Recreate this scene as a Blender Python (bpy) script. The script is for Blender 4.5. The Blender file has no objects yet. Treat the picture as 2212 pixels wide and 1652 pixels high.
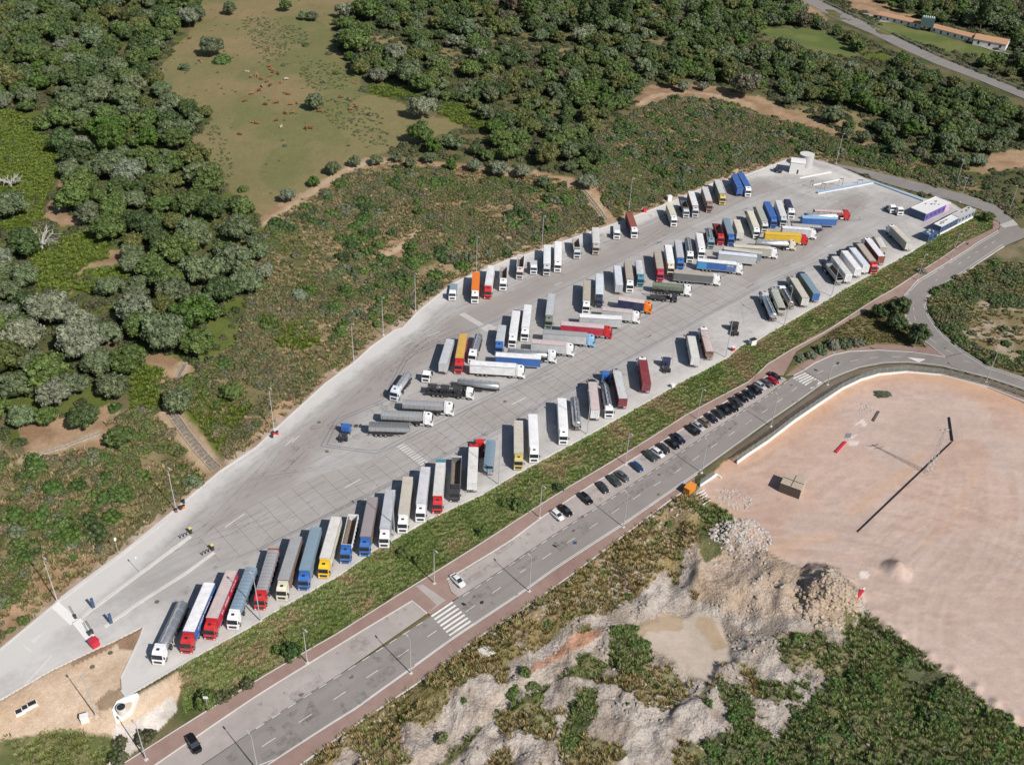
import bpy, bmesh, math, random
import numpy as np
from mathutils import Matrix, Vector
from mathutils.geometry import delaunay_2d_cdt
random.seed(7); RNG = np.random.default_rng(11)
S = bpy.context.scene
COL = S.collection
# ------------------------------------------------------------------ camera
CF, CP, CR, CH = 2100.5, math.radians(35.403), math.radians(2.795), 166.16   # focal length (in 2212ths of the width), pitch, roll, height
_F = np.array([0, math.cos(CP), -math.sin(CP)])
_R0 = np.array([1.0, 0, 0]); _U0 = np.array([0, math.sin(CP), math.cos(CP)])
_R = math.cos(CR)*_R0 + math.sin(CR)*_U0
_U = -math.sin(CR)*_R0 + math.cos(CR)*_U0
cam = bpy.data.cameras.new('camera'); camo = bpy.data.objects.new('camera', cam); COL.objects.link(camo)
cam.sensor_width = 36; cam.lens = CF/2212*36; cam.clip_start = 1; cam.clip_end = 20000
camo.matrix_world = Matrix(((_R[0], _U[0], -_F[0], 0), (_R[1], _U[1], -_F[1], 0), (_R[2], _U[2], -_F[2], CH), (0, 0, 0, 1)))
S.camera = camo
# ------------------------------------------------------------------ light
SUN_EL, SUN_AZ = math.radians(42.5), math.radians(136.5)      # SUN_AZ: the way shadows fall on the ground
W = bpy.data.worlds.new('World'); S.world = W; W.use_nodes = True
nt = W.node_tree; nt.nodes.clear()
sky = nt.nodes.new('ShaderNodeTexSky'); sky.sky_type = 'NISHITA'; sky.sun_disc = False
sky.sun_elevation = SUN_EL; sky.sun_rotation = math.radians(133.5); sky.altitude = 100
bg = nt.nodes.new('ShaderNodeBackground'); bg.inputs['Strength'].default_value = 0.072
wo = nt.nodes.new('ShaderNodeOutputWorld')
nt.links.new(sky.outputs[0], bg.inputs[0]); nt.links.new(bg.outputs[0], wo.inputs[0])
sl = bpy.data.lights.new('sun', 'SUN'); sl.energy = 5.0; sl.angle = math.radians(0.5); sl.color = (1, 0.95, 0.895)
slo = bpy.data.objects.new('sun', sl); COL.objects.link(slo)
d = Vector((math.cos(SUN_AZ)*math.cos(SUN_EL), math.sin(SUN_AZ)*math.cos(SUN_EL), -math.sin(SUN_EL)))
slo.rotation_euler = d.to_track_quat('-Z', 'Y').to_euler(); slo.location = (0, 0, 400)
S.view_settings.view_transform = 'Standard'; S.view_settings.look = 'None'
S.view_settings.exposure = 0.088; S.view_settings.gamma = 1
S.view_settings.use_curve_mapping = False
S.cycles.max_bounces = 5; S.cycles.diffuse_bounces = 3; S.cycles.transparent_max_bounces = 8
# ------------------------------------------------------------------ photograph <-> place
TO = {'03': (0, 1239), '12': (553, 826), '22': (1106, 826), '21': (1106, 413), '11': (553, 413), '02': (0, 826), '13': (553, 1239),
      'R': (1659, 248), 'V1': (1382.4, 345.6), 'V2': (1659, 540), 'V3': (829.4, 621), '32': (1659, 826), '33': (1659, 1239),
      '23': (1106, 1239), '00': (0, 0), '10': (553, 0), '20': (1106, 0), '30': (1659, 0), '01': (0, 413), 'D': None}
def T(t, x, y):
    if TO[t] is None: return (x, y)
    return (TO[t][0]+x/4, TO[t][1]+y/4)
def gz(p, z=0.0):
    d = _F + _R*(p[0]-1106)/CF - _U*(p[1]-826)/CF
    t = (z-CH)/d[2]
    return (d[0]*t, d[1]*t)
def proj(X, Y, Z):
    V = np.stack([X, Y, Z-CH], -1)
    w = V@_F
    w = np.where(w < 1, 1, w)
    return 1106+CF*(V@_R)/w, 826-CF*(V@_U)/w, w
def inpoly(px, py, poly):
    px = np.asarray(px, float); py = np.asarray(py, float)
    ins = np.zeros(px.shape, bool); n = len(poly)
    for i in range(n):
        x1, y1 = poly[i]; x2, y2 = poly[(i+1) % n]
        if y1 == y2: continue
        c = ((y1 > py) != (y2 > py)) & (px < (x2-x1)*(py-y1)/(y2-y1)+x1)
        ins ^= c
    return ins
def polydist(X, Y, poly, closed=True):
    D = np.full(np.shape(X), 1e9); n = len(poly)
    for i in range(n if closed else n-1):
        x1, y1 = poly[i]; x2, y2 = poly[(i+1) % n]
        dx, dy = x2-x1, y2-y1; L = dx*dx+dy*dy+1e-9
        t = np.clip(((X-x1)*dx+(Y-y1)*dy)/L, 0, 1)
        D = np.minimum(D, (X-x1-t*dx)**2+(Y-y1-t*dy)**2)
    return np.sqrt(D)
# value noise in the plane
_perm = RNG.random((256, 256))
def vnoise(x, y):
    xi = np.floor(x).astype(int); yi = np.floor(y).astype(int)
    fx = x-xi; fy = y-yi; fx = fx*fx*(3-2*fx); fy = fy*fy*(3-2*fy)
    a = _perm[xi & 255, yi & 255]; b = _perm[(xi+1) & 255, yi & 255]
    c = _perm[xi & 255, (yi+1) & 255]; e = _perm[(xi+1) & 255, (yi+1) & 255]
    return (a*(1-fx)+b*fx)*(1-fy)+(c*(1-fx)+e*fx)*fy
def fbm(x, y, s, o=4, seed=0):
    x = np.asarray(x, float)/s+seed*17.3; y = np.asarray(y, float)/s+seed*9.1
    r = 0; a = 1; t = 0
    for k in range(o):
        r = r+a*vnoise(x, y); t += a; a *= .5; x = x*2.03+5.1; y = y*2.03+1.7
    return r/t
def sstep(a, b, x):
    t = np.clip((x-a)/(b-a), 0, 1); return t*t*(3-2*t)
# ------------------------------------------------------------------ layout (traced outlines, each carried down to its own level)
LOT = [(-120, 1500), (0, 1403), (132, 1293), (205, 1238), (260, 1198), (375, 1103), (475, 1018), (553, 966), (610, 913), (703, 828), (765, 783),
       (803, 748), (853, 713), (870, 708), (898, 678), (968, 620), (998, 603), (1106, 558), (1131, 552), (1256, 508), (1323, 485), (1421, 448),
       (1481, 423), (1542, 395), (1612, 378), (1677, 354), (1700, 345), (1752, 344), (1809, 360), (1874, 388), (1996, 430), (2056, 440), (2099, 468),
       (2029, 505), (1969, 543), (1911, 575), (1834, 618), (1764, 660), (1659, 720), (1631, 738), (1601, 745), (1573, 770), (1528, 795), (1463, 828),
       (1431, 848), (1276, 936), (1106, 1028), (1043, 1066), (923, 1123), (803, 1191), (738, 1238), (638, 1294), (568, 1334), (553, 1346), (397, 1431),
       (272, 1504), (263, 1490), (261, 1464), (270, 1446), (302, 1378), (310, 1352), (250, 1382), (180, 1414), (112, 1446), (0, 1511), (-120, 1570)]
LOTW = [gz(p) for p in LOT]
CTRL = [(-100,1300,2),(50,1250,2.5),(-100,1700,-2),(60,1560,-1),(250,1650,-3.3),(440,1620,-3.5),(640,1600,-3.5),(887,1454,-3.5),(1106,1250,-3.5),(1346,1110,-3.5),
        (1506,1000,-3.5),(1690,850,-3.4),(1850,775,-3.2),(2000,780,-3.2),(2200,830,-3.2),(1960,640,-2.8),(2050,580,-2.2),(2150,515,-1.2),(2190,490,-.7),
        (2120,440,-.2),(1909,385,0),(1620,1000,-4.3),(1560,1080,-4.3),(1700,1200,-4.5),(2100,1000,-4.5),(2212,1400,-4.8),(2212,880,-4.2),(1900,830,-4.2),
        (1780,880,-4.2),(1400,1330,-6),(1500,1400,-6.5),(1300,1600,-5.5),(1700,1500,-5.5),(2000,1620,-7),(1250,1260,-4),(1800,1320,-5),(900,1660,-4),
        (1100,1500,-4),(1500,1200,-4.6),(2100,700,-2.8),(2212,620,-2.2),(1800,730,-3.1),(1960,720,-3),
        (570,480,9),(700,390,9.5),(850,350,9.5),(1050,370,8),(1250,395,7),(1400,220,9),(1560,210,8),(1700,240,6),(1850,300,3.5),(2050,330,2.5),
        (600,700,5),(900,500,5),(1150,450,3.5),(1350,350,5),(1550,330,4),(500,800,5),(300,900,6),(200,1000,5.5),(100,1100,4.5),(300,1030,2.8),
        (100,350,9),(150,560,8),(0,800,8),(300,600,9),(600,200,13),(800,100,14),(450,100,14),(300,50,14),(0,50,13),(1000,0,13),(1200,50,11),
        (1400,50,9),(1300,180,9),(1600,100,6),(1800,120,3),(2000,200,2),(2212,300,1),(1800,0,0),(2212,100,-2),(2212,-60,0),(1400,-80,8),(700,-90,15),(0,-90,14),(-150,400,10),(-150,900,8),(2350,300,0),(2350,800,-3),(2350,1400,-5)]
_cp = []
for px, py, z in CTRL:
    g = gz((px, py), z); _cp.append((g[0], g[1], z))
for p in LOTW[::2]: _cp.append((p[0], p[1], 0.0))
_cp = np.array(_cp)
def _phi(r2): return 0.5*r2*np.log(r2+1e-6)
_n = len(_cp); _sc = 100.0
_A = np.zeros((_n+3, _n+3)); _xy = _cp[:, :2]/_sc
_d2 = ((_xy[:, None]-_xy[None])**2).sum(-1)
_A[:_n, :_n] = _phi(_d2)+np.eye(_n)*0.004
_A[:_n, _n] = 1; _A[:_n, _n+1:] = _xy; _A[_n, :_n] = 1; _A[_n+1:, :_n] = _xy.T
_w = np.linalg.solve(_A, np.concatenate([_cp[:, 2], [0, 0, 0]]))
def tps(X, Y):
    sh = np.shape(X); X = np.ravel(X)/_sc; Y = np.ravel(Y)/_sc
    o = np.empty(len(X))
    for a in range(0, len(X), 20000):
        x = X[a:a+20000]; y = Y[a:a+20000]
        d2 = (x[:, None]-_xy[None, :, 0])**2+(y[:, None]-_xy[None, :, 1])**2
        o[a:a+20000] = _phi(d2)@_w[:_n]+_w[_n]+_w[_n+1]*x+_w[_n+2]*y
    return np.clip(o.reshape(sh), -9, 18)
def hbase(X, Y):
    X = np.asarray(X, float); Y = np.asarray(Y, float)
    z = tps(X, Y)
    dl = polydist(X, Y, LOTW); dl = np.where(inpoly(X, Y, LOTW), 0, dl)
    far = sstep(720, 1100, np.hypot(X, Y))
    z = z*(1-far)+2.0*far
    return z*sstep(0.3, 7.5, dl)
# sheets lie on hbase; open ground adds relief
def G(p):
    z = 0.0
    for _ in range(12):
        x, y = gz(p, z); z = 0.5*z+0.5*float(hbase(np.array([x]), np.array([y]))[0])
    x, y = gz(p, z)
    return Vector((x, y, z))
def GP(P):   # many at once
    P = np.asarray(P, float); z = np.zeros(len(P))
    for _ in range(12):
        dd = _F[None]+_R[None]*((P[:, 0]-1106)/CF)[:, None]-_U[None]*((P[:, 1]-826)/CF)[:, None]
        t = (z-CH)/dd[:, 2]; x = dd[:, 0]*t; y = dd[:, 1]*t
        z = 0.5*z+0.5*hbase(x, y)
    t = (z-CH)/dd[:, 2]
    return np.stack([dd[:, 0]*t, dd[:, 1]*t, z], -1)
# ------------------------------------------------------------------ materials
MATS = {}
def newmat(name):
    m = bpy.data.materials.new(name); m.use_nodes = True
    MATS[name] = m
    n = m.node_tree.nodes; b = n['Principled BSDF']
    return m, m.node_tree, b
def nd(t, typ, **k):
    n = t.nodes.new(typ)
    for a, v in k.items(): setattr(n, a, v)
    return n
def mixc(t, fac, a, b, mode='MIX'):
    n = t.nodes.new('ShaderNodeMix'); n.data_type = 'RGBA'; n.blend_type = mode
    for s, v in ((0, fac), (6, a), (7, b)):
        if hasattr(v, 'is_linked') or isinstance(v, bpy.types.NodeSocket): t.links.new(v, n.inputs[s])
        elif s == 0: n.inputs[0].default_value = v
        else: n.inputs[s].default_value = (*v, 1) if len(v) == 3 else v
    return n.outputs[2]
def noise(t, scale, detail=4, rough=.55, vec=None, stretch=None):
    n = nd(t, 'ShaderNodeTexNoise'); n.inputs['Scale'].default_value = scale; n.inputs['Detail'].default_value = detail
    n.inputs['Roughness'].default_value = rough
    if vec is None:
        g = nd(t, 'ShaderNodeNewGeometry'); vec = g.outputs['Position']
    if stretch:
        mp = nd(t, 'ShaderNodeMapping'); mp.vector_type = 'TEXTURE'; mp.inputs['Rotation'].default_value = (0, 0, stretch[1]); mp.inputs['Scale'].default_value = tuple(1/q for q in stretch[0])
        t.links.new(vec, mp.inputs[0]); vec = mp.outputs[0]
    t.links.new(vec, n.inputs['Vector'])
    return n.outputs[0]
def ramp(t, v, a, b):
    n = nd(t, 'ShaderNodeMapRange'); n.inputs[1].default_value = a; n.inputs[2].default_value = b; n.clamp = True
    t.links.new(v, n.inputs[0]); return n.outputs[0]
def math_(t, op, a, b=None):
    n = nd(t, 'ShaderNodeMath', operation=op)
    for i, v in enumerate((a, b)):
        if v is None: continue
        if isinstance(v, (int, float)): n.inputs[i].default_value = v
        else: t.links.new(v, n.inputs[i])
    return n.outputs[0]
def bump(t, b, h, strength=.4, dist=.1):
    n = nd(t, 'ShaderNodeBump'); n.inputs['Strength'].default_value = strength; n.inputs['Distance'].default_value = dist
    t.links.new(h, n.inputs['Height']); t.links.new(n.outputs[0], b.inputs['Normal'])
def simple(name, col, rough=.6, metal=0., var=.12, scale=3., spec=.4):
    m, t, b = newmat(name)
    c = mixc(t, ramp(t, noise(t, scale), .3, .7), tuple(x*(1-var) for x in col), tuple(min(1, x*(1+var)) for x in col))
    t.links.new(c, b.inputs['Base Color']); b.inputs['Roughness'].default_value = rough; b.inputs['Metallic'].default_value = metal
    b.inputs['Specular IOR Level'].default_value = spec
    return m
def objpaint(name, rough=.35, metal=0., dirt=.25, spec=.5, scale=.9):
    m, t, b = newmat(name)
    oi = nd(t, 'ShaderNodeObjectInfo'); tc = nd(t, 'ShaderNodeTexCoord')
    mp = nd(t, 'ShaderNodeMapping'); t.links.new(tc.outputs['Object'], mp.inputs[0])
    cb = nd(t, 'ShaderNodeCombineXYZ'); 
    mul = math_(t, 'MULTIPLY', oi.outputs['Random'], 40.0)
    for i in range(3): t.links.new(mul, cb.inputs[i])
    t.links.new(cb.outputs[0], mp.inputs['Location'])
    n1 = noise(t, scale, 5, .65, mp.outputs[0]); n2 = noise(t, scale*5, 4, .6, mp.outputs[0])
    dm = math_(t, 'MULTIPLY', ramp(t, n1, .42, .75), dirt)
    c = mixc(t, dm, oi.outputs['Color'], (.22, .19, .155))
    c = mixc(t, math_(t, 'MULTIPLY', ramp(t, n2, .35, .8), dirt*.5), c, (.12, .11, .1))
    t.links.new(c, b.inputs['Base Color'])
    t.links.new(math_(t, 'ADD', math_(t, 'MULTIPLY', dm, .5), rough), b.inputs['Roughness'])
    b.inputs['Metallic'].default_value = metal; b.inputs['Specular IOR Level'].default_value = spec
    return m
# ------------------------------------------------------------------ object helpers
def mesh(name, v, f, mats=(), fm=None, smooth=False):
    me = bpy.data.meshes.new(name); me.from_pydata([tuple(map(float, x)) for x in v], [], f)
    for m in mats: me.materials.append(MATS[m] if isinstance(m, str) else m)
    if fm is not None: me.polygons.foreach_set('material_index', fm)
    if smooth: me.polygons.foreach_set('use_smooth', [True]*len(me.polygons))
    me.update(); return me
def link(name, data, parent=None, loc=None, rot=None, scale=None, color=None):
    o = bpy.data.objects.new(name, data); COL.objects.link(o)
    if parent is not None: o.parent = parent
    if loc is not None: o.location = loc
    if rot is not None: o.rotation_euler = rot
    if scale is not None: o.scale = scale
    if color is not None: o.color = (*color, 1)
    return o
def tag(o, label, cat, group=None, kind=None):
    o['label'] = label; o['category'] = cat
    if group: o['group'] = group
    if kind: o['kind'] = kind
    return o
def setting(o, kind='structure', label=None):
    o['kind'] = kind
    if label: o['label'] = label
    return o
class MB:
    """collects shapes into one mesh"""
    def __init__(s): s.v = []; s.f = []; s.m = []
    def add(s, v, f, m=0, M=None):
        k = len(s.v)
        if M is not None: v = [tuple(M@Vector(x)) for x in v]
        s.v += [tuple(x) for x in v]; s.f += [tuple(i+k for i in q) for q in f]; s.m += [m]*len(f)
        return s
    def box(s, x0, x1, y0, y1, z0, z1, m=0, M=None):
        v = [(x0,y0,z0),(x1,y0,z0),(x1,y1,z0),(x0,y1,z0),(x0,y0,z1),(x1,y0,z1),(x1,y1,z1),(x0,y1,z1)]
        return s.add(v, [(0,3,2,1),(4,5,6,7),(0,1,5,4),(1,2,6,5),(2,3,7,6),(3,0,4,7)], m, M)
    def cyl(s, p, q, r0, r1=None, n=10, m=0, cap=True, M=None):
        if r1 is None: r1 = r0
        p = Vector(p); q = Vector(q); ax = (q-p); ax = ax.normalized() if ax.length > 1e-9 else Vector((0,0,1))
        u = ax.orthogonal().normalized(); w = ax.cross(u)
        v = [tuple(c+(u*math.cos(a)+w*math.sin(a))*r) for c, r in ((p, r0), (q, r1)) for a in [2*math.pi*i/n for i in range(n)]]
        f = [(i, (i+1) % n, n+(i+1) % n, n+i) for i in range(n)]
        if cap: f += [tuple(range(n-1, -1, -1)), tuple(range(n, 2*n))]
        return s.add(v, f, m, M)
    def prism(s, prof, y0, y1, m=0, M=None):   # profile in x,z ; extruded along y ; prof counter-clockwise seen from -y
        n = len(prof)
        h0 = [p[2] if len(p) > 2 else 1 for p in prof]
        v = [(p[0], y0*h0[i], p[1]) for i, p in enumerate(prof)]+[(p[0], y1*h0[i], p[1]) for i, p in enumerate(prof)]
        f = [(i, (i+1) % n, n+(i+1) % n, n+i) for i in range(n)]
        f = [tuple(reversed(q)) for q in f]
        f += [tuple(range(n)), tuple(range(2*n-1, n-1, -1))]
        return s.add(v, f, m, M)
    def loft(s, rings, m=0, cap=True, closed=True, M=None):
        n = len(rings[0]); v = [p for r in rings for p in r]; f = []
        for k in range(len(rings)-1):
            for i in range(n if closed else n-1):
                j = (i+1) % n; f.append((k*n+i, k*n+j, (k+1)*n+j, (k+1)*n+i))
        if cap: f += [tuple(range(n-1, -1, -1)), tuple(range((len(rings)-1)*n, len(rings)*n))]
        return s.add(v, f, m, M)
    def mesh(s, name, mats, smooth=False):
        me = mesh(name, s.v, s.f, mats, s.m, smooth)
        return me
    def obj(s, name, mats, parent=None, smooth=False, **k):
        return link(name, s.mesh(name, mats, smooth), parent, **k)
def empty(name, loc, rz=0.):
    o = bpy.data.objects.new(name, None); COL.objects.link(o); o.location = loc; o.rotation_euler = (0, 0, rz); o.empty_display_size = .5
    return o
ORD = ['zeroth', 'first', 'second', 'third', 'fourth', 'fifth', 'sixth', 'seventh', 'eighth', 'ninth', 'tenth', 'eleventh', 'twelfth', 'thirteenth',
       'fourteenth', 'fifteenth', 'sixteenth', 'seventeenth', 'eighteenth', 'nineteenth', 'twentieth']
_T = {20: 'twenty', 30: 'thirty', 40: 'forty', 50: 'fifty', 60: 'sixty', 70: 'seventy', 80: 'eighty', 90: 'ninety'}
def nth(n):
    if n <= 20: return ORD[n]
    a, b = n//10*10, n % 10
    if n > 99: return str(n)+'th'
    return _T[a][:-1]+'ieth' if b == 0 else _T[a]+' '+ORD[b]
# ------------------------------------------------------------------ sheets
def sheet(name, polyD, mat, off=0.0, step=4.0, world=None, planez=None):
    pw = [gz(p, 0) for p in polyD] if planez is not None and world is None else (world or [tuple(q) for q in GP(polyD)[:, :2]])
    A = np.array(pw); x0, y0 = A.min(0); x1, y1 = A.max(0)
    verts = [Vector(p) for p in pw]; n = len(pw)
    # resample the outline
    V = []
    for i in range(n):
        a = Vector(pw[i]); b = Vector(pw[(i+1) % n]); k = max(1, int((b-a).length/step))
        V += [a.lerp(b, j/k) for j in range(k)]
    nb = len(V); E = [(i, (i+1) % nb) for i in range(nb)]
    gx, gy = np.meshgrid(np.arange(x0+step/2, x1, step), np.arange(y0+step/2, y1, step))
    gx = gx.ravel(); gy = gy.ravel()
    k = inpoly(gx, gy, pw) & (polydist(gx, gy, pw) > step*.35)
    V += [Vector((a, b)) for a, b in zip(gx[k], gy[k])]
    o = delaunay_2d_cdt(V, E, [list(range(nb))], 1, 1e-4)
    P = np.array([tuple(v) for v in o[0]])
    Z = (hbase(P[:, 0], P[:, 1]) if planez is None else np.full(len(P), planez))+off
    me = mesh(name, np.column_stack([P, Z]), [tuple(f) for f in o[2]], [mat])
    for p in me.polygons: pass
    bm = bmesh.new(); bm.from_mesh(me)
    for f in bm.faces:
        if f.normal.z < 0: f.normal_flip()
    bm.to_mesh(me); bm.free()
    return link(name, me)
def resample(pts, step):
    P = [Vector(p) for p in pts]; out = [P[0]]
    for a, b in zip(P, P[1:]):
        k = max(1, int(round((b-a).length/step)))
        out += [a.lerp(b, (j+1)/k) for j in range(k)]
    return out
def strip_quads(W2, width, off, dash=None, gap=0., step=3., flat=False, jitter=0):
    """quads of a painted line along a world polyline"""
    P = [Vector((p[0], p[1])) for p in W2]
    seg = []; acc = 0
    out_v = []; out_f = []
    tot = [0]
    for a, b in zip(P, P[1:]): tot.append(tot[-1]+(b-a).length)
    def at(s):
        for i in range(len(P)-1):
            if s <= tot[i+1] or i == len(P)-2:
                t = (s-tot[i])/max(1e-6, tot[i+1]-tot[i]); dd = (P[i+1]-P[i]).normalized()
                return P[i].lerp(P[i+1], t), dd
    s = 0
    rng = []
    if dash:
        while s < tot[-1]: rng.append((s, min(s+dash, tot[-1]))); s += dash+gap
    else: rng = [(0, tot[-1])]
    for a, b in rng:
        k = max(1, int((b-a)/step)); pr = None
        for j in range(k+1):
            c, dd = at(a+(b-a)*j/k); nn = Vector((-dd.y, dd.x))*width/2
            i0 = len(out_v); out_v += [c+nn, c-nn]
            if j: out_f.append((i0-2, i0-1, i0+1, i0))
    A = np.array([tuple(v) for v in out_v])
    Z = (np.zeros(len(A)) if flat else hbase(A[:, 0], A[:, 1]))+off
    return np.column_stack([A, Z]), out_f
class Lines:
    def __init__(s): s.v = []; s.f = []
    def add(s, v, f):
        k = len(s.v); s.v += [tuple(x) for x in v]; s.f += [tuple(i+k for i in q) for q in f]
    def line(s, D, width, off, **k):
        W2 = [tuple(q) for q in GP(D)[:, :2]]; s.add(*strip_quads(W2, width, off, **k))
    def poly(s, D, off):
        w = [G(p) for p in D]; s.add([(p.x, p.y, p.z+off) for p in w], [tuple(range(len(w)))])
    def obj(s, name, mat, parent=None):
        me = mesh(name, s.v, s.f, [mat])
        bm = bmesh.new(); bm.from_mesh(me); bmesh.ops.recalc_face_normals(bm, faces=bm.faces)
        for f in bm.faces:
            if f.normal.z < 0: f.normal_flip()
        bm.to_mesh(me); bm.free()
        return link(name, me, parent)
# ================================================================== the ground
ROAD1 = [(300,1742),(553,1574),(738,1454),(923,1335),(1015,1275),(1106,1216),(1281,1101),(1456,986),(1659,853),(1714,812),(1734,802),(1759,785),(1799,767),(1834,759),(1896,756),(1971,760),(2041,772),
         (2062,785),(2084,800),(2134,817),(2212,842),(2330,885),(2330,905),(2212,850),(2134,819),(2034,793),(1959,785),(1909,787),(1859,796),(1819,811),(1781,829),(1659,914),
         (1506,1023),(1346,1133),(1188,1237),(1106,1295),(968,1387),(768,1531),(578,1652),(440,1742)]
ROAD1 = ROAD1[:17]+[(2084,762),(2134,792),(2212,817),(2330,858),(2330,897),(2212,843),(2134,817),(2034,792),(1959,784),(1909,786),(1859,795),(1819,810),(1781,827),(1659,913)]+ROAD1[-8:]
RING = [(2041,771),(1994,735),(1956,690),(1949,652),(1954,637),(1981,607),(2009,590),(2089,540),(2111,525),(2156,498),(2161,490),(2159,480),(2144,473),(2119,453),
        (2056,433),(1971,413),(1909,395),(1834,366),(1809,361),(1803,354),(1859,364),(1909,376),(1990,396),(2059,414),(2109,428),(2149,443),(2174,463),(2204,493),(2290,505),(2290,520),
        (2212,514),(2169,532),(2059,605),(2021,627),(2001,645),(1999,660),(2006,682),(2034,722),(2084,761)]
BAY1 = [(250,1710),(553,1504),(658,1439),(775,1367),(890,1298),(922,1325),(738,1453),(553,1573),(300,1740)]
BAY2 = [(966,1252),(1012,1224),(1106,1166),(1166,1121),(1260,1059),(1356,998.5),(1476,926),(1659,812),(1692,815),(1700,820),(1659,852),(1456,985),(1281,1100),(1106,1215),(1015,1274),(990,1290),(975,1278)]
WALK1 = [(200,1690),(553,1471),(640,1420),(725,1371),(815,1313),(903,1259),(935,1239),(1106,1131),(1231,1051),(1317,998),(1403,948),(1481,898),(1616,826),(1659,787),(1760,725),(1871,660),(1956,606),(2039,555),(2084,523),(2144,495),(2144,476),
         (2157,480),(2160,490),(2155,497),(2111,524),(2089,539),(2009,589),(1981,606),(1953,636),(1948,652),(1935,640),(1880,668),(1800,712),(1720,760),(1692,812),(1659,811),(1476,925),(1356,997.5),(1260,1058),(1166,1120),(1106,1165),(1012,1223),(965,1251),(974,1279),(989,1290),(930,1328),(922,1324),(890,1297),
         (775,1366),(658,1438),(553,1503),(250,1709)]
WALKI = [(1695,813),(1720,795),(1766,765),(1860,744),(1930,745),(2000,752),(1990,735),(2040,771),(1971,759),(1896,756),(1834,759),(1799,767),(1759,785),(1734,801),(1714,811)]
WALK2 = [(440,1746),(578,1654),(768,1533),(968,1389),(1106,1297),(1188,1239),(1346,1135),(1440,1070),(1500,1029),(1502,1045),(1481,1058),(1443,1083),(1378,1133),(1321,1176),(1241,1236),(1106,1331),(1028,1379),(910,1469),(760,1571),(648,1652),(520,1746)]
GUTTER = [(1560,990),(1659,916),(1781,830),(1819,813),(1859,798),(1909,789),(1959,787),(2034,795),(2134,820),(2212,846),(2330,900),(2330,912),(2212,855),(2130,828),(2034,803),(1959,796),(1900,800),(1840,823),(1760,870),(1659,937),(1580,985)]
SHEETS_D = [ROAD1, RING, BAY1, BAY2, WALK1, WALKI, WALK2, GUTTER]
# zones of open ground, in picture outline; colour is the soil and low growth there
PAST = [(345,140),(330,175),(400,235),(455,250),(440,290),(410,300),(455,350),(480,390),(560,475),(590,470),(640,430),(700,385),(770,350),(860,320),(940,300),(1010,275),(930,245),(870,225),(800,205),(770,160),(735,120),(720,60),(760,30),(760,-90),(430,-90),(420,60)]
SCRUB = [(560,520),(575,500),(610,470),(700,400),(760,372),(860,352),(960,352),(1060,372),(1150,385),(1240,392),(1262,400),(1278,300),(1330,262),(1400,225),(1480,215),(1560,225),(1650,248),(1700,262),(1800,290),(1900,318),(2010,345),(2080,385),(2212,452),(2230,480),
         (2150,470),(2050,412),(1900,370),(1750,330),(1650,345),(1480,418),(1250,500),(1120,555),(1000,590),(870,690),(750,780),(600,900),(475,1008),(370,1090),(200,1225),(0,1390),(-80,1430),(-80,900),(40,990),(60,985),(220,960),(240,880),(340,890),(370,880),(330,830),(440,800),(520,740),(540,640)]
MEAD = [[(-60,215),(40,245),(90,290),(125,330),(130,370),(85,460),(100,480),(0,500),(-60,500)],
        [(62,545),(100,530),(175,500),(232,520),(230,560),(192,570),(165,596),(150,640),(85,622)],
        [(163,612),(185,590),(225,580),(270,582),(282,600),(262,625),(185,640),(165,630)],
        [(800,183),(880,190),(905,212),(830,212),(800,200)], [(945,222),(1000,230),(1050,275),(1040,290),(980,265),(945,245)],
        [(1859,108),(1900,112),(1925,130),(1900,138),(1870,128)], [(-60,770),(20,770),(40,800),(0,815),(-60,820)], [(285,790),(350,800),(345,880),(280,890)],[(600,700),(680,690),(685,740),(640,765),(595,745)],[(420,860),(500,850),(545,880),(470,985),(430,950),(395,900)]]
GREENF = [[(1630,62),(1700,60),(1778,68),(1820,95),(1868,127),(1800,118),(1740,108),(1700,92),(1650,78)], [(1895,47),(1975,60),(2060,85),(2140,108),(2170,120),(2140,128),(2040,110),(1960,85),(1895,65)]]
SOIL = [[(560,478),(600,440),(700,385),(760,350),(800,340),(860,342),(1000,350),(1130,365),(1240,385),(1290,405),(1300,450),(1330,478),(1305,480),(1270,430),(1200,400),(1060,382),(900,362),(810,362),(740,382),(680,415),(620,468),(575,490)],
        [(1370,210),(1400,185),(1480,178),(1560,185),(1640,205),(1700,235),(1760,260),(1830,290),(1900,315),(1860,318),(1780,290),(1700,262),(1560,222),(1480,212),(1410,222),(1375,245)],
        [(36,925),(60,900),(130,905),(250,905),(235,955),(140,990),(60,990)],[(300,770),(350,765),(430,790),(400,830),(330,840)],[(200,890),(240,870),(240,910),(200,920)],
        [(225,540),(262,545),(262,570),(215,578),(165,600),(158,640),(148,640),(150,600),(190,568)],[(100,330),(135,350),(125,420),(90,470),(140,490),(190,480),(130,440),(145,380),(135,330)],
        [(2130,340),(2230,320),(2230,360),(2150,370),(2110,370)],[(380,1000),(450,960),(475,1010),(430,1050)],[(800,530),(900,500),(870,550),(800,560)],[(930,440),(1000,430),(1000,450),(940,460)],
        [(110,1195),(180,1190),(230,1200),(130,1280),(0,1370),(-60,1400),(-60,1340),(40,1290)],[(760,-10),(800,-10),(810,30),(760,20)],
        [(1500,-60),(1650,-40),(1720,10),(1790,60),(1760,-60)],[(1810,-30),(1900,10),(1990,35),(1900,40),(1840,20)],[(520,1085),(380,1085),(480,1010),(560,960),(610,905),(640,870),(660,850),(610,870),(520,970),(430,1060)]]
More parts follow.
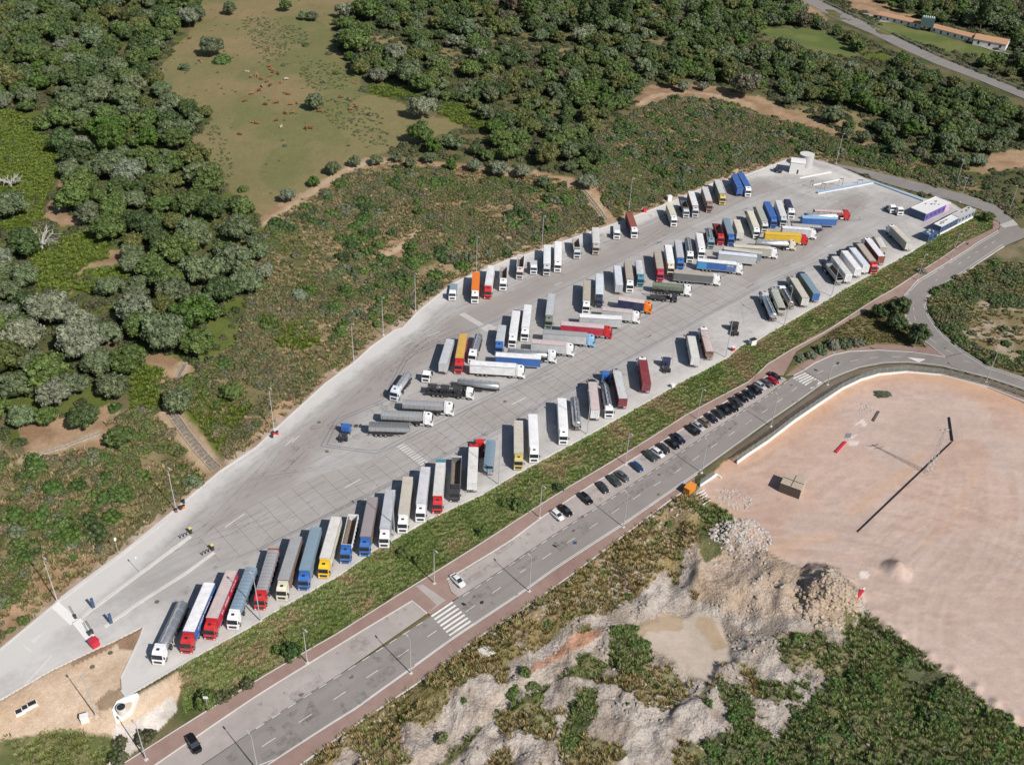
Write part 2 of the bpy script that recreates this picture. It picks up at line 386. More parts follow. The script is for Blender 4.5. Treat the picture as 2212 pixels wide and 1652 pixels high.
EDGE = [(-80,1440),(0,1385),(132,1275),(205,1218),(260,1178),(375,1080),(475,996),(553,945),(610,893),(703,805),(765,762),(853,690),(898,655),(968,600),(1106,540),(1256,490),(1421,430),(1542,380),(1677,335),(1760,325),(1770,345)]+[p for p in LOT if 1 <= LOT.index(p) <= 27][::-1]+[(-80,1480)]
EDGE = [(-80,1440),(0,1388),(132,1275),(205,1218),(260,1180),(375,1085),(475,1000),(553,948),(610,897),(703,808),(765,762),(853,692),(898,660),(968,604),(1106,543),(1256,493),(1421,434),(1542,383),(1677,340),(1760,333),(1809,352),(1760,350),(1700,352),(1542,400),(1421,452),(1256,512),(1106,563),(968,625),(898,683),(853,718),(765,788),(703,833),(610,918),(553,972),(475,1022),(375,1108),(260,1203),(205,1243),(132,1298),(0,1408),(-80,1460)]
VERGE = [p for p in LOT[26:57]]+[(385,1440),(400,1545),(553,1465),(725,1365),(903,1253),(1106,1126),(1231,1046),(1403,943),(1481,893),(1616,822),(1659,783),(1871,656),(2039,551),(2084,519),(2144,490),(2144,470),(2110,462)]
SANDW = [(310,1352),(302,1378),(270,1446),(261,1464),(263,1490),(272,1504),(300,1500),(385,1450),(398,1470),(372,1545),(330,1580),(290,1600),(240,1590),(140,1580),(60,1590),(-60,1610),(-60,1540),(0,1511),(112,1446),(180,1414),(250,1382)]
PLOT = [(1500,1065),(1560,1000),(1610,975),(1659,940),(1760,872),(1840,824),(1900,803),(1959,798),(2034,805),(2130,830),(2212,858),(2340,915),(2340,1660),(2212,1580),(2100,1500),(2000,1420),(1900,1350),(1855,1290),(1800,1250),(1700,1215),(1620,1170),(1570,1110),(1540,1085)]
QUAR = [(560,1760),(648,1655),(760,1573),(910,1471),(1028,1381),(1106,1333),(1241,1240),(1321,1178),(1378,1135),(1443,1085),(1490,1062),(1545,1090),(1570,1110),(1620,1170),(1700,1215),(1800,1250),(1855,1290),(1900,1350),(2000,1420),(2100,1500),(2212,1580),(2340,1660),(2340,1780)]
QDRY = [(640,1665),(760,1573),(910,1471),(1028,1381),(1106,1333),(1241,1240),(1321,1178),(1378,1135),(1443,1085),(1490,1062),(1545,1090),(1560,1130),(1500,1190),(1420,1225),(1390,1280),(1320,1330),(1250,1345),(1180,1390),(1100,1430),(1000,1490),(900,1545),(820,1600),(760,1610),(720,1660)]
QGRN = [[(1310,1370),(1340,1355),(1400,1400),(1420,1440),(1390,1450),(1440,1495),(1400,1490),(1320,1450)],[(1106,1490),(1200,1430),(1270,1420),(1310,1440),(1300,1480),(1190,1470),(1160,1510),(1060,1560),(980,1640),(940,1660),(1030,1560)],
        [(1480,1420),(1520,1440),(1520,1470),(1485,1465)],[(1540,1470),(1590,1480),(1620,1520),(1640,1600),(1590,1580),(1560,1520)],[(1510,1600),(1640,1560),(1680,1600),(1700,1680),(1500,1680)],
        [(1820,1320),(1880,1330),(1960,1390),(2080,1470),(2212,1570),(2280,1640),(2280,1700),(1700,1700),(1680,1590),(1740,1540),(1790,1480),(1850,1440),(1860,1400),(1820,1380)],[(1500,1095),(1560,1090),(1575,1130),(1560,1200),(1520,1230),(1500,1180)],
        [(1230,1530),(1290,1500),(1290,1560),(1240,1640),(1200,1620)]]
QMUD = [(1370,1345),(1440,1322),(1480,1325),(1500,1312),(1560,1335),(1580,1400),(1590,1440),(1550,1440),(1540,1480),(1500,1470),(1440,1420),(1390,1395)]
QWET = [(1375,1345),(1440,1322),(1475,1330),(1475,1360),(1400,1365),(1385,1385)]
QTRK = [(880,1700),(1000,1600),(1100,1530),(1180,1480),(1230,1455),(1300,1385),(1290,1370),(1220,1400),(1130,1460),(1020,1530),(960,1590),(840,1690)]
HW = [(1700,-40),(1765,0),(1812,22),(1892,60),(1955,90),(2030,125),(2120,160),(2212,198),(2330,240),(2330,262),(2212,214),(2110,172),(2020,138),(1945,104),(1885,74),(1800,38),(1745,8),(1640,-50)]
BLG = [(-80,1612),(60,1592),(140,1582),(240,1590),(255,1615),(225,1660),(160,1760),(-80,1760)]
RIGHTB = [(2212,514),(2169,532),(2059,605),(2021,627),(2001,645),(1999,660),(2006,682),(2034,722),(2084,762),(2134,792),(2212,817),(2330,858),(2330,500)]
RBEIGE = [(2075,670),(2120,650),(2180,660),(2260,660),(2260,800),(2190,780),(2130,750),(2080,740)]
PWEED = [[(520,40),(640,50),(670,90),(600,125),(540,110)],[(640,135),(740,135),(745,200),(690,195),(650,185)],[(670,210),(770,222),(825,260),(835,315),(790,318),(700,272)],[(440,235),(490,290),(500,400),(455,350)],[(560,110),(600,120),(590,135),(550,130)]]
ISLE = [(1700,812),(1720,790),(1800,715),(1880,670),(1935,643),(1948,654),(1954,690),(1990,735),(2000,751),(1930,744),(1860,743),(1766,764)]
OPEN = [[(1000,45),(1060,70),(1110,82),(1180,95),(1240,100),(1290,130),(1240,135),(1180,125),(1110,110),(1020,80)],[(1240,140),(1320,150),(1310,185),(1240,170)],[(800,75),(880,85),(900,120),(820,130),(790,100)],[(1395,-20),(1440,-20),(1430,40),(1385,45)],[(1100,105),(1160,110),(1150,130),(1100,125)],
        [(1380,80),(1450,95),(1440,120),(1390,110)],[(1040,230),(1100,240),(1090,260),(1050,260)],[(1270,225),(1300,225),(1295,250),(1265,250)],[(1700,240),(1780,225),(1880,255),(1860,290),(1760,270)],[(2060,345),(2120,335),(2120,365),(2070,370)],[(930,95),(1000,110),(1030,145),(960,150)]]
PATHS = [([(575,485),(640,440),(700,395),(760,362),(800,350),(850,352)],2.0),([(1380,225),(1420,205),(1480,200),(1560,208),(1620,225)],1.6),([(1375,255),(1400,232),(1440,225)],1.4),
         ([(820,560),(870,530),(900,490),(905,440),(930,415)],1.4),([(1000,545),(1050,520),(1100,515)],1.0)]
# --- terrain
NY, NX = 560, 640
ys = np.concatenate([[20, 45], 66*np.exp(np.linspace(0, math.log(900/66), NY)), [1000, 1200, 1600, 2400, 4000, 8000]])
tx = np.concatenate([[-6, -3, -1.6, -1.1], np.linspace(-.92, .92, NX), [1.1, 1.6, 3, 6]])
TX, TY = np.meshgrid(tx, ys)
X = TX*np.maximum(TY, 1)*1.0; Y = TY
H0 = hbase(X, Y)
PX, PY, _ = proj(X, Y, H0)
front = Y > 60
def jit(amp, sc, seed):
    return amp*2*(fbm(X, Y, sc, 4, seed)-.5), amp*2*(fbm(X, Y, sc, 4, seed+7)-.5)
j1x, j1y = jit(9, 14, 1)
def zone(poly, soft=1.0):
    soft = soft*1.5; return inpoly(PX+j1x*soft, PY+j1y*soft, poly) & front
onsheet = np.zeros(X.shape, bool)
for q in SHEETS_D: onsheet |= inpoly(PX, PY, q) & front
inlot = inpoly(X, Y, LOTW)
dl = polydist(X, Y, LOTW); dl = np.where(inlot, 0, dl)
def dsheet(q):
    dd = polydist(PX, PY, q); return np.where(inpoly(PX, PY, q) & front, 0, dd)
dsh = np.minimum.reduce([dsheet(q) for q in SHEETS_D])
open_ = sstep(2, 14, dsh)*sstep(.5, 5, dl)     # 0 beside paved surfaces
mq = inpoly(PX, PY, QUAR); mq = mq & front
mplot = inpoly(PX, PY, PLOT) & front
def soft(poly, w=3.0, jt=.35):
    qx = PX+j1x*jt; qy = PY+j1y*jt; dd = polydist(qx, qy, poly); return sstep(-w, w, np.where(inpoly(qx, qy, poly), dd, -dd))*front
plot_f = soft(PLOT); quar_f = soft(QUAR)
rough = (fbm(X, Y, 22, 5, 3)-.5)*1.6
quarry = (np.abs(fbm(X, Y, 16, 5, 5)-.5)*-7+1.2)+(fbm(X, Y, 3.2, 4, 8)-.5)*2.0
mqs = sstep(0, 26, np.where(mq, polydist(PX, PY, QUAR), 0))
mmud = sstep(-4, 12, np.where(inpoly(PX, PY, QMUD), polydist(PX, PY, QMUD), -polydist(PX, PY, QMUD)))
relief = np.where(mq, quarry*mqs*(1-mmud)*1.15, np.where(mplot, 0.08*(fbm(X, Y, 6, 4, 4)-.5), rough*.55+(fbm(X, Y, 5, 3, 6)-.5)*.35))*open_
def mound(D, r, h, ex=1.0, seed=0):
    global relief
    g = G(D); a = np.hypot(X-g.x, Y-g.y); k = np.clip(1-a/(r*(.8+.5*fbm(X, Y, 3, 3, seed))), 0, 1)
    relief = relief+h*k**ex*(.85+.3*fbm(X, Y, 1.5, 3, seed+3))
mound((1937,1230), 3.6, 2.7, 1, 2); mound((1790,1272), 7.5, 4.2, .7, 4); mound((1772,1302), 5.5, 2.6, .7, 5); mound((1668,1238), 4.5, 2.0, 1, 6); mound((1695,1262), 4, 1.7, 1, 15); mound((1640,1255), 3.5, 1.5, 1, 16)
mound((1600,1152), 5.5, 1.4, .8, 9); mound((1640,1222), 4, 1.0, 1, 12)
for q, hh in (((1850,1295),.8),((1910,1352),.9),((1945,1375),1.1),((2010,1415),.8),((2060,1448),.7),((2110,1485),1.0),((2150,1520),1.1),((2185,1550),.9)): mound(q, 1.5, hh*.9, 1, 8)
# left embankment of road ditch and drain
relief -= np.where(mplot, 0, 0)
H = H0+relief
H = np.where(inlot, H-.4, H); H = np.where(onsheet, H-.35, H)
# --- albedo
C = np.zeros(X.shape+(3,)); 
def paint(mask, c1, c2, sc=8., seed=0, lo=.35, hi=.65, amt=1.0):
    global C
    n = sstep(lo, hi, fbm(X, Y, sc, 5, seed))[..., None]
    col = np.array(c1)*(1-n)+np.array(c2)*n
    mk = np.asarray(mask, float)[..., None]*amt
    C = C*(1-mk)+col*mk
ALL = np.ones(X.shape)
paint(ALL, (.070,.082,.028), (.135,.115,.058), 12, 1)
paint(inpoly(PX, PY, [(-200,-100),(560,-100),(590,700),(300,900),(-200,1000)]) & (fbm(X, Y, 16, 4, 71) > .47), (.085,.115,.020), (.115,.135,.035), 6, 72, amt=.85)
paint(zone(SCRUB), (.100,.096,.040), (.20,.160,.085), 9, 2)
paint(zone(SCRUB) & (fbm(X, Y, 13, 4, 73) > .58), (.23,.165,.10), (.30,.22,.135), 4, 74, amt=.8)
paint(zone(RIGHTB), (.10,.10,.045), (.20,.16,.10), 9, 3)
paint(zone(RBEIGE, 1.6), (.19,.15,.075), (.36,.29,.215), 6, 4, .4, .7)
pz = zone(PAST); paint(pz, (.150,.148,.060), (.220,.170,.085), 30, 5, .40, .66)
paint(pz & (fbm(X, Y, 60, 3, 9) > .54), (.205,.165,.082), (.235,.180,.092), 20, 6, amt=.5)
for q in OPEN: paint(zone(q), (.17,.145,.065), (.25,.19,.10), 12, 7)
for q in SOIL: paint(zone(q, .8), (.24,.155,.090), (.33,.225,.14), 5, 8)
for q in MEAD: paint(zone(q, .5), (.075,.105,.014), (.105,.13,.020), 4, 9)
for q in GREENF: paint(zone(q, .3), (.095,.125,.035), (.135,.15,.05), 14, 10)
paint(zone(EDGE, .35), (.27,.20,.14), (.40,.32,.25), 4, 11)
paint(inpoly(PX+j1x*.2, PY+j1y*.2, VERGE), (.125,.150,.045), (.20,.19,.085), 7, 12, .3, .7)
paint(zone(ISLE, .2), (.13,.11,.045), (.19,.15,.07), 6, 13)
paint(soft(SANDW, 2.5, .5), (.50,.365,.25), (.58,.45,.33), 7, 14)
paint(inpoly(PX+j1x*.5, PY+j1y*.5, [(310,1352),(302,1378),(292,1400),(258,1402),(250,1382)]), (.25,.16,.10), (.30,.20,.13), 4, 3)
paint(inpoly(PX+j1x*.5, PY+j1y*.5, [(252,1380),(205,1402),(150,1432),(155,1440),(215,1410),(250,1395)]), (.27,.18,.12), (.33,.23,.15), 4, 3)
paint(inpoly(PX+j1x*.5, PY+j1y*.5, [(262,1488),(235,1490),(205,1520),(215,1535),(250,1530),(272,1506)]), (.27,.19,.12), (.33,.24,.16), 4, 3)
paint(inpoly(PX+j1x*.3, PY+j1y*.3, [(245,1570),(290,1560),(372,1500),(385,1530),(330,1590),(270,1640),(200,1700),(150,1700),(240,1620)]), (.50,.45,.40), (.66,.60,.54), 2.5, 3)
paint(inpoly(PX+j1x*.5, PY+j1y*.5, [(150,1400),(200,1385),(220,1400),(190,1414),(160,1414)]) & False, (.4,.3,.2), (.4,.3,.2))
paint(plot_f, (.41,.285,.225), (.455,.335,.275), 26, 15, .35, .6)
paint(mplot & (fbm(X, Y, 40, 4, 20) > .52), (.41,.325,.285), (.435,.35,.31), 9, 16, amt=.6)
for (cx_, cy_, sd) in ((1500,900,1),(2500,1500,2),(1900,1700,3)):
    gg = gz((cx_, cy_), -4.6); rr_ = np.hypot(X-gg[0], Y-gg[1]); th_ = np.arctan2(Y-gg[1], X-gg[0])
    st_ = fbm(rr_*1.0, th_*rr_*.045, 1.1, 3, 30+sd); mk_ = sstep(.40, .62, fbm(X, Y, 22, 3, 60+sd))
    paint(mplot*sstep(.56, .66, st_)*mk_, (.50,.405,.35), (.52,.42,.36), 3, 1, amt=.30); paint(mplot*sstep(.42, .32, st_)*mk_, (.34,.245,.20), (.37,.27,.215), 3, 1, amt=.38)
# wheel tracks worn into the plot
g0 = G((2300,1700))
ang = np.hypot(X-g0.x+30, Y-g0.y-160)
paint(mplot & (fbm(X*.15+Y*.02, Y, 1.2, 3, 31) > .60), (.54,.41,.335), (.52,.38,.30), 3, 1, amt=.30)
edgeO = sstep(55, 0, polydist(PX, PY, [(1560,1000),(1659,943),(1760,875),(1840,828),(1900,806),(1959,800),(2034,808),(2130,833),(2212,860)], False))
paint(mplot*edgeO, (.47,.275,.165), (.50,.31,.20), 6, 17, amt=.7)
for q, r in (((1850,952),14),((1860,915),12),((2225,1115),18),((1868,1241),10),((1700,1090),0)):
    if r: paint(mplot & (np.hypot(PX-q[0]+j1x, (PY-q[1]+j1y)*1.3) < r) & (fbm(X, Y, 1.2, 4, 2) > .45), (.68,.62,.58), (.72,.66,.62), 2, 1, amt=.7)
for Dl, ww in (([(1840,1110),(1900,1060),(1960,1010),(1985,985)],18),([(1660,1200),(1720,1170),(1800,1160)],22),([(1540,1080),(1600,1130),(1640,1180),(1700,1230)],26),([(2000,1180),(2060,1120),(2120,1000)],9)):
    paint(mplot*sstep(ww, ww*.2, polydist(PX+j1x*.8, PY+j1y*.8, Dl, False)), (.47,.315,.215), (.49,.335,.24), 3, 18, amt=.55)
CPLOT = C.copy()
paint(quar_f*(1-plot_f*.999), (.30,.25,.205), (.43,.38,.335), 5, 19, .35, .62)
paint(mq & inpoly(PX+j1x, PY+j1y, [(1480,1180),(1560,1120),(1640,1180),(1760,1235),(1860,1300),(1840,1350),(1700,1340),(1580,1330),(1500,1290)]), (.36,.27,.19), (.46,.36,.28), 5, 33, amt=.85)
gq = fbm(X, Y, 9, 5, 22)
EXC = inpoly(PX+j1x, PY+j1y, [(1470,1200),(1560,1130),(1640,1180),(1760,1235),(1860,1290),(1850,1345),(1760,1370),(1650,1375),(1590,1400),(1570,1330),(1500,1290)])
paint(mq & (gq > .56) & ~EXC, (.15,.15,.05), (.25,.21,.10), 4, 20, amt=.8)
paint(zone(QDRY, 1.3) & (fbm(X, Y, 8, 5, 24) > .33), (.17,.145,.055), (.27,.20,.095), 6, 21, amt=.92)
for q in QGRN: paint(zone(q, 1.2), (.055,.075,.022), (.12,.12,.04), 4, 23, amt=.9)
paint(zone(QTRK, .5), (.47,.40,.34), (.40,.33,.27), 4, 25, amt=.9)
paint(inpoly(PX+j1x*.3, PY+j1y*.3, [(1240,1378),(1290,1365),(1300,1378),(1240,1412),(1180,1438),(1120,1470),(1150,1440),(1200,1408)]), (.36,.20,.13), (.42,.25,.17), 3, 26)
paint(soft(QMUD, 6, 1.4), (.40,.335,.27), (.45,.375,.305), 6, 27)
paint(inpoly(PX+j1x*.5, PY+j1y*.5, QWET) | inpoly(PX+j1x*.5, PY+j1y*.5, [(1510,1330),(1540,1335),(1560,1370),(1580,1395),(1545,1405),(1530,1380),(1500,1350)]), (.36,.27,.18), (.38,.29,.20), 8, 28)
for Dl in ([(1140,1305),(1250,1300),(1320,1305)],[(1660,1380),(1740,1372),(1800,1365),(1850,1345)],[(1660,1395),(1760,1392),(1830,1375),(1880,1352)],[(1106,1322),(1200,1312),(1300,1308)]):
    paint(mq*sstep(4.5, 2.0, polydist(PX+j1x*.3, PY+j1y*.3, Dl, False)), (.42,.37,.31), (.36,.30,.24), 3, 29, amt=.8)
for Dl, w_ in PATHS:
    Wl = [tuple(G(p)[:2]) for p in Dl]
    paint(sstep(w_*1.3, w_*.5, polydist(X, Y, Wl, False)+(fbm(X, Y, 3, 3, 2)-.5)*1.2), (.34,.25,.16), (.42,.32,.22), 3, 30)
paint(inpoly(PX+j1x*.4, PY+j1y*.4, BLG), (.11,.125,.045), (.19,.165,.08), 5, 41)
CH_ = [[T('02',1490,275),T('02',1600,430),T('02',1740,610),T('02',1870,745)],[T('02',235,660),T('02',550,560),T('02',865,440)],[T('01',1600,1495),T('01',1535,1620)],[T('21',620,0),T('21',720,120),T('21',815,250)]]
mchan = inpoly(PX, PY, HW) | inpoly(PX, PY, [(1860,28),(1895,46),(1990,64),(2070,87),(2150,115),(2185,124),(2185,114),(2120,95),(2060,74),(1990,52),(1900,36)])
for q, ww in zip(CH_, (4.2, 2.5, 2.5, 3.2)):
    dd_ = polydist(X, Y, [tuple(a) for a in GP(q)[:, :2]], False); mchan |= dd_ < ww; paint(sstep(ww, ww*.6, dd_+(fbm(X, Y, 3, 3, 2)-.5)*2), (.27,.19,.12), (.34,.26,.17), 3, 42)
C = C*(1-plot_f[..., None])+CPLOT*plot_f[..., None]
C *= (0.90+.20*fbm(X, Y, 1.6, 3, 40))[..., None]
nr, nc = X.shape
ZM = dict(exc=EXC, chan=mchan, blg=inpoly(PX,PY,BLG), pw=np.logical_or.reduce([zone(q,1.5) for q in PWEED]), scrub=zone(SCRUB)&~onsheet&(dl>1.2), past=pz&~onsheet, verge=inpoly(PX,PY,VERGE)&~onsheet&(dl>.4), quar=mq&~onsheet, rb=zone(RIGHTB,.5)&~onsheet, rbeige=zone(RBEIGE), isle=inpoly(PX,PY,ISLE)&~onsheet,
          mead=np.logical_or.reduce([zone(q,.3) for q in MEAD]), soil=np.logical_or.reduce([zone(q,.6) for q in SOIL])|zone(SANDW,.2), qgrn=np.logical_or.reduce([zone(q,1) for q in QGRN]),
          qdry=zone(QDRY,1), qmud=zone(QMUD,.8), qtrk=zone(QTRK,.5), edge=zone(EDGE,.4), plot=mplot, lot=inlot|onsheet|(dl<1.0)|(dsh<1.6), greenf=np.logical_or.reduce([zone(q,.3) for q in GREENF]), opn=np.logical_or.reduce([zone(q,.6) for q in OPEN]), sandw=inpoly(PX,PY,SANDW))
V = np.stack([X.ravel(), Y.ravel(), H.ravel()], 1)
me = bpy.data.meshes.new('ground')
me.vertices.add(nr*nc); me.vertices.foreach_set('co', V.ravel())
ii = (np.arange(nr-1)[:, None]*nc+np.arange(nc-1)[None]).ravel()
Q = np.stack([ii, ii+1, ii+nc+1, ii+nc], 1)
me.loops.add(Q.size); me.loops.foreach_set('vertex_index', Q.ravel())
me.polygons.add(len(Q)); me.polygons.foreach_set('loop_start', np.arange(len(Q))*4); me.polygons.foreach_set('loop_total', np.full(len(Q), 4))
me.update(); me.validate()
me.polygons.foreach_set('use_smooth', [True]*len(Q))
ca = me.color_attributes.new('soil', 'FLOAT_COLOR', 'POINT')
ca.data.foreach_set('color', np.concatenate([C.reshape(-1, 3), np.ones((nr*nc, 1))], 1).ravel())
ra = me.attributes.new('rocky', 'FLOAT', 'POINT'); _rk = .45+(1.0-.45)*quar_f; _rk = _rk*(1-mmud)+.15*mmud; _rk = _rk*(1-plot_f)+.12*plot_f; ra.data.foreach_set('value', _rk.ravel())
m, t, b = newmat('ground')
a = nd(t, 'ShaderNodeAttribute', attribute_name='soil'); r_ = nd(t, 'ShaderNodeAttribute', attribute_name='rocky')
n1 = noise(t, 1.1, 6, .7); n2 = noise(t, 4.5, 3, .7)
f1 = math_(t, 'ADD', math_(t, 'MULTIPLY', ramp(t, n1, .25, .75), .55), .72)
f2 = math_(t, 'ADD', math_(t, 'MULTIPLY', ramp(t, n2, .3, .7), .42), .79)
c = mixc(t, math_(t, 'ADD', math_(t, 'MULTIPLY', r_.outputs['Fac'], .75), .25), (1, 1, 1), (1, 1, 1))
mulv = nd(t, 'ShaderNodeVectorMath', operation='SCALE'); t.links.new(a.outputs['Color'], mulv.inputs[0])
fr = math_(t, 'ADD', math_(t, 'MULTIPLY', math_(t, 'SUBTRACT', math_(t, 'MULTIPLY', f1, f2), 1.0), math_(t, 'ADD', math_(t, 'MULTIPLY', r_.outputs['Fac'], .9), .25)), 1.0)
t.links.new(fr, mulv.inputs['Scale']); t.links.new(mulv.outputs[0], b.inputs['Base Color'])
b.inputs['Roughness'].default_value = .95; b.inputs['Specular IOR Level'].default_value = .15
hh = math_(t, 'MULTIPLY', math_(t, 'ADD', n1, math_(t, 'MULTIPLY', n2, .5)), r_.outputs['Fac'])
vo = nd(t, 'ShaderNodeTexVoronoi'); vo.inputs['Scale'].default_value = 1.5; g_ = nd(t, 'ShaderNodeNewGeometry'); t.links.new(g_.outputs['Position'], vo.inputs['Vector'])
hh = math_(t, 'ADD', hh, math_(t, 'MULTIPLY', math_(t, 'MULTIPLY', vo.outputs['Distance'], ramp(t, r_.outputs['Fac'], .5, 1.0)), .55))
bump(t, b, hh, .85, .5)
me.materials.append(m)
GROUND = setting(link('ground', me), label='dry hilly ground of pasture, scrub soil and sandy building plot')
# fast lookup of the finished terrain height (bilinear in the tx / log-y grid)
def hland(x, y):
    x = np.asarray(x, float); y = np.clip(np.asarray(y, float), 21, 7900)
    ri = np.clip(np.searchsorted(ys, y)-1, 0, nr-2); t_ = x/y
    ci = np.clip(np.searchsorted(tx, t_)-1, 0, nc-2)
    fy = (y-ys[ri])/(ys[ri+1]-ys[ri]); fx = np.clip((t_-tx[ci])/(tx[ci+1]-tx[ci]), 0, 1)
    return (H[ri, ci]*(1-fx)+H[ri, ci+1]*fx)*(1-fy)+(H[ri+1, ci]*(1-fx)+H[ri+1, ci+1]*fx)*fy
def GL(D):
    """point of the finished ground seen at D"""
    z = 0.
    for _ in range(14):
        x, y = gz(D, z); z = .5*z+.5*float(hland([x], [y])[0])
    x, y = gz(D, z); return Vector((x, y, z))
# ------------------------------------------------------------------ paved surfaces
ULANE = math.radians(43.6)
def paving(name, col1, col2, sc, dark, stretch=True, rough=.85, light=None, sstr=(.05, .6), wear=False):
    m, t, b = newmat(name)
    n1 = noise(t, .09, 5, .6); n2 = noise(t, 1.0, 5, .6, stretch=((sstr[0], sstr[1], 1), ULANE)) if stretch else noise(t, .5, 4)
    n3 = noise(t, sc, 4, .7); n4 = noise(t, .33, 6, .75)
    c = mixc(t, ramp(t, n1, .35, .65), col1, col2)
    c = mixc(t, math_(t, 'MULTIPLY', ramp(t, n2, .46, .72), dark), c, tuple(x*.55 for x in col1))
    c = mixc(t, math_(t, 'MULTIPLY', ramp(t, n4, .55, .75), .35), c, tuple(min(.85, x*(light or 1.35)) for x in col1))
    c = mixc(t, math_(t, 'MULTIPLY', ramp(t, n4, .42, .22), .35), c, tuple(x*.6 for x in col1))
    c = mixc(t, math_(t, 'MULTIPLY', ramp(t, n3, .3, .8), .22), c, tuple(x*.6 for x in col2))
    if wear:
        at = nd(t, 'ShaderNodeAttribute', attribute_name='wear'); w_ = at.outputs['Fac']
        c = mixc(t, math_(t, 'MULTIPLY', ramp(t, math_(t, 'ADD', w_, math_(t, 'MULTIPLY', math_(t, 'SUBTRACT', n4, .5), .9)), .25, .9), .85), c, (.56, .54, .51))
        c = mixc(t, math_(t, 'MULTIPLY', ramp(t, math_(t, 'SUBTRACT', math_(t, 'MULTIPLY', math_(t, 'SUBTRACT', n4, .5), .8), w_), .2, .95), .55), c, (.24, .205, .18))
    t.links.new(c, b.inputs['Base Color']); b.inputs['Roughness'].default_value = rough; b.inputs['Specular IOR Level'].default_value = .25
    bump(t, b, n3, .2, .02)
paving('concrete', (.355,.335,.315), (.41,.395,.38), 2.5, .38, rough=.8, wear=True)
paving('slab_concrete', (.335,.31,.29), (.375,.355,.335), 2.5, .32, rough=.8)
paving('kerb_concrete', (.52,.50,.47), (.60,.58,.55), 2.5, .15, False)
paving('asphalt', (.215,.196,.182), (.24,.22,.205), 3, .30, sstr=(.02,.35), light=1.25)
paving('bay_asphalt', (.30,.265,.245), (.37,.33,.31), 2.5, .2, False)
paving('brick_paving', (.235,.155,.130), (.285,.20,.17), 4, .25, False, light=1.45)
paving('ditch_earth', (.12,.095,.075), (.17,.14,.11), 2, .2, False)
paving('white_paint', (.55,.53,.50), (.66,.64,.61), 5, .30, False)
paving('faded_paint', (.40,.38,.36), (.46,.44,.42), 3, .3, False)
simple('joint', (.225,.21,.195), .95); simple('drain_line', (.11,.14,.20), .7)
def rep(o, lab): return setting(o, 'structure', lab)
lot = rep(sheet('truck_park', LOT, 'concrete', 0.03, 2.4, planez=0.0), 'pale concrete lorry park with slab joints, tyre marks and bay lines')
rep(sheet('road', ROAD1, 'asphalt', .05), 'grey asphalt road with dashed white lines below the lorry park')
rep(sheet('road', RING, 'asphalt', .055), 'curving asphalt access road around the right end of the lorry park')
rep(sheet('pavement', WALK1, 'brick_paving', .13), 'red brick pavement along the foot of the grass bank')
rep(sheet('pavement', WALKI, 'brick_paving', .13), 'red brick pavement around the grassy island')
rep(sheet('pavement', WALK2, 'brick_paving', .13), 'red brick pavement on the quarry side of the road')
rep(sheet('parking_bay', BAY1, 'bay_asphalt', .045), 'pale empty parking lay-by beside the road')
rep(sheet('parking_bay', BAY2, 'bay_asphalt', .045), 'pale parking lay-by with the row of parked cars')
rep(sheet('drainage_ditch', GUTTER, 'ditch_earth', .02), 'dark earthen gutter strip between road and mesh fence')
_m = lot.data; _v = np.zeros(len(_m.vertices)*3); _m.vertices.foreach_get('co', _v); _v = _v.reshape(-1, 3)
hillW = [gz(p) for p in LOT[1:27]]; lowW = [gz(p) for p in LOT[26:57]]; cenW = [gz(p) for p in [(150,1390),(330,1240),(560,1060),(760,880),(900,760),(1080,655),(1400,510),(1640,400)]]; cen2 = [gz(p) for p in [(470,1195),(765,1055),(1106,870),(1480,665),(1720,540),(1850,430)]]
_dh = polydist(_v[:, 0], _v[:, 1], hillW, False); _dw = polydist(_v[:, 0], _v[:, 1], lowW, False); _dc = np.minimum(polydist(_v[:, 0], _v[:, 1], cenW, False), polydist(_v[:, 0], _v[:, 1], cen2, False))
_px, _py, _ = proj(_v[:, 0], _v[:, 1], _v[:, 2])
_wear = 1.0*sstep(9, 1.5, _dh)+.75*sstep(5, .5, _dw)+.55*sstep(420, 200, _px)-1.0*sstep(9, 2, _dc)*sstep(330, 520, _px)+.35*inpoly(_px, _py, [(1700,345),(1880,395),(1870,400),(1760,430),(1640,380)])
_wear += .40*sstep(26, 10, _dw)*sstep(1, 6, _dw)
_wear += (fbm(_v[:, 0], _v[:, 1], 12, 3, 44)-.5)*.8
_a = _m.attributes.new('wear', 'FLOAT', 'POINT'); _a.data.foreach_set('value', _wear)
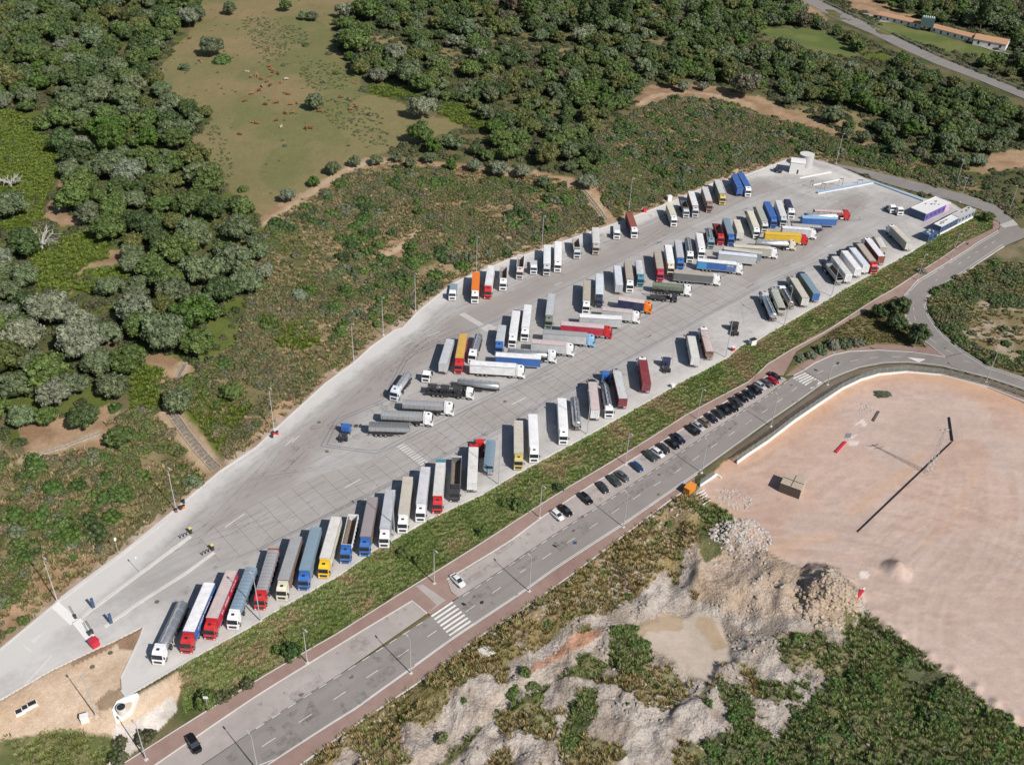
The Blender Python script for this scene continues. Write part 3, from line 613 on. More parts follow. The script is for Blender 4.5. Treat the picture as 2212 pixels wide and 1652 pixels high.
# kerbs
def kerb(name, D, w=.22, h=.15, mat='kerb_concrete', base=.02, lab=None):
    P = resample([tuple(q) for q in GP(D)[:, :2]], 2.5); mb = MB(); rings = []
    for i, p in enumerate(P):
        a = P[max(0, i-1)]; b = P[min(len(P)-1, i+1)]; dd = (b-a).normalized(); nn = Vector((-dd.y, dd.x))*w/2
        z = float(hbase(np.array([p.x]), np.array([p.y]))[0])
        rings.append([(p.x-nn.x, p.y-nn.y, z-.2), (p.x+nn.x, p.y+nn.y, z-.2), (p.x+nn.x, p.y+nn.y, z+base+h), (p.x-nn.x, p.y-nn.y, z+base+h)])
    mb.loft(rings); o = mb.obj(name, [mat]); return setting(o, 'structure', lab)
for D in ([(300,1740),(578,1652),(768,1531),(968,1387),(1106,1295),(1188,1237),(1346,1134),(1506,1024)][1:], [(250,1709),(553,1503.5),(658,1438.5),(775,1366.5),(890,1297.5),(922,1324.5)],
          [(965,1251.5),(1012,1223.5),(1106,1165.5),(1166,1120.5),(1260,1058.5),(1356,998),(1476,925.5),(1659,811.5)],
          [(1714,811.5),(1734,801.5),(1759,785),(1799,767),(1834,759.5),(1896,756.5),(1971,760.5),(2041,771.5)],
          [(2041,771),(1994,735),(1956,690),(1949,652),(1954,637),(1981,607),(2009,590),(2089,540),(2111,525),(2156,498)],
          [(2169,532),(2059,605),(2021,627),(2001,645),(1999,660),(2006,682),(2034,722),(2084,761),(2134,792),(2212,817)],
          [(200,1690),(553,1470.5),(725,1370.5),(903,1258.5),(1106,1130.5),(1231,1050.5),(1403,947.5),(1481,897.5),(1616,825.5),(1659,786.5),(1871,659.5),(2039,554.5),(2084,522.5)],
          [(520,1746),(648,1652.5),(760,1571.5),(910,1469.5),(1028,1379.5),(1106,1331.5),(1241,1236.5),(1321,1176.5),(1378,1133.5),(1443,1083.5),(1481,1058.5)]):
    kerb('kerb', D, lab='pale concrete kerb line')
kerb('kerb', LOT[26:57], .5, .12, lab='pale kerb along the lower edge of the lorry park')
kerb('kerb', LOT[1:27], .45, .12, lab='pale kerb and channel along the hillside edge of the lorry park')
kerb('kerb', [T('02',1645,1330), (300,1241), T('03',700,375)], .9, .18, 'kerb_concrete', lab='raised white kerb island between entrance lanes')
kerb('kerb', [T('02',1850,1470), (400,1239), (300,1302), T('03',900,460)], .8, .18, 'kerb_concrete', lab='second raised white kerb island between entrance lanes')
kerb('kerb', [T('02',1440,1180), T('02',1040,1490), T('02',820,1650), T('03',530,215)], 1.0, .1, 'kerb_concrete', lab='white kerb strip along the entrance lanes')
kerb('kerb', LOT[57:], .3, .12, lab='kerb around the sandy wedge')
# concrete slabs of the lower lane : each its own piece, children of the lorry park
a0 = ULANE; ux, uy = math.cos(a0), math.sin(a0); vx, vy = -uy, ux
def uvl(D): 
    w = np.array([gz(p) for p in D]); return w@np.array([ux, uy]), w@np.array([vx, vy])
uu, vu = uvl([(430,1160),(560,1085),(700,1022),(815,993),(980,907),(1106,835),(1356,702),(1659,541)])
ul, vl = uvl([(430,1222),(553,1190),(765,1083),(1106,910),(1480,708),(1655,613)])
jv = Lines(); su = 4.3; ns = 0; g_ = .06
u = max(uu[0], ul[0])
while u+su < min(uu[-1], ul[-1]):
    t0, t1 = np.interp([u+g_, u+su-g_], uu, vu); b0, b1 = np.interp([u+g_, u+su-g_], ul, vl)
    for k in range(3):
        c4 = []
        for (uu_, ta, ba, sg) in ((u+g_, t0, b0, 0), (u+su-g_, t1, b1, 0)):
            lo_ = ba+(ta-ba)*k/3+g_; hi_ = ba+(ta-ba)*(k+1)/3-g_; c4.append((uu_, lo_, hi_))
        q = [(c4[0][0], c4[0][1]), (c4[1][0], c4[1][1]), (c4[1][0], c4[1][2]), (c4[0][0], c4[0][2])]
        cu = sum(p[0] for p in q)/4; cv = sum(p[1] for p in q)/4; zt = random.uniform(.03, .036)
        v = [(p[0]-cu, p[1]-cv, 0) for p in q]+[(p[0]-cu, p[1]-cv, zt) for p in q]
        me_ = mesh('slab', v, [(4,5,6,7),(0,1,5,4),(1,2,6,5),(2,3,7,6),(3,0,4,7)], ['slab_concrete'])
        o = link('slab', me_, lot, (cu*ux+cv*vx, cu*uy+cv*vy, .036), (0, 0, a0)); ns += 1
    q = [(u-.05, np.interp(u, ul, vl)-.05), (u+su+.05, np.interp(u+su, ul, vl)-.05), (u+su+.05, np.interp(u+su, uu, vu)+.05), (u-.05, np.interp(u, uu, vu)+.05)]
    jv.add([(p[0]*ux+p[1]*vx, p[0]*uy+p[1]*vy, .034+.0005*(ns//3 % 2)) for p in q], [(0,1,2,3)])
    u += su
jv.obj('joint_filler', 'joint', lot)
print('slabs', ns)
# painted and inlaid lines
ZL = .078
L = Lines(); D_ = Lines()
band = [[(0+560,1077),(596,995),(605,960)],]
# double drain lines round the island of bays
isl_low = [T('12',560,552),T('12',1060,620),T('12',1710,290),T('12',2211,55),(1180,802),(1240,770),(1356,706),(1500,628),(1659,545),(1780,482),T('R',825,910)]
isl_low2 = [T('12',610,540),T('12',1040,598),T('12',1700,262),T('12',2211,22),(1240,760),(1356,694),(1500,617),(1659,534),(1770,474),T('R',800,905),T('R',790,880)]
isl_up = [T('12',560,552),T('12',685,322),T('12',1120,140),T('11',1170,1652),T('11',1290,1420),T('11',1640,1275),T('11',1990,1150),T('11',2211,1050),(1240,612),(1400,535),(1560,455),(1620,425),T('V1',1400,190),(1735,393)]
isl_up2 = [T('12',610,540),T('12',710,340),T('12',1150,150),T('11',1200,1652),T('11',1320,1437),T('11',1650,1295),T('11',2211,1068)]
for q in (isl_low, isl_low2, isl_up, isl_up2): D_.line(q, .16, ZL, flat=True)
row1a = [T('12',0,1450),T('12',850,1020),T('12',2211,320),(1280,814),(1480,706),(1650,612),T('R',490,1245)]
D_.line(row1a, .14, ZL, flat=True); D_.line([(p[0]+2, p[1]+4) for p in row1a], .1, ZL, flat=True)
row4a = [(1000,660),(1106,622),(1240,560),(1400,490),(1560,420),(1650,380)]
D_.line([(985,668),(1106,614),(1256,548),(1400,483),(1540,415),(1640,372)], .14, ZL, flat=True)
D_.line([(p[0]+3, p[1]+6) for p in [(1106,614),(1256,548),(1400,483),(1540,415)]], .1, ZL, flat=True)
D_.line([T('12',2211,350),T('12',2211,360)], .1, ZL, flat=True)
D_.obj('drain_line', 'drain_line', lot)
# bay lines (faint white) on the lower row, dashes, arrows, little zebras
F = Lines()
for i in range(34):
    s = i/33; A = Vector((300,1300)).lerp(Vector((1640,622)), s)
for (x, y) in [(470,1210),(520,1186),(575,1158),(640,1124),(705,1092),(760,1066),(815,1038),(870,1010),(925,982),(985,955),(1050,921),(1078,907),(1142,874),(1195,850),(1250,822),(1340,776),(1400,745),(1455,718),(1500,694),(1600,640)]:
    g = gz((x, y)); a_ = math.radians(-103+ (x-500)*.0065)
    e = (g[0]+19*math.cos(a_), g[1]+19*math.sin(a_))
    F.add(*strip_quads([g, e], .14, ZL, flat=True))
for (a, b) in [((1015,643),(1075,615)),]: pass
F.obj('bay_line', 'faded_paint', lot)
for q in ([T('02',1945,1250),T('02',2115,1135)],[T('12',255,545),T('12',330,480)],[T('12',310,520),T('12',375,460)],[T('12',765,912),T('12',905,835)],[T('11',1485,1255),T('11',1585,1215)],
          [T('V3',1110,1010),T('V3',1230,948)],[T('21',1120,1287),T('21',1207,1245)],[T('21',1240,460),T('21',1297,435)],[T('21',372,813),T('21',428,790)],[T('21',2025,835),T('21',2090,802)],[T('V1',135,728),T('V1',193,705)],[T('V1',870,442),T('V1',930,417)],
          [T('V1',920,1105),T('V1',985,1072)],[T('V1',1618,757),T('V1',1665,733)],[T('V1',20,1557),T('V1',100,1515)],[T('21',1980,172),T('21',2035,148)]):
    L.line(q, .28, ZL, flat=True)
for (a, b, n, ln) in [(T('V3',655,240),T('V3',815,335),13,2.2),(T('V3',820,350),T('V3',890,383),6,4.2),(T('12',1220,562),T('12',1420,715),11,2.4)]:
    for i in range(n):
        p = Vector(a).lerp(Vector(b), i/(n-1)); g = gz(p); q = (g[0]+ln*math.cos(a0), g[1]+ln*math.sin(a0)); L.add(*strip_quads([g, q], .42, ZL, flat=True))
for q in ([T('V1',1280,175),T('V1',1530,290)],[T('V1',1590,315),T('V1',1760,385)],[T('V1',1885,408),T('V1',2190,525)],[T('R',920,590),T('R',1060,650)]):
    L.line(q, .35, ZL, flat=True, dash=1.5, gap=1.3)
L.line([T('V1',1110,140),T('V1',1180,230),], .12, ZL, flat=True); L.line([T('V1',950,225),T('V1',1060,180),T('V1',1180,230)], .12, ZL, flat=True)
L.poly([T('03',262,578),T('03',442,458),T('03',290,602)], ZL); L.poly([T('03',158,592),T('03',178,590),T('03',282,665),T('03',265,680)], ZL)
L.poly([T('03',440,705),T('03',200,965),T('03',215,975),T('03',452,712)], ZL)
L.line([T('03',600,330),T('03',735,240)], .2, ZL, flat=True)
L.obj('lane_marking', 'white_paint', lot)
# tyre marks and oil stains
m, t, b = newmat('tyre_mark'); b.inputs['Base Color'].default_value = (.085, .075, .07, 1); b.inputs['Roughness'].default_value = .8
tr = nd(t, 'ShaderNodeBsdfTransparent'); mx = nd(t, 'ShaderNodeMixShader'); out = [n for n in t.nodes if n.type == 'OUTPUT_MATERIAL'][0]
t.links.new(math_(t, 'MULTIPLY', ramp(t, noise(t, .9, 5, .7), .40, .75), .30), mx.inputs[0]); t.links.new(tr.outputs[0], mx.inputs[1]); t.links.new(b.outputs[0], mx.inputs[2]); t.links.new(mx.outputs[0], out.inputs[0])
TY = Lines(); zt_ = ZL+.006
def arc(D, w=.28):
    P = [Vector(gz(p)) for p in D]; Q = []
    for i in range(len(P)-1):
        p0 = P[max(0, i-1)]; p1 = P[i]; p2 = P[i+1]; p3 = P[min(len(P)-1, i+2)]
        for k in range(6):
            s_ = k/6; Q.append(0.5*((2*p1)+(p2-p0)*s_+(2*p0-5*p1+4*p2-p3)*s_*s_+(3*p1-p0-3*p2+p3)*s_**3))
    Q.append(P[-1]); TY.add(*strip_quads(Q, w, zt_, flat=True, step=50))
for q in ([T('12',0,790),T('12',210,715),T('12',430,712),T('12',690,718)],[T('12',0,840),T('12',150,775),T('12',430,752)],[T('12',905,835),T('12',760,935),T('12',710,880),T('12',780,800)],[T('12',400,520),T('12',600,500),T('12',880,690)]):
    arc(q); arc([(p[0]+2, p[1]+6) for p in q])
_r = random.Random(5)
for ln, n_ in (([(200,1350),(560,1060),(760,880),(900,760),(1080,655),(1400,510),(1640,400)], 46), ([(470,1195),(765,1055),(1106,870),(1480,665),(1720,540),(1850,430)], 46), ([(1700,600),(1800,560),(1950,480)], 14), ([(1650,400),(1800,420),(1950,450)], 14)):
    W_ = [Vector(gz(p)) for p in ln]
    for i in range(n_):
        k = _r.randrange(len(W_)-1); s_ = _r.random(); c_ = W_[k].lerp(W_[k+1], s_); dd = (W_[k+1]-W_[k]).normalized(); nn = Vector((-dd.y, dd.x)); o_ = _r.uniform(-8, 8); L_ = _r.uniform(8, 32); bend = _r.uniform(-3.5, 3.5)*(L_/20); e_ = _r.uniform(-.12, .12)
        pts = [c_+nn*(o_+bend*(u_*u_)+e_*u_*L_)+dd*(u_*L_/2) for u_ in (-1, -.6, -.2, .2, .6, 1)]
        for sd_ in (0, 2.0): TY.add(*strip_quads([p+nn*sd_ for p in pts], _r.uniform(.2, .4), zt_+.0006*(i % 5), flat=True, step=50))
for i in range(230):
    ln = _r.choice(([(470,1255),(765,1105),(1106,940),(1480,745),(1660,640)],[(620,1000),(900,850),(1200,740),(1500,590),(1720,480)],[(700,930),(960,760),(1240,640),(1560,470)],[(990,650),(1240,545),(1540,410)]))
    k = _r.randrange(len(ln)-1); c_ = Vector(gz(Vector(ln[k]).lerp(Vector(ln[k+1]), _r.random())))+Vector((_r.uniform(-7, 7), _r.uniform(-7, 7))); r_ = _r.uniform(.3, 1.5)
    v_ = [(c_.x+math.cos(a)*r_*_r.uniform(.6, 1.2), c_.y+math.sin(a)*r_*_r.uniform(.6, 1.2), zt_+.004+.0004*(i % 8)) for a in [2*math.pi*j/10 for j in range(10)]]; TY.add(v_, [tuple(range(10))])
TY.obj('tyre_mark', 'tyre_mark', lot)
TR_ = Lines()
mid = GP([(560,1630),(738,1508),(968,1335),(1188,1185),(1346,1082),(1506,968),(1659,862)])[:, :2]; mid = [Vector(p) for p in mid]
for i in range(150):
    k = _r.randrange(len(mid)-1); dd = (mid[k+1]-mid[k]).normalized(); nn = Vector((-dd.y, dd.x)); c_ = mid[k].lerp(mid[k+1], _r.random())+nn*_r.uniform(-3.6, 9.5)
    if i < 34: # repair patches
        L_, w_ = _r.uniform(1, 7), _r.uniform(.5, 1.6); q = [c_-dd*L_-nn*w_, c_+dd*L_-nn*w_, c_+dd*L_+nn*w_, c_-dd*L_+nn*w_]
    else:
        r_ = _r.uniform(.2, .9); q = [c_+Vector((math.cos(a), math.sin(a)))*r_*_r.uniform(.5, 1.3) for a in [2*math.pi*j/9 for j in range(9)]]
    A = np.array([tuple(p) for p in q]); Z = hbase(A[:, 0], A[:, 1])+.068+.0005*(i % 9); TR_.add(np.column_stack([A, Z]), [tuple(range(len(q)))])
for i in range(26):
    k = _r.randrange(len(mid)-1); dd = (mid[k+1]-mid[k]).normalized(); nn = Vector((-dd.y, dd.x)); c_ = mid[k].lerp(mid[k+1], _r.random())+nn*_r.uniform(-3.4, 3.4); p = [c_]
    for j in range(9): p.append(p[-1]+dd*_r.uniform(.8, 2.2)+nn*_r.uniform(-.4, .4))
    TR_.add(*strip_quads(p, _r.uniform(.06, .22), .0735+.0005*(i % 5), step=50))
o_ = TR_.obj('road_stain', 'tyre_mark'); o_['kind'] = 'structure'
# road markings
R_ = Lines(); zr = .062
R_.line([(560,1652),(590,1642),(768,1528),(968,1383.5),(1106,1291.5),(1188,1233),(1346,1130),(1506,1020),(1659,910)], .16, zr)
R_.line([(1659,910),(1781,824),(1819,807),(1859,792),(1909,783),(1959,781),(2034,789),(2134,814),(2212,839)], .16, zr+.001)
R_.line([(1340-787,1574),(738,1455.5),(923,1336.5)], .14, zr+.002, dash=1.9, gap=1.7)
R_.line([(1000,1287),(1068,1243),(1106,1217.5),(1281,1102.5),(1456,987.5),(1659,854.5),(1700,824)], .14, zr+.003, dash=1.9, gap=1.7)
R_.line([T('13',50,1493),T('13',150,1428),T('13',385,1275),T('13',735,1045),T('13',1005,865),T('13',1265,692),T('13',1560,490)], .13, zr+.001, dash=3, gap=5.2)
R_.line([T('13',1810,330),T('13',2070,150),T('23',50,0),T('22',240,1540),T('22',650,1275),T('22',1010,1030),T('22',1370,805),T('22',1660,605),T('22',1960,400),T('22',2211,230),(1735,826)], .12, zr+.001, dash=3, gap=5.2)
R_.line([(1765,807),(1800,790),(1838,780),(1884,772.5),(1940,770),(2010,778)], .12, zr+.001, dash=3, gap=4.5)
R_.line([(1973,662),(1976,690),(2000,725),(2034,750),(2084,780),(2160,805)], .12, zr+.0045, dash=3, gap=4)
R_.line([(1973,655),(1990,635),(2010,615),(2060,578),(2110,545),(2160,515)], .12, zr+.0045, dash=2.5, gap=4)
R_.line([(2168,534),(2059,607),(2022,629),(2003,646),(2001,660),(2008,682),(2036,722),(2086,760)], .14, zr+.005) if False else None
R_.line([(2166,528),(2056,602),(2018,625),(1998,644),(1996,660),(2003,683),(2031,723),(2081,764),(2131,795),(2212,821)], .14, zr+.005)
R_.line([(2158,502),(2112,529),(2091,543),(2011,594),(1984,610),(1958,638),(1953,652),(1959,688),(1990,728)], .14, zr+.005)
for q in ([(1960,772),(2000,776),(1985,783)],): R_.poly(q, zr+.002)
for i in range(8):
    s = i/7; a = Vector((932,1331)).lerp(Vector((977,1379)), s); b_ = Vector((978,1300)).lerp(Vector((1023,1348)), s); R_.line([a, b_], .5, zr)
for i in range(7):
    s = i/6; a = Vector((1714,818)).lerp(Vector((1751,839)), s); b_ = Vector((1741,806)).lerp(Vector((1775,824)), s); R_.line([a, b_], .5, zr)
for i in range(8):
    s = i/7; a = Vector(T('R',2005,955)).lerp(Vector(T('R',2085,905)), s)+Vector((3, 0)); b_ = a+Vector((8, 6)); R_.line([T('R',2005+15*i,950-6*i), T('R',2050+15*i,975-3*i)], .5, zr+.002)
R_.obj('lane_marking', 'white_paint')
bpy.data.objects['lane_marking.001']['kind'] = 'structure'
# short arm paved across the brick pavement beside the zebra
rep(sheet('pavement', [T('13',1380,105),T('13',1440,95),T('13',1640,230),T('13',1480,345),T('13',1560,270)], 'bay_asphalt', .15, 3), 'grey paved crossing strip through the brick pavement')
# far highway, farm drive
HW = [(1700,-40),(1765,0),(1812,22),(1892,60),(1955,90),(2030,125),(2120,160),(2212,198),(2330,240),(2330,262),(2212,214),(2110,172),(2020,138),(1945,104),(1885,74),(1800,38),(1745,8),(1640,-50)]
rep(sheet('road', HW, 'asphalt', .12, 8), 'distant grey country road crossing the hillside above the wood')
rep(sheet('path', [(1860,32),(1895,46),(1990,62),(2070,85),(2150,112),(2180,122),(2180,117),(2120,98),(2060,78),(1990,56),(1900,40),(1865,26)], 'bay_asphalt', .12, 8), 'pale drive in front of the distant farm sheds')
# ================================================================== vegetation
def zat(name, x, y):
    t_ = x/y
    ri = np.clip(np.searchsorted(ys, y)-1, 0, nr-1); ci = np.clip(np.searchsorted(tx, t_)-1, 0, nc-1)
    return ZM[name][ri, ci]
def foliage_mat(name, inst):
    m, t, b = newmat(name)
    if inst:
        col = nd(t, 'ShaderNodeAttribute', attribute_name='tint', attribute_type='INSTANCER').outputs['Color']
    else: col = nd(t, 'ShaderNodeObjectInfo').outputs['Color']
    tone = nd(t, 'ShaderNodeAttribute', attribute_name='tone').outputs['Fac']
    sc = nd(t, 'ShaderNodeVectorMath', operation='SCALE'); t.links.new(col, sc.inputs[0])
    t.links.new(math_(t, 'ADD', math_(t, 'MULTIPLY', tone, .95), .58), sc.inputs['Scale'])
    c = mixc(t, math_(t, 'MULTIPLY', ramp(t, tone, .6, 1.0), .22), sc.outputs[0], (.17, .16, .09))
    t.links.new(c, b.inputs['Base Color']); b.inputs['Roughness'].default_value = .55; b.inputs['Specular IOR Level'].default_value = .35
    tr = nd(t, 'ShaderNodeBsdfTranslucent'); t.links.new(c, tr.inputs[0])
    mx = nd(t, 'ShaderNodeMixShader'); mx.inputs[0].default_value = .14
    out = [n for n in t.nodes if n.type == 'OUTPUT_MATERIAL'][0]
    t.links.new(b.outputs[0], mx.inputs[1]); t.links.new(tr.outputs[0], mx.inputs[2]); t.links.new(mx.outputs[0], out.inputs[0])
foliage_mat('foliage', False); foliage_mat('foliage_inst', True)
simple('bark', (.15, .12, .095), .9, var=.3, scale=6); simple('dead_wood', (.42, .40, .37), .9, var=.2)
_bm = bmesh.new(); bmesh.ops.create_icosphere(_bm, subdivisions=2, radius=1); ICO2 = (np.array([v.co[:] for v in _bm.verts]), np.array([[v.index for v in f.verts] for f in _bm.faces])); _bm.free()
_bm = bmesh.new(); bmesh.ops.create_icosphere(_bm, subdivisions=1, radius=1); ICO1 = (np.array([v.co[:] for v in _bm.verts]), np.array([[v.index for v in f.verts] for f in _bm.faces])); _bm.free()
def rdirs(r, n):
    v = r.normal(size=(n, 3)); return v/np.linalg.norm(v, axis=1, keepdims=True)
def crown_mesh(name, seed, nl, lr, squash, leafn, leafs, zmin=-.25, ico=ICO1, mat='foliage', shell=(.60, .80), zc=None, taper=0., coref=.82):
    r = np.random.default_rng(seed)
    D = rdirs(r, nl*8); D = D[D[:, 2] > zmin]
    # spread the lobes out
    keep = [0]
    for i in range(1, len(D)):
        if len(keep) >= nl: break
        if np.min(np.linalg.norm(D[keep]-D[i], axis=1)) > 1.75/math.sqrt(nl): keep.append(i)
    D = D[keep]; n = len(D)
    out = 1+.5*(fbm(D[:, 0]*3+seed, D[:, 1]*3+D[:, 2]*2, 1.2, 2)-.5)*2
    rad = r.uniform(shell[0], shell[1], n)*out
    P = D*rad[:, None]*np.array([1, 1, squash])
    if taper: P[:, :2] *= (1-taper*np.clip(P[:, 2:3]/squash, 0, 1))
    R = lr*r.uniform(.65, 1.3, n)
    if zc is None: zc = 0.
    vs = []; fs = []; tone = []; k = 0
    ltone = r.uniform(0, 1, n)
    for i in range(n):
        v = ico[0]*(R[i]*coref)*(1+.25*(r.random((len(ico[0]), 1))-.5)); v[:, 2] *= .85
        vs.append(v+P[i]); fs.append(ico[1]+k); k += len(v); tone.append(np.full(len(ico[1]), ltone[i]*.55+.1))
    # inner body so that no sky shows right through the middle
    v = ICO2[0]*np.array([.62, .62, .55*squash])*(1+.2*(r.random((len(ICO2[0]), 1))-.5)); 
    if zmin > -.2: v[:, 2] = np.maximum(v[:, 2], -.05)
    vs.append(v); fs.append(ICO2[1]+k); k += len(v); tone.append(np.full(len(ICO2[1]), .2))
    lf = []
    for i in range(n):
        d = rdirs(r, leafn); d = d+D[i]*.45; d /= np.linalg.norm(d, axis=1, keepdims=True)
        p = P[i]+d*np.array([1, 1, .85])*(R[i]*r.uniform(.82, 1.12, (leafn, 1)))
        nn = d+r.normal(size=(leafn, 3))*.45; nn /= np.linalg.norm(nn, axis=1, keepdims=True)
        a = np.cross(nn, r.normal(size=(leafn, 3))); a /= np.linalg.norm(a, axis=1, keepdims=True); b = np.cross(nn, a)
        s = leafs*r.uniform(.6, 1.3, (leafn, 1))
        q = np.stack([p-a*s, p-b*s*.75, p+a*s, p+b*s*.75], 1).reshape(-1, 3)
        vs.append(q); fi = np.arange(leafn*4).reshape(-1, 4)+k; k += len(q); lf.append(fi)
        tone.append(np.clip(ltone[i]*.55+r.uniform(-.05, .5, leafn), 0, 1))
    V = np.concatenate(vs); V[:, 2] += zc
    tris = np.concatenate(fs); quads = np.concatenate(lf)
    nico = len(ico[1])*n+len(ICO2[1])
    me = bpy.data.meshes.new(name); me.vertices.add(len(V)); me.vertices.foreach_set('co', V.ravel())
    me.loops.add(tris.size+quads.size); me.loops.foreach_set('vertex_index', np.concatenate([tris.ravel(), quads.ravel()]))
    me.polygons.add(len(tris)+len(quads))
    me.polygons.foreach_set('loop_start', np.concatenate([np.arange(len(tris))*3, tris.size+np.arange(len(quads))*4]))
    me.polygons.foreach_set('loop_total', np.concatenate([np.full(len(tris), 3), np.full(len(quads), 4)]))
    me.update()
    T_ = np.concatenate(tone[:n+1]+tone[n+1:])
    at = me.attributes.new('tone', 'FLOAT', 'FACE'); at.data.foreach_set('value', T_)
    me.materials.append(MATS[mat]); return me
def limb(mb, p, q, r0, r1, r, n=6, seg=3, wob=.12):
    p = Vector(p); q = Vector(q); L = (q-p).length; a = p
    for i in range(seg):
        b = p.lerp(q, (i+1)/seg)+Vector(r.normal(size=3)*wob*L*(1 if i < seg-1 else .3)/seg)
        mb.cyl(a, b, r0+(r1-r0)*i/seg, r0+(r1-r0)*(i+1)/seg, n); a = b
    return a
def trunk_mesh(name, seed, h=.8, spread=.55, r0=.085, limbs=5, mat='bark'):
    r = np.random.default_rng(seed); mb = MB()
    top = limb(mb, (0, 0, -.12), (r.normal()*.05, r.normal()*.05, h*.45), r0, r0*.7, r)
    for i in range(limbs):
        a = 2*math.pi*i/limbs+r.uniform(-.4, .4); e = Vector((math.cos(a)*spread*r.uniform(.6, 1.1), math.sin(a)*spread*r.uniform(.6, 1.1), h*r.uniform(.85, 1.2)))
        m_ = limb(mb, top, e, r0*.5, r0*.16, r, 5)
    return mb.mesh(name, [mat])
OAK = [crown_mesh('oak_crown', 20+i, [60,44,72,52,66,40,58][i], [.225,.27,.2,.24,.21,.29,.24][i], [.72,.62,.8,.95,.66,.78,.85][i], [46,60,40,52,44,64,48][i], .058, zc=.85) for i in range(7)]
OAKT = [trunk_mesh('oak_trunk', 50+i, 1.0) for i in range(3)]
TALL = [crown_mesh('tall_crown', 30+i, 60, .26, 2.1, 46, .075, zmin=-.8, zc=2.3, taper=.45, coref=.6) for i in range(3)]
TALLT = [trunk_mesh('tall_trunk', 60+i, 2.6, .4, .07, 6) for i in range(2)]
YOUNG = [crown_mesh('young_crown', 40+i, 34, .30, .85, 50, .075, zc=1.05, zmin=-.5) for i in range(3)]
BUSHM = [crown_mesh('shrub_foliage', 70+i, 26, .30, .80, 60, .07, zmin=0., zc=.05) for i in range(3)]
STEM = trunk_mesh('shrub_stem', 66, .6, .4, .06, 4)
BUSHI = [crown_mesh('scrub_plant', 80+i, 13, .40, .62, 26, .115, zmin=0., zc=0., mat='foliage_inst') for i in range(5)]
OAKI = [crown_mesh('wood_tree', 90+i, 40, .26, .74, 36, .078, zc=.8, mat='foliage_inst') for i in range(4)]
def tuft_mesh(name, seed, nb, h, w, spread):
    r = np.random.default_rng(seed); v = []; f = []; tn = []
    for i in range(nb):
        a = r.uniform(0, 6.28); d = Vector((math.cos(a), math.sin(a), 0)); o = d*spread*math.sqrt(r.random()); c = Vector((-d.y, d.x, 0))
        hh = h*r.uniform(.6, 1.2); ww = w*r.uniform(.6, 1.3); b = o+d*hh*r.uniform(.15, .75)+Vector((0, 0, hh)); k = len(v)
        mid = (o+b)/2+Vector((0, 0, hh*.15))
        v += [o-c*ww, o+c*ww, mid+c*ww*.8, mid-c*ww*.8, b]; f += [(k, k+1, k+2, k+3), (k+3, k+2, k+4)]; t_ = r.random(); tn += [t_, min(1, t_+.2)]
    me = mesh(name, v, f, ['foliage_inst']); at = me.attributes.new('tone', 'FLOAT', 'FACE'); at.data.foreach_set('value', tn); return me
TUFT = [tuft_mesh('grass_tuft', 5+i, 26, .75, .085, .55) for i in range(4)]
TUFTV = [tuft_mesh('bank_tuft', 15+i, 34, .42, .10, .85) for i in range(4)]
def rock_mesh(name, seed):
    r = np.random.default_rng(seed); v = ICO1[0]*(1+.5*(r.random((12, 1))-.5))*np.array([1, r.uniform(.6, .9), r.uniform(.45, .7)])
    return mesh(name, v, [tuple(x) for x in ICO1[1]], ['stone'])
m, t, b = newmat('stone'); _a = nd(t, 'ShaderNodeAttribute', attribute_name='tint', attribute_type='INSTANCER')
t.links.new(mixc(t, math_(t, 'MULTIPLY', ramp(t, noise(t, 1.5, 4), .35, .7), .45), _a.outputs['Color'], (.20, .17, .15)), b.inputs['Base Color']); b.inputs['Roughness'].default_value = .95
ROCKS = [rock_mesh('rock', i) for i in range(5)]
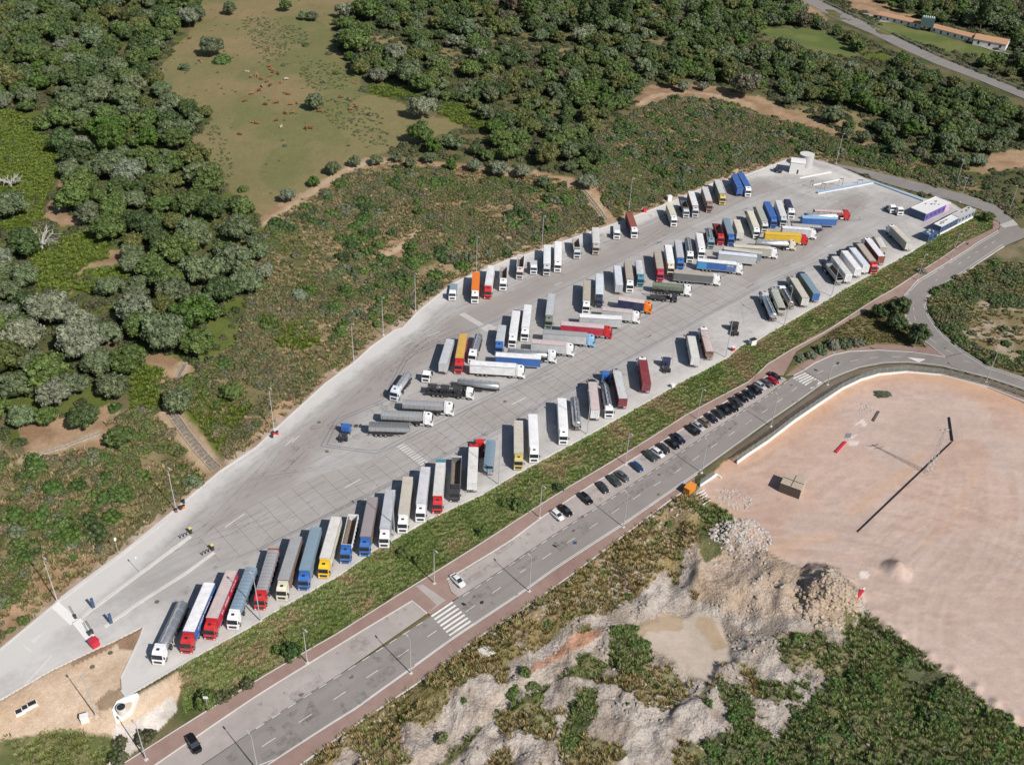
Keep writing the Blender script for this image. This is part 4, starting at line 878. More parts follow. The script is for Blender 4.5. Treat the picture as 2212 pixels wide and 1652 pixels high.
def scatter(name, P, scale, idx, tint, srcs, label, cat, align=None, tilt=0.):
    """one loose mass of plants, carried by geometry nodes"""
    n = len(P)
    me = bpy.data.meshes.new(name); me.vertices.add(n); me.vertices.foreach_set('co', np.asarray(P, float).ravel())
    for nm, typ, val in (('sc', 'FLOAT', scale), ('pick', 'INT', idx), ('turn', 'FLOAT', RNG.uniform(0, 6.28, n))):
        a = me.attributes.new(nm, typ, 'POINT'); a.data.foreach_set('value', np.asarray(val))
    a = me.attributes.new('tint', 'FLOAT_COLOR', 'POINT'); a.data.foreach_set('color', np.concatenate([tint, np.ones((n, 1))], 1).ravel())
    c = bpy.data.collections.new(name+'_kinds')
    for i, s in enumerate(srcs):
        o = bpy.data.objects.new('%s_kind_%d' % (name, i), s); c.objects.link(o)
    g = bpy.data.node_groups.new(name, 'GeometryNodeTree'); g.interface.new_socket('Geometry', in_out='INPUT', socket_type='NodeSocketGeometry'); g.interface.new_socket('Geometry', in_out='OUTPUT', socket_type='NodeSocketGeometry')
    N = g.nodes.new; gi = N('NodeGroupInput'); go = N('NodeGroupOutput')
    mp = N('GeometryNodeMeshToPoints'); ip = N('GeometryNodeInstanceOnPoints'); ci = N('GeometryNodeCollectionInfo')
    ci.inputs['Collection'].default_value = c; ci.inputs['Separate Children'].default_value = True; ci.inputs['Reset Children'].default_value = True
    def na(nm, typ):
        q = N('GeometryNodeInputNamedAttribute'); q.data_type = typ; q.inputs['Name'].default_value = nm; return q.outputs['Attribute']
    cb = N('ShaderNodeCombineXYZ'); g.links.new(na('turn', 'FLOAT'), cb.inputs[2])
    er = N('FunctionNodeEulerToRotation'); g.links.new(cb.outputs[0], er.inputs[0])
    g.links.new(gi.outputs[0], mp.inputs['Mesh']); g.links.new(mp.outputs[0], ip.inputs['Points']); g.links.new(ci.outputs[0], ip.inputs['Instance'])
    ip.inputs['Pick Instance'].default_value = True
    g.links.new(na('pick', 'INT'), ip.inputs['Instance Index']); g.links.new(er.outputs[0], ip.inputs['Rotation']); g.links.new(na('sc', 'FLOAT'), ip.inputs['Scale'])
    g.links.new(ip.outputs[0], go.inputs[0])
    o = link(name, me); md = o.modifiers.new('scatter', 'NODES'); md.node_group = g
    tag(o, label, cat, kind='stuff'); return o
def sample(dens, y0=95, y1=760, xs=None):
    """random points of the view wedge, uniform on the ground; returns x, y"""
    xs = xs or (.90 if y1 < 470 else .70)
    area = xs*(y1**2-y0**2); n = int(area*dens)
    y = np.sqrt(RNG.uniform(y0**2, y1**2, n)); x = RNG.uniform(-xs, xs, n)*y
    return x, y
def tints(n, cols, w, var=.16):
    c = np.array(cols)[RNG.choice(len(cols), n, p=np.array(w)/sum(w))]
    return c*(1+RNG.uniform(-var, var, (n, 1)))*(1+RNG.uniform(-.06, .06, (n, 3)))
def bush_mass(name, x, y, s, tint, srcs, label, cat, sink=.06):
    z = hland(x, y)-sink
    print(name, len(x))
    return scatter(name, np.column_stack([x, y, z]), s, RNG.integers(0, len(srcs), len(x)), tint, srcs, label, cat)
# ---- scrub on the slopes
x, y = sample(1.0, 95, 560, .9)
m = zat('scrub', x, y) & ~zat('lot', x, y) & ~zat('edge', x, y) & ~zat('chan', x, y)
clump = fbm(x, y, 11, 4, 50); m &= RNG.random(len(x)) < sstep(.36, .55, clump)*1.1+.05
m &= ~(zat('soil', x, y) & (RNG.random(len(x)) > .06)); m &= ~(zat('mead', x, y) & (RNG.random(len(x)) > .25))
x = x[m]; y = y[m]; n = len(x)
s = .5+1.25*RNG.random(n)**2.2*(0.5+fbm(x, y, 20, 3, 51)); 
cols = [(.128, .126, .052), (.098, .106, .042), (.155, .132, .066), (.122, .130, .076), (.082, .108, .034), (.180, .145, .085)]
tt = tints(n, cols, [3, 3, 2, 2, 1, 1.6]); gsel = fbm(x, y, 24, 3, 53) > .56; gsel &= RNG.random(n) < .6; tt[gsel] = tints(gsel.sum(), [(.090, .125, .030), (.110, .128, .040)], [1, 1])
bush_mass('scrub', x, y, s, tt, BUSHI, 'dense low olive and brown scrub covering the slopes above the lorry park', 'scrub')
x, y = sample(.035, 95, 560, .9); m = zat('scrub', x, y) & ~zat('lot', x, y) & ~zat('edge', x, y) & ~zat('chan', x, y) & ~zat('soil', x, y) & (fbm(x, y, 26, 3, 55) > .42); x = x[m]; y = y[m]; n = len(x)
bush_mass('tall_scrub', x, y, RNG.uniform(1.5, 3.1, n), tints(n, [(.060, .110, .022), (.052, .085, .026), (.115, .135, .075), (.085, .135, .03)], [2, 2, 1.5, 1]), BUSHI, 'taller dark and grey-green bushes scattered through the scrub slope', 'scrub')
# ---- undergrowth in woods and right-hand rough ground
x, y = sample(.12, 95, 720)
free = ~(zat('scrub', x, y) | zat('past', x, y) | zat('lot', x, y) | zat('plot', x, y) | zat('quar', x, y) | zat('verge', x, y) | zat('isle', x, y) | zat('sandw', x, y) | zat('greenf', x, y) | zat('soil', x, y) | zat('edge', x, y) | zat('rb', x, y))
pqx, pqy, _ = proj(x, y, hland(x, y)); free &= (pqy < 470) | (pqx < 560)
for hz_ in (0, 2, 4): pqx, pqy, _ = proj(x, y, hland(x, y)+hz_); free &= ~inpoly(pqx, pqy, HW)
m = free & ~(zat('mead', x, y) & (RNG.random(len(x)) > .08)) & (RNG.random(len(x)) < sstep(.30, .5, fbm(x, y, 14, 3, 60))+.25)
x = x[m]; y = y[m]; n = len(x)
bush_mass('undergrowth', x, y, RNG.uniform(.6, 2.0, n), tints(n, [(.075, .085, .035), (.10, .10, .05), (.055, .075, .025)], [2, 2, 1]), BUSHI, 'patchy undergrowth of low shrubs among the trees', 'undergrowth')
x, y = sample(.9, 150, 330)
m = zat('rb', x, y) & (RNG.random(len(x)) < sstep(.36, .58, fbm(x, y, 10, 4, 61))*np.where(zat('rbeige', x, y), .03, .8)+.015)
x = x[m]; y = y[m]; n = len(x)
bush_mass('thicket', x, y, .5+1.7*RNG.random(n)**1.8, tints(n, [(.080, .110, .040), (.115, .12, .055), (.07, .12, .028), (.15, .13, .065)], [2, 2, 2, 1.4]), BUSHI, 'green thicket on rough ground right of the curving access road', 'thicket')
# ---- grasses
def grassmass(name, zone_, dens, cols, w, srng, y0, y1, label, cat='grass', lo=.3, hi=.5, seed=70, srcs=None):
    x, y = sample(dens, y0, y1); m = zone_(x, y) & ~zat('lot', x, y) & ~zat('chan', x, y)
    m &= RNG.random(len(x)) < sstep(lo, hi, fbm(x, y, 7, 3, seed))
    x = x[m]; y = y[m]; n = len(x)
    t_ = tints(n, cols, w); sel = fbm(x, y, 9, 3, seed+5) > .5
    if len(cols) > 1: t_[sel] = tints(sel.sum(), cols[:2], [1, 1])
    if name == 'quarry_grass':
        k_ = zat('qgrn', x, y) | ((proj(x, y, hland(x, y))[0] > 1640) & (proj(x, y, hland(x, y))[1] > 1370)); t_[k_] = tints(k_.sum(), [(.13, .19, .05), (.17, .20, .07), (.22, .20, .10)], [2, 2, 1])
    if name == 'verge_grass':
        f_ = fbm(x, y, 6, 4, 93)+RNG.normal(0, .06, n); k_ = f_ > .60; t_[k_] = tints(k_.sum(), [(.13, .19, .045), (.16, .21, .06)], [1, 1]); k_ = f_ < .37; t_[k_] = tints(k_.sum(), [(.36, .27, .16), (.30, .24, .12)], [1, 1])
    bush_mass(name, x, y, RNG.uniform(*srng, n), t_, srcs or TUFT, label, cat, 0)
grassmass('verge_grass', lambda x, y: zat('verge', x, y), 4.2, [(.185, .25, .07), (.23, .265, .095), (.32, .30, .155), (.25, .265, .11)], [3.4, 3, 1.6, 3], (.4, .85), 105, 420, 'long green and straw grass on the bank below the lorry park', lo=.0, hi=.25, srcs=TUFTV)
grassmass('corner_grass', lambda x, y: zat('blg', x, y), 3.0, [(.16,.20,.05),(.22,.22,.09),(.13,.17,.04)], [1,1,1], (.6,1.1), 95, 135, 'green grass in the near corner beside the sandy wedge', lo=.2, hi=.45, srcs=TUFTV)
grassmass('quarry_grass', lambda x, y: zat('quar', x, y) & ~zat('qmud', x, y) & ~zat('qtrk', x, y) & ~zat('exc', x, y) & ((fbm(x, y, 9, 5, 22) > .54) | zat('qdry', x, y) | zat('qgrn', x, y)), 1.9, [(.22, .195, .075), (.30, .225, .10), (.36, .275, .15), (.17, .20, .06)], [3, 3, 2, 2], (.5, 1.1), 95, 240, 'dry brown and green grass on the rubble ground below the road', lo=.2, hi=.45)
grassmass('slope_grass', lambda x, y: (zat('scrub', x, y) | zat('edge', x, y)), .95, [(.27, .215, .11), (.19, .18, .07), (.34, .27, .15)], [2, 2, 2], (.6, 1.3), 105, 460, 'dry straw grass between the shrubs of the slope', lo=.25, hi=.55)
grassmass('meadow_grass', lambda x, y: zat('mead', x, y), 1.6, [(.10, .15, .016), (.125, .16, .024)], [2, 2], (.7, 1.3), 180, 520, 'bright green lush grass of the small meadows', lo=0, hi=.1)
grassmass('rough_grass', lambda x, y: zat('rb', x, y) & ~(zat('rbeige', x, y) & (RNG.random(len(x)) > .3)), 1.2, [(.20,.19,.08),(.16,.18,.06),(.27,.22,.12)], [1,1,1], (.6,1.2), 150, 330, 'brown and green rough grass right of the access road', lo=.2, hi=.5)
grassmass('island_grass', lambda x, y: zat('isle', x, y), 2., [(.14, .13, .05), (.17, .15, .06)], [2, 2], (.4, .8), 150, 320, 'brownish grass on the traffic island under the dark trees')
x, y = sample(.45, 250, 700, .6); m = (zat('past', x, y) | zat('opn', x, y)) & (RNG.random(len(x)) < np.where(zat('pw', x, y), .55, .012))
x = x[m]; y = y[m]; n = len(x)
bush_mass('pasture_weeds', x, y, RNG.uniform(.3, .75, n), tints(n, [(.115, .135, .055), (.095, .12, .045)], [1, 1]), BUSHI[:3], 'low green weeds dotted in patches over the pasture', 'weeds')
# green bushes of the quarry
x, y = sample(.55, 95, 230); m = zat('quar', x, y) & (zat('qgrn', x, y) | (RNG.random(len(x)) < .03)) & ~zat('qmud', x, y) & ~zat('exc', x, y) & (RNG.random(len(x)) < sstep(.42, .62, fbm(x, y, 6, 3, 77))*.62)
x = x[m]; y = y[m]; n = len(x)
bush_mass('quarry_shrubs', x, y, RNG.uniform(.4, 1.5, n), tints(n, [(.070, .125, .028), (.095, .140, .038), (.115, .13, .055)], [2, 2, 1.4]), BUSHI, 'loose green shrubs spreading over the rubble ground', 'shrubs')
x, y = sample(1.5, 95, 215); f_ = fbm(x, y, 6, 4, 79); m = zat('quar', x, y) & ~zat('qmud', x, y) & ~zat('qtrk', x, y) & (f_ > .50) & (fbm(x, y, 9, 5, 22) < .60) & ~(zat('qgrn', x, y) & (RNG.random(len(x)) > .08))
x = x[m]; y = y[m]; n = len(x)
bush_mass('rubble', x, y, .12+.55*RNG.random(n)**3, tints(n, [(.40, .345, .29), (.34, .28, .22)], [1, 1]), ROCKS, 'pale stone rubble strewn over the excavated ground', 'rubble', 0)
def heap(name, D, r, n, smin, smax, label, col=(.46, .425, .39)):
    g = GL(D); a = RNG.uniform(0, 6.28, n); q = r*np.sqrt(RNG.random(n)); x = g.x+q*np.cos(a)*1.2; y = g.y+q*np.sin(a)
    bush_mass(name, x, y, smin+(smax-smin)*RNG.random(n)**2, tints(n, [col], [1]), ROCKS, label, 'rubble', 0)
heap('rubble_heap', (1600, 1148), 6.5, 520, .12, .75, 'heap of broken pale stone beside the orange skip corner')
heap('rubble_heap', (1585, 1078), 4, 160, .1, .5, 'spill of white rubble by the end of the wall')
heap('rubble_heap', (1790, 1290), 6.5, 340, .2, .95, 'stones on the ochre spoil heap at the corner of the sandy plot', (.42, .33, .23))
# ---- trees
COLN = {'g': ((.118, .150, .072), 'grey-green'), 'm': ((.090, .133, .034), 'green'), 'd': ((.060, .094, .030), 'dark green'), 'o': ((.112, .125, .036), 'olive'), 'b': ((.070, .130, .020), 'bright green'), 'y': ((.16, .16, .04), 'yellow-green'), 'w': ((.175, .195, .125), 'pale silvery'), 'r': ((.135, .115, .075), 'brownish')}
HAND = [(368,78,30,'m'),(405,45,17,'m'),(430,48,20,'g'),(457,122,27,'g'),(232,135,20,'d'),(298,150,26,'m'),(332,132,20,'m'),(312,168,20,'d'),(362,22,20,'m'),(497,33,16,'g'),(617,25,14,'m'),(655,44,12,'g'),(676,46,14,'g'),(728,55,11,'m'),
        (745,70,18,'m'),(793,82,22,'m'),(770,120,34,'m'),(742,95,18,'g'),(818,180,22,'w'),(884,188,34,'g'),(850,170,20,'g'),(680,238,22,'g'),(910,258,30,'w'),(1025,100,20,'m'),(1068,83,26,'o'),(948,46,13,'g'),(800,50,36,'m'),(913,115,20,'g'),(923,132,19,'m'),
        (1065,142,17,'d'),(1098,152,20,'d'),(720,378,17,'g'),(680,403,13,'b'),(768,361,14,'g'),(815,358,14,'g'),(858,351,12,'g'),(888,363,15,'g'),(928,353,16,'g'),(975,370,12,'b'),(1025,372,18,'w'),(1078,383,24,'w'),(623,437,19,'w'),(1173,406,16,'g'),(1268,409,22,'w'),
        (1231,373,16,'g'),(1128,384,20,'w'),(1518,196,13,'w'),(1531,181,14,'g'),(1453,191,18,'o'),(1476,199,16,'w'),(1408,171,11,'g'),(1606,211,33,'r'),(1216,173,16,'r'),(1894,687,19,'d'),(1934,682,24,'d'),(1930,717,23,'d'),(1978,743,23,'d'),(1829,299,14,'g'),(1864,309,15,'g'),
        (1795,266,24,'g'),(1934,336,20,'g'),(1984,344,15,'w'),(2021,357,17,'g'),(2071,361,20,'g'),(2109,359,20,'w'),(2139,334,18,'g'),(2174,304,20,'g'),(185,922,36,'d'),(262,964,31,'m'),(105,919,25,'m'),(390,891,36,'g'),(50,922,30,'g'),(503,861,26,'m'),
        (165,455,40,'m'),(240,520,40,'m'),(330,600,30,'m'),(510,600,45,'g'),(440,620,42,'g'),(520,520,38,'g'),(360,760,50,'g'),(300,700,45,'w'),(430,770,38,'m'),(120,700,50,'w'),(180,780,50,'w'),(60,760,45,'w'),(40,860,40,'g'),(250,860,35,'g'),(30,470,35,'g'),(50,530,24,'d'),
        (2129,478,15,'m'),(412,470,36,'m'),(450,455,30,'m'),(380,500,26,'o'),(430,400,34,'g'),(350,440,34,'o'),(20,650,34,'g'),(560,560,22,'g'),(470,690,24,'m'),(20,700,34,'w'),(240,640,30,'g'),(300,650,26,'g'),(380,660,40,'g'),(180,722,34,'w')]
FL = [(-150,-100),(430,-100),(430,60),(340,120),(330,175),(400,235),(455,250),(440,290),(410,300),(455,350),(480,400),(570,480),(572,620),(530,660),(480,690),(470,745),(300,790),(290,830),(290,870),(235,880),(130,905),(40,895),(-150,980)]
FR = [(760,-110),(2420,-110),(2420,330),(2212,315),(2130,345),(2050,372),(1990,340),(1900,312),(1800,282),(1700,235),(1640,200),(1560,180),(1480,175),(1400,185),(1370,205),(1330,255),(1290,290),(1295,340),(1262,390),(1180,385),(1060,360),(960,338),(860,330),(880,318),(940,292),(1010,275),(930,240),(865,215),(800,190),(770,160),(738,110),(735,60)]
EUC = [[(1130,75),(1050,30),(1050,-110),(1400,-110),(1395,50),(1300,90),(1200,60)],[(1430,70),(1560,60),(1580,-110),(1430,-110)],[(1700,62),(1760,62),(1770,0),(1700,0)],[(2070,90),(2300,90),(2300,-110),(2080,-110)]]
HWB = [(1640,-120),(1720,-120),(1765,-10),(1812,12),(1892,45),(1955,78),(2030,112),(2120,148),(2330,228),(2330,290),(2212,226),(2110,186),(2020,150),(1945,116),(1885,86),(1800,50),(1735,20)]
YARD = [(1800,0),(1900,20),(2000,45),(2115,66),(2190,76),(2200,120),(2180,128),(2040,108),(1900,60),(1790,15)]
FIELD = [(1640,-110),(1900,-110),(1900,-20),(1880,20),(1800,0),(1740,-30)]
cand = []
x, y = sample(.09, 120, 850, .70)
z = hland(x, y); px, py, w_ = proj(x, y, z)
okm = (inpoly(px, py, FL) | inpoly(px, py, FR)) & ~zat('mead', x, y) & ~zat('greenf', x, y) & ~zat('opn', x, y) & ~zat('past', x, y) & ~(zat('soil', x, y) & (RNG.random(len(x)) > .1)) & ~inpoly(px, py, HWB) & ~inpoly(px, py, YARD)
okm &= ~(inpoly(px, py, FIELD) & (RNG.random(len(x)) > .12)) & ~(zat('lot', x, y))
pmx, pmy, _ = proj(x, y, z+5.5)
for hz_, dx_ in ((3, 0), (6, 0)):
    pm2x, pm2y, _ = proj(x, y, z+hz_); okm &= ~inpoly(pm2x, pm2y, HWB[2:])
for hz_, dx_ in ((3, 0), (3, -20), (3, 20), (6, -14), (6, 14), (9, 0)):
    pm2x, pm2y, _ = proj(x, y, z+hz_)
    for q_ in MEAD[:6]+[SOIL[5], SOIL[6]]: okm &= ~inpoly(pm2x+dx_, pm2y, q_)
for q_ in GREENF+[HWB, YARD]: okm &= ~inpoly(pmx, pmy+2, q_)
okm &= ~inpoly(pmx, pmy, PAST[2:12]+[(700,380),(560,300)])
dens = np.ones(len(x)); dens[inpoly(px, py, [(760,40),(1240,70),(1240,200),(1000,200),(850,120)])] = .55; dens[inpoly(px, py, [(1700,150),(2212,260),(2212,330),(1800,290)])] = 1.0
dens[(px < 420) & (py > 30) & (py < 160) & (px > 250)] = .6
okm &= RNG.random(len(x)) < dens*np.where(px < 600, 1, .5)
x = x[okm]; y = y[okm]; z = z[okm]; px = px[okm]; py = py[okm]; w_ = w_[okm]
TR = []   # x,y,z,r,kind,col,px,py,pr
for (a, b, rp, c) in HAND:
    g = GL((a, b)); dist = (Vector((g.x, g.y, g.z-CH))).dot(Vector(_F)); TR.append((g.x, g.y, g.z, rp*dist/CF, 'oak', c, a, b, rp))
tpos = np.array([(t_[0], t_[1], t_[3]) for t_ in TR])
cell = {}
def near(x, y, r, kf=.74):
    i, j = int(x//12), int(y//12)
    for a in (i-1, i, i+1):
        for b in (j-1, j, j+1):
            for (u, v, q) in cell.get((a, b), ()):
                if (u-x)**2+(v-y)**2 < (kf*(q+r))**2: return True
    return False
for t_ in tpos: cell.setdefault((int(t_[0]//12), int(t_[1]//12)), []).append(tuple(t_))
for i in range(len(x)):
    euc = any(inpoly(np.array([px[i]]), np.array([py[i]]), q)[0] for q in EUC) and random.random() < .75
    left = px[i] < 600
    r = random.uniform(3.2, 7.0) if left else random.uniform(2.8, 5.6)
    if py[i] < 300 and left: r *= .95
    if euc: r = random.uniform(3.4, 5.0)
    if not left and px[i] > 1250 and py[i] > 60: r = random.uniform(2.8, 5.6)
    if near(x[i], y[i], r*(.8 if euc else 1), .72 if left else .72): continue
    cell.setdefault((int(x[i]//12), int(y[i]//12)), []).append((x[i], y[i], r))
    gn = fbm(x[i], y[i], 45, 2, 90)
    wts = [2.3, 3.6, 2.2, 1.7, .5, 0, .5] if left else [1.9, 3.4, 2.6, 2.0, .35, 0, .3]
    if left and py[i] > 560: wts = [3, 1.8, .8, .8, .3, 0, 1.6]
    c = random.choices('gmdobyw', wts)[0]
    if euc: c = random.choices('grmd', [3, 1, 2, 2])[0]
    TR.append((x[i], y[i], z[i], r, 'tall' if euc else 'oak', c, px[i], py[i], r*CF/w_[i]))
print('trees', len(TR))
def vis(t_): return -40 < t_[6] < 2252 and -10 < t_[7] < 1690
TR.sort(key=lambda t_: -(t_[8] if vis(t_) else 0)*(1.3 if t_[4] == 'tall' else 1)-(1000 if (t_[6], t_[7]) in {(h[0], h[1]) for h in HAND} else 0))
IND, REST = TR[:300], TR[300:]
def region(px, py):
    if inpoly(np.array([px]), np.array([py]), [(1690,660),(1690,820),(2010,760),(1960,640)])[0]: return 'on the traffic island'
    if px > 1990 and py > 420: return 'beside the blue cabins'
    if py > 830: return 'below the left wood'
    if px < 600 and py > 640: return 'in the lower left wood'
    if px < 600 and py > 380: return 'around the bright green meadows'
    if px < 340 and py > 180: return 'by the upper green meadow'
    if px < 460 and py <= 180: return 'at the wooded top corner'
    if px < 480: return 'on the edge of the cow pasture'
    if px < 740: return 'standing in the cow pasture'
    if py > 330 and px < 1300: return 'along the dirt track'
    if px < 1120 and py > 140: return 'in the wood beside the pasture'
    if px < 1120: return 'behind the cow pasture'
    if px < 1400 and py > 140: return 'above the sandy track'
    if px < 1650 and py > 160: return 'along the curved dirt track'
    if px < 1650: return 'in the topmost wood'
    if py < 120 and px > 1850: return 'around the distant farm sheds'
    if py > 230: return 'above the blue cabins'
    return 'below the country road'
def setlabels(items):
    """items: (object, stem label, px) ; equal stems get an ordinal"""
    by = {}
    for it in items: by.setdefault(it[1], []).append(it)
    for k, l in by.items():
        if len(l) == 1: l[0][0]['label'] = k; continue
        l.sort(key=lambda q: q[2])
        for i, q in enumerate(l): q[0]['label'] = '%s, %s from the left' % (k, nth(i+1))
lab = []
for i, (x_, y_, z_, r, kind, c, a, b, pr) in enumerate(IND):
    hs = random.uniform(.88, 1.15); island = inpoly(np.array([a]), np.array([b]), [(1690,660),(1690,820),(2010,760),(1960,640)])[0]
    small = r < 2.6
    nm = 'tall_tree' if kind == 'tall' else ('young_tree' if small else 'oak_tree')
    o = empty(nm, (x_, y_, z_-.05), random.uniform(0, 6.28))
    cm = random.choice(TALL if kind == 'tall' else YOUNG if (small or island) else OAK)
    cc = COLN[c][0]; v_ = random.uniform(.85, 1.15); col = tuple(q*v_*random.uniform(.95, 1.05) for q in cc)
    cr = link('crown', cm, o, scale=(r, r*random.uniform(.9, 1.1), r*hs), color=col, rot=(0, 0, random.uniform(0, 6.28)))
    link('trunk', random.choice(TALLT if kind == 'tall' else OAKT), o, scale=(r, r, r*hs*(1 if kind == 'tall' else .8)))
    sz = 'tall' if kind == 'tall' else 'small' if r < 3 else 'medium' if r < 5 else 'large' if r < 7 else 'huge'
    tag(o, '', 'tree', 'trees on the hillside and in the woods')
    lab.append((o, '%s %s %s %s' % (sz, COLN[c][1], 'tree' if kind == 'tall' or small else 'oak', region(a, b)), a))
setlabels(lab)
for srcs, kind in ((OAKI, 'oak'),):
    R_ = [t_ for t_ in REST if not (t_[6] < -200 or t_[6] > 2420)]
    P_ = np.array([(t_[0], t_[1], t_[2]-.1) for t_ in R_]); s_ = np.array([t_[3]*(1.15 if t_[4] == 'tall' else 1) for t_ in R_])
    tn = np.array([COLN[t_[5]][0] for t_ in R_])*RNG.uniform(.82, 1.15, (len(R_), 1))
    scatter('distant_wood', P_, s_, RNG.integers(0, len(srcs), len(R_)), tn, srcs, 'rest of the dense oak wood covering the far hillside', 'wood'); print('far trees', len(R_))
# ---- shrubs one can point at
SH = [(773,555,13,'g','s'),(793,547,17,'m','s'),(818,532,17,'m','s'),(888,537,17,'m','s'),(844,507,13,'d','s'),(891,577,14,'b','s'),(713,600,17,'g','s'),(733,590,15,'g','s'),(645,640,18,'w','s'),(673,630,17,'m','s'),(730,670,18,'m','s'),(580,702,27,'m','s'),
      (930,472,13,'g','s'),(910,462,17,'m','s'),(903,442,14,'m','s'),(1018,430,12,'m','s'),(1028,465,14,'m','s'),(815,702,12,'m','s'),(240,1120,22,'b','s'),(152,1162,24,'b','s'),(280,1077,9,'b','s'),(158,1205,10,'b','s'),
      (630,1410,24,'d','v'),(600,1405,14,'m','v'),(445,1516,26,'m','v'),(1088,1088,15,'m','v'),(1125,1096,22,'m','v'),(1206,1055,14,'d','v'),(908,1213,16,'m','v'),(868,1198,14,'m','v'),(1040,1153,14,'m','v'),
      (526,412,13,'m','p'),(400,150,14,'g','p'),(480,135,20,'m','p'),(710,118,8,'g','p'),(783,196,9,'g','p'),(726,160,8,'m','p'),(616,316,6,'g','p'),(660,100,8,'m','p'),(612,143,6,'g','p'),
      (1727,777,12,'w','i'),(1751,770,14,'w','i'),(1771,760,15,'g','i'),(1799,750,18,'w','i'),(1821,747,19,'g','i'),(1843,743,18,'w','i'),(1855,742,15,'w','i'),(1872,740,15,'y','i'),(2109,757,10,'d','r'),(1990,590,12,'w','r')]
WHERE = {'s': 'on the scrub slope above the lorry park', 'v': 'on the grass bank below the lorry park', 'p': 'in the cow pasture', 'i': 'in the hedge row on the traffic island', 'r': 'on the rough ground right of the access road'}
lab = []
for (a, b, rp, c, wz) in SH:
    g = GL((a, b)); dist = Vector((g.x, g.y, g.z-CH)).dot(Vector(_F)); r = rp*dist/CF
    o = empty('shrub', (g.x, g.y, g.z-.05), random.uniform(0, 6.28)); col = tuple(q*random.uniform(.92, 1.1) for q in COLN[c][0])
    link('foliage', random.choice(BUSHM), o, scale=(r, r*random.uniform(.85, 1.1), r*(1.25 if wz in 'iv' else 1.0)), color=col)
    link('stem', STEM, o, scale=(r, r, r))
    sz = 'small' if r < 1.4 else 'big' if r > 2.4 else 'rounded'
    tag(o, '', 'shrub', 'shrubs standing out on the slopes'); lab.append((o, '%s %s shrub %s' % (sz, COLN[c][1], WHERE[wz]), a))
setlabels(lab)
# dead tree
def dead(D, r, lb, seed):
    g = GL(D); rr = np.random.default_rng(seed); o = empty('dead_tree', g); tag(o, lb, 'dead tree')
    mb = MB(); tp = limb(mb, (0, 0, -.2), (.2, .1, r*.35), .35, .28, rr); mb.obj('trunk', ['dead_wood'], o)
    for i in range(11):
        a = 2*math.pi*i/11+rr.uniform(-.2, .2); b_ = MB(); e = tp+Vector((math.cos(a)*r*rr.uniform(.6, 1), math.sin(a)*r*rr.uniform(.6, 1), r*rr.uniform(.15, .75)))
        limb(b_, tp, e, .2, .07, rr, 5, 4, .2)
        for k in range(7):
            s0 = tp.lerp(e, rr.uniform(.3, .95)); limb(b_, s0, s0+Vector(rr.normal(size=3)*r*.16)+Vector((math.cos(a), math.sin(a), .5))*r*.2, .09, .035, rr, 4, 2, .2)
        b_.obj('branch', ['dead_wood'], o)
dead((92, 540), 6.2, 'bare bleached dead tree lying open beside the bright green meadow', 3)
dead((24, 405), 4.2, 'smaller bare dead tree at the edge of the upper green meadow', 5)
# ================================================================== lorries
objpaint('paint', .32, 0, .16); objpaint('tarp', .6, 0, .36, .3, .6); objpaint('bodywork', .4, 0, .28, .4, .5); objpaint('metal_tank', .28, .75, .22, .5, .5); objpaint('car_paint', .18, .15, .05)
simple('tyre', (.022, .022, .022), .85, var=.3); simple('chassis_steel', (.045, .045, .048), .6, var=.3); simple('rim', (.45, .45, .44), .45, .5, var=.2)
simple('dark_plastic', (.03, .03, .033), .5); simple('light_glass', (.75, .75, .72), .15); simple('red_lens', (.45, .02, .02), .2); simple('alu', (.5, .51, .52), .4, .6)
m, t, b = newmat('window_glass'); b.inputs['Base Color'].default_value = (.02, .026, .034, 1); b.inputs['Roughness'].default_value = .08; b.inputs['Specular IOR Level'].default_value = .7
m, t, b = newmat('load_dark'); c = mixc(t, ramp(t, noise(t, 2.5, 5, .7), .3, .7), (.10, .075, .06), (.24, .19, .15)); t.links.new(c, b.inputs['Base Color']); b.inputs['Roughness'].default_value = .95
ZG = .045                                 # running surface of the lorry park
def wheel_mesh(name, r, w, twin=False):
    mb = MB(); prof = [(r*.55, w*.5), (r*.93, w*.5), (r, w*.38), (r, -w*.38), (r*.93, -w*.5), (r*.55, -w*.5)]
    n = 14; rings = []
    for i in range(n):
        a = 2*math.pi*i/n; rings.append([(math.cos(a)*q[0], q[1], math.sin(a)*q[0]) for q in prof])
    rings.append(rings[0]); mb.loft(rings, 0, False)
    mb.cyl((0, -w*.36, 0), (0, w*.36, 0), r*.56, r*.56, 12, 1); mb.cyl((0, -w*.52, 0), (0, w*.52, 0), r*.2, r*.2, 8, 1)
    return mb.mesh(name, ['tyre', 'rim'])
WH = wheel_mesh('wheel', .52, .34); WT = wheel_mesh('twin_wheel', .52, .62)
def bm_bevel(me, w, seg=2):
    bm = bmesh.new(); bm.from_mesh(me); bmesh.ops.remove_doubles(bm, verts=bm.verts, dist=1e-4)
    bmesh.ops.recalc_face_normals(bm, faces=bm.faces)
    es = [e for e in bm.edges if len(e.link_faces) == 2 and e.calc_face_angle(0) > .5]
    bmesh.ops.bevel(bm, geom=es, offset=w, segments=seg, affect='EDGES', profile=.6, clamp_overlap=True); bm.to_mesh(me); bm.free(); return me
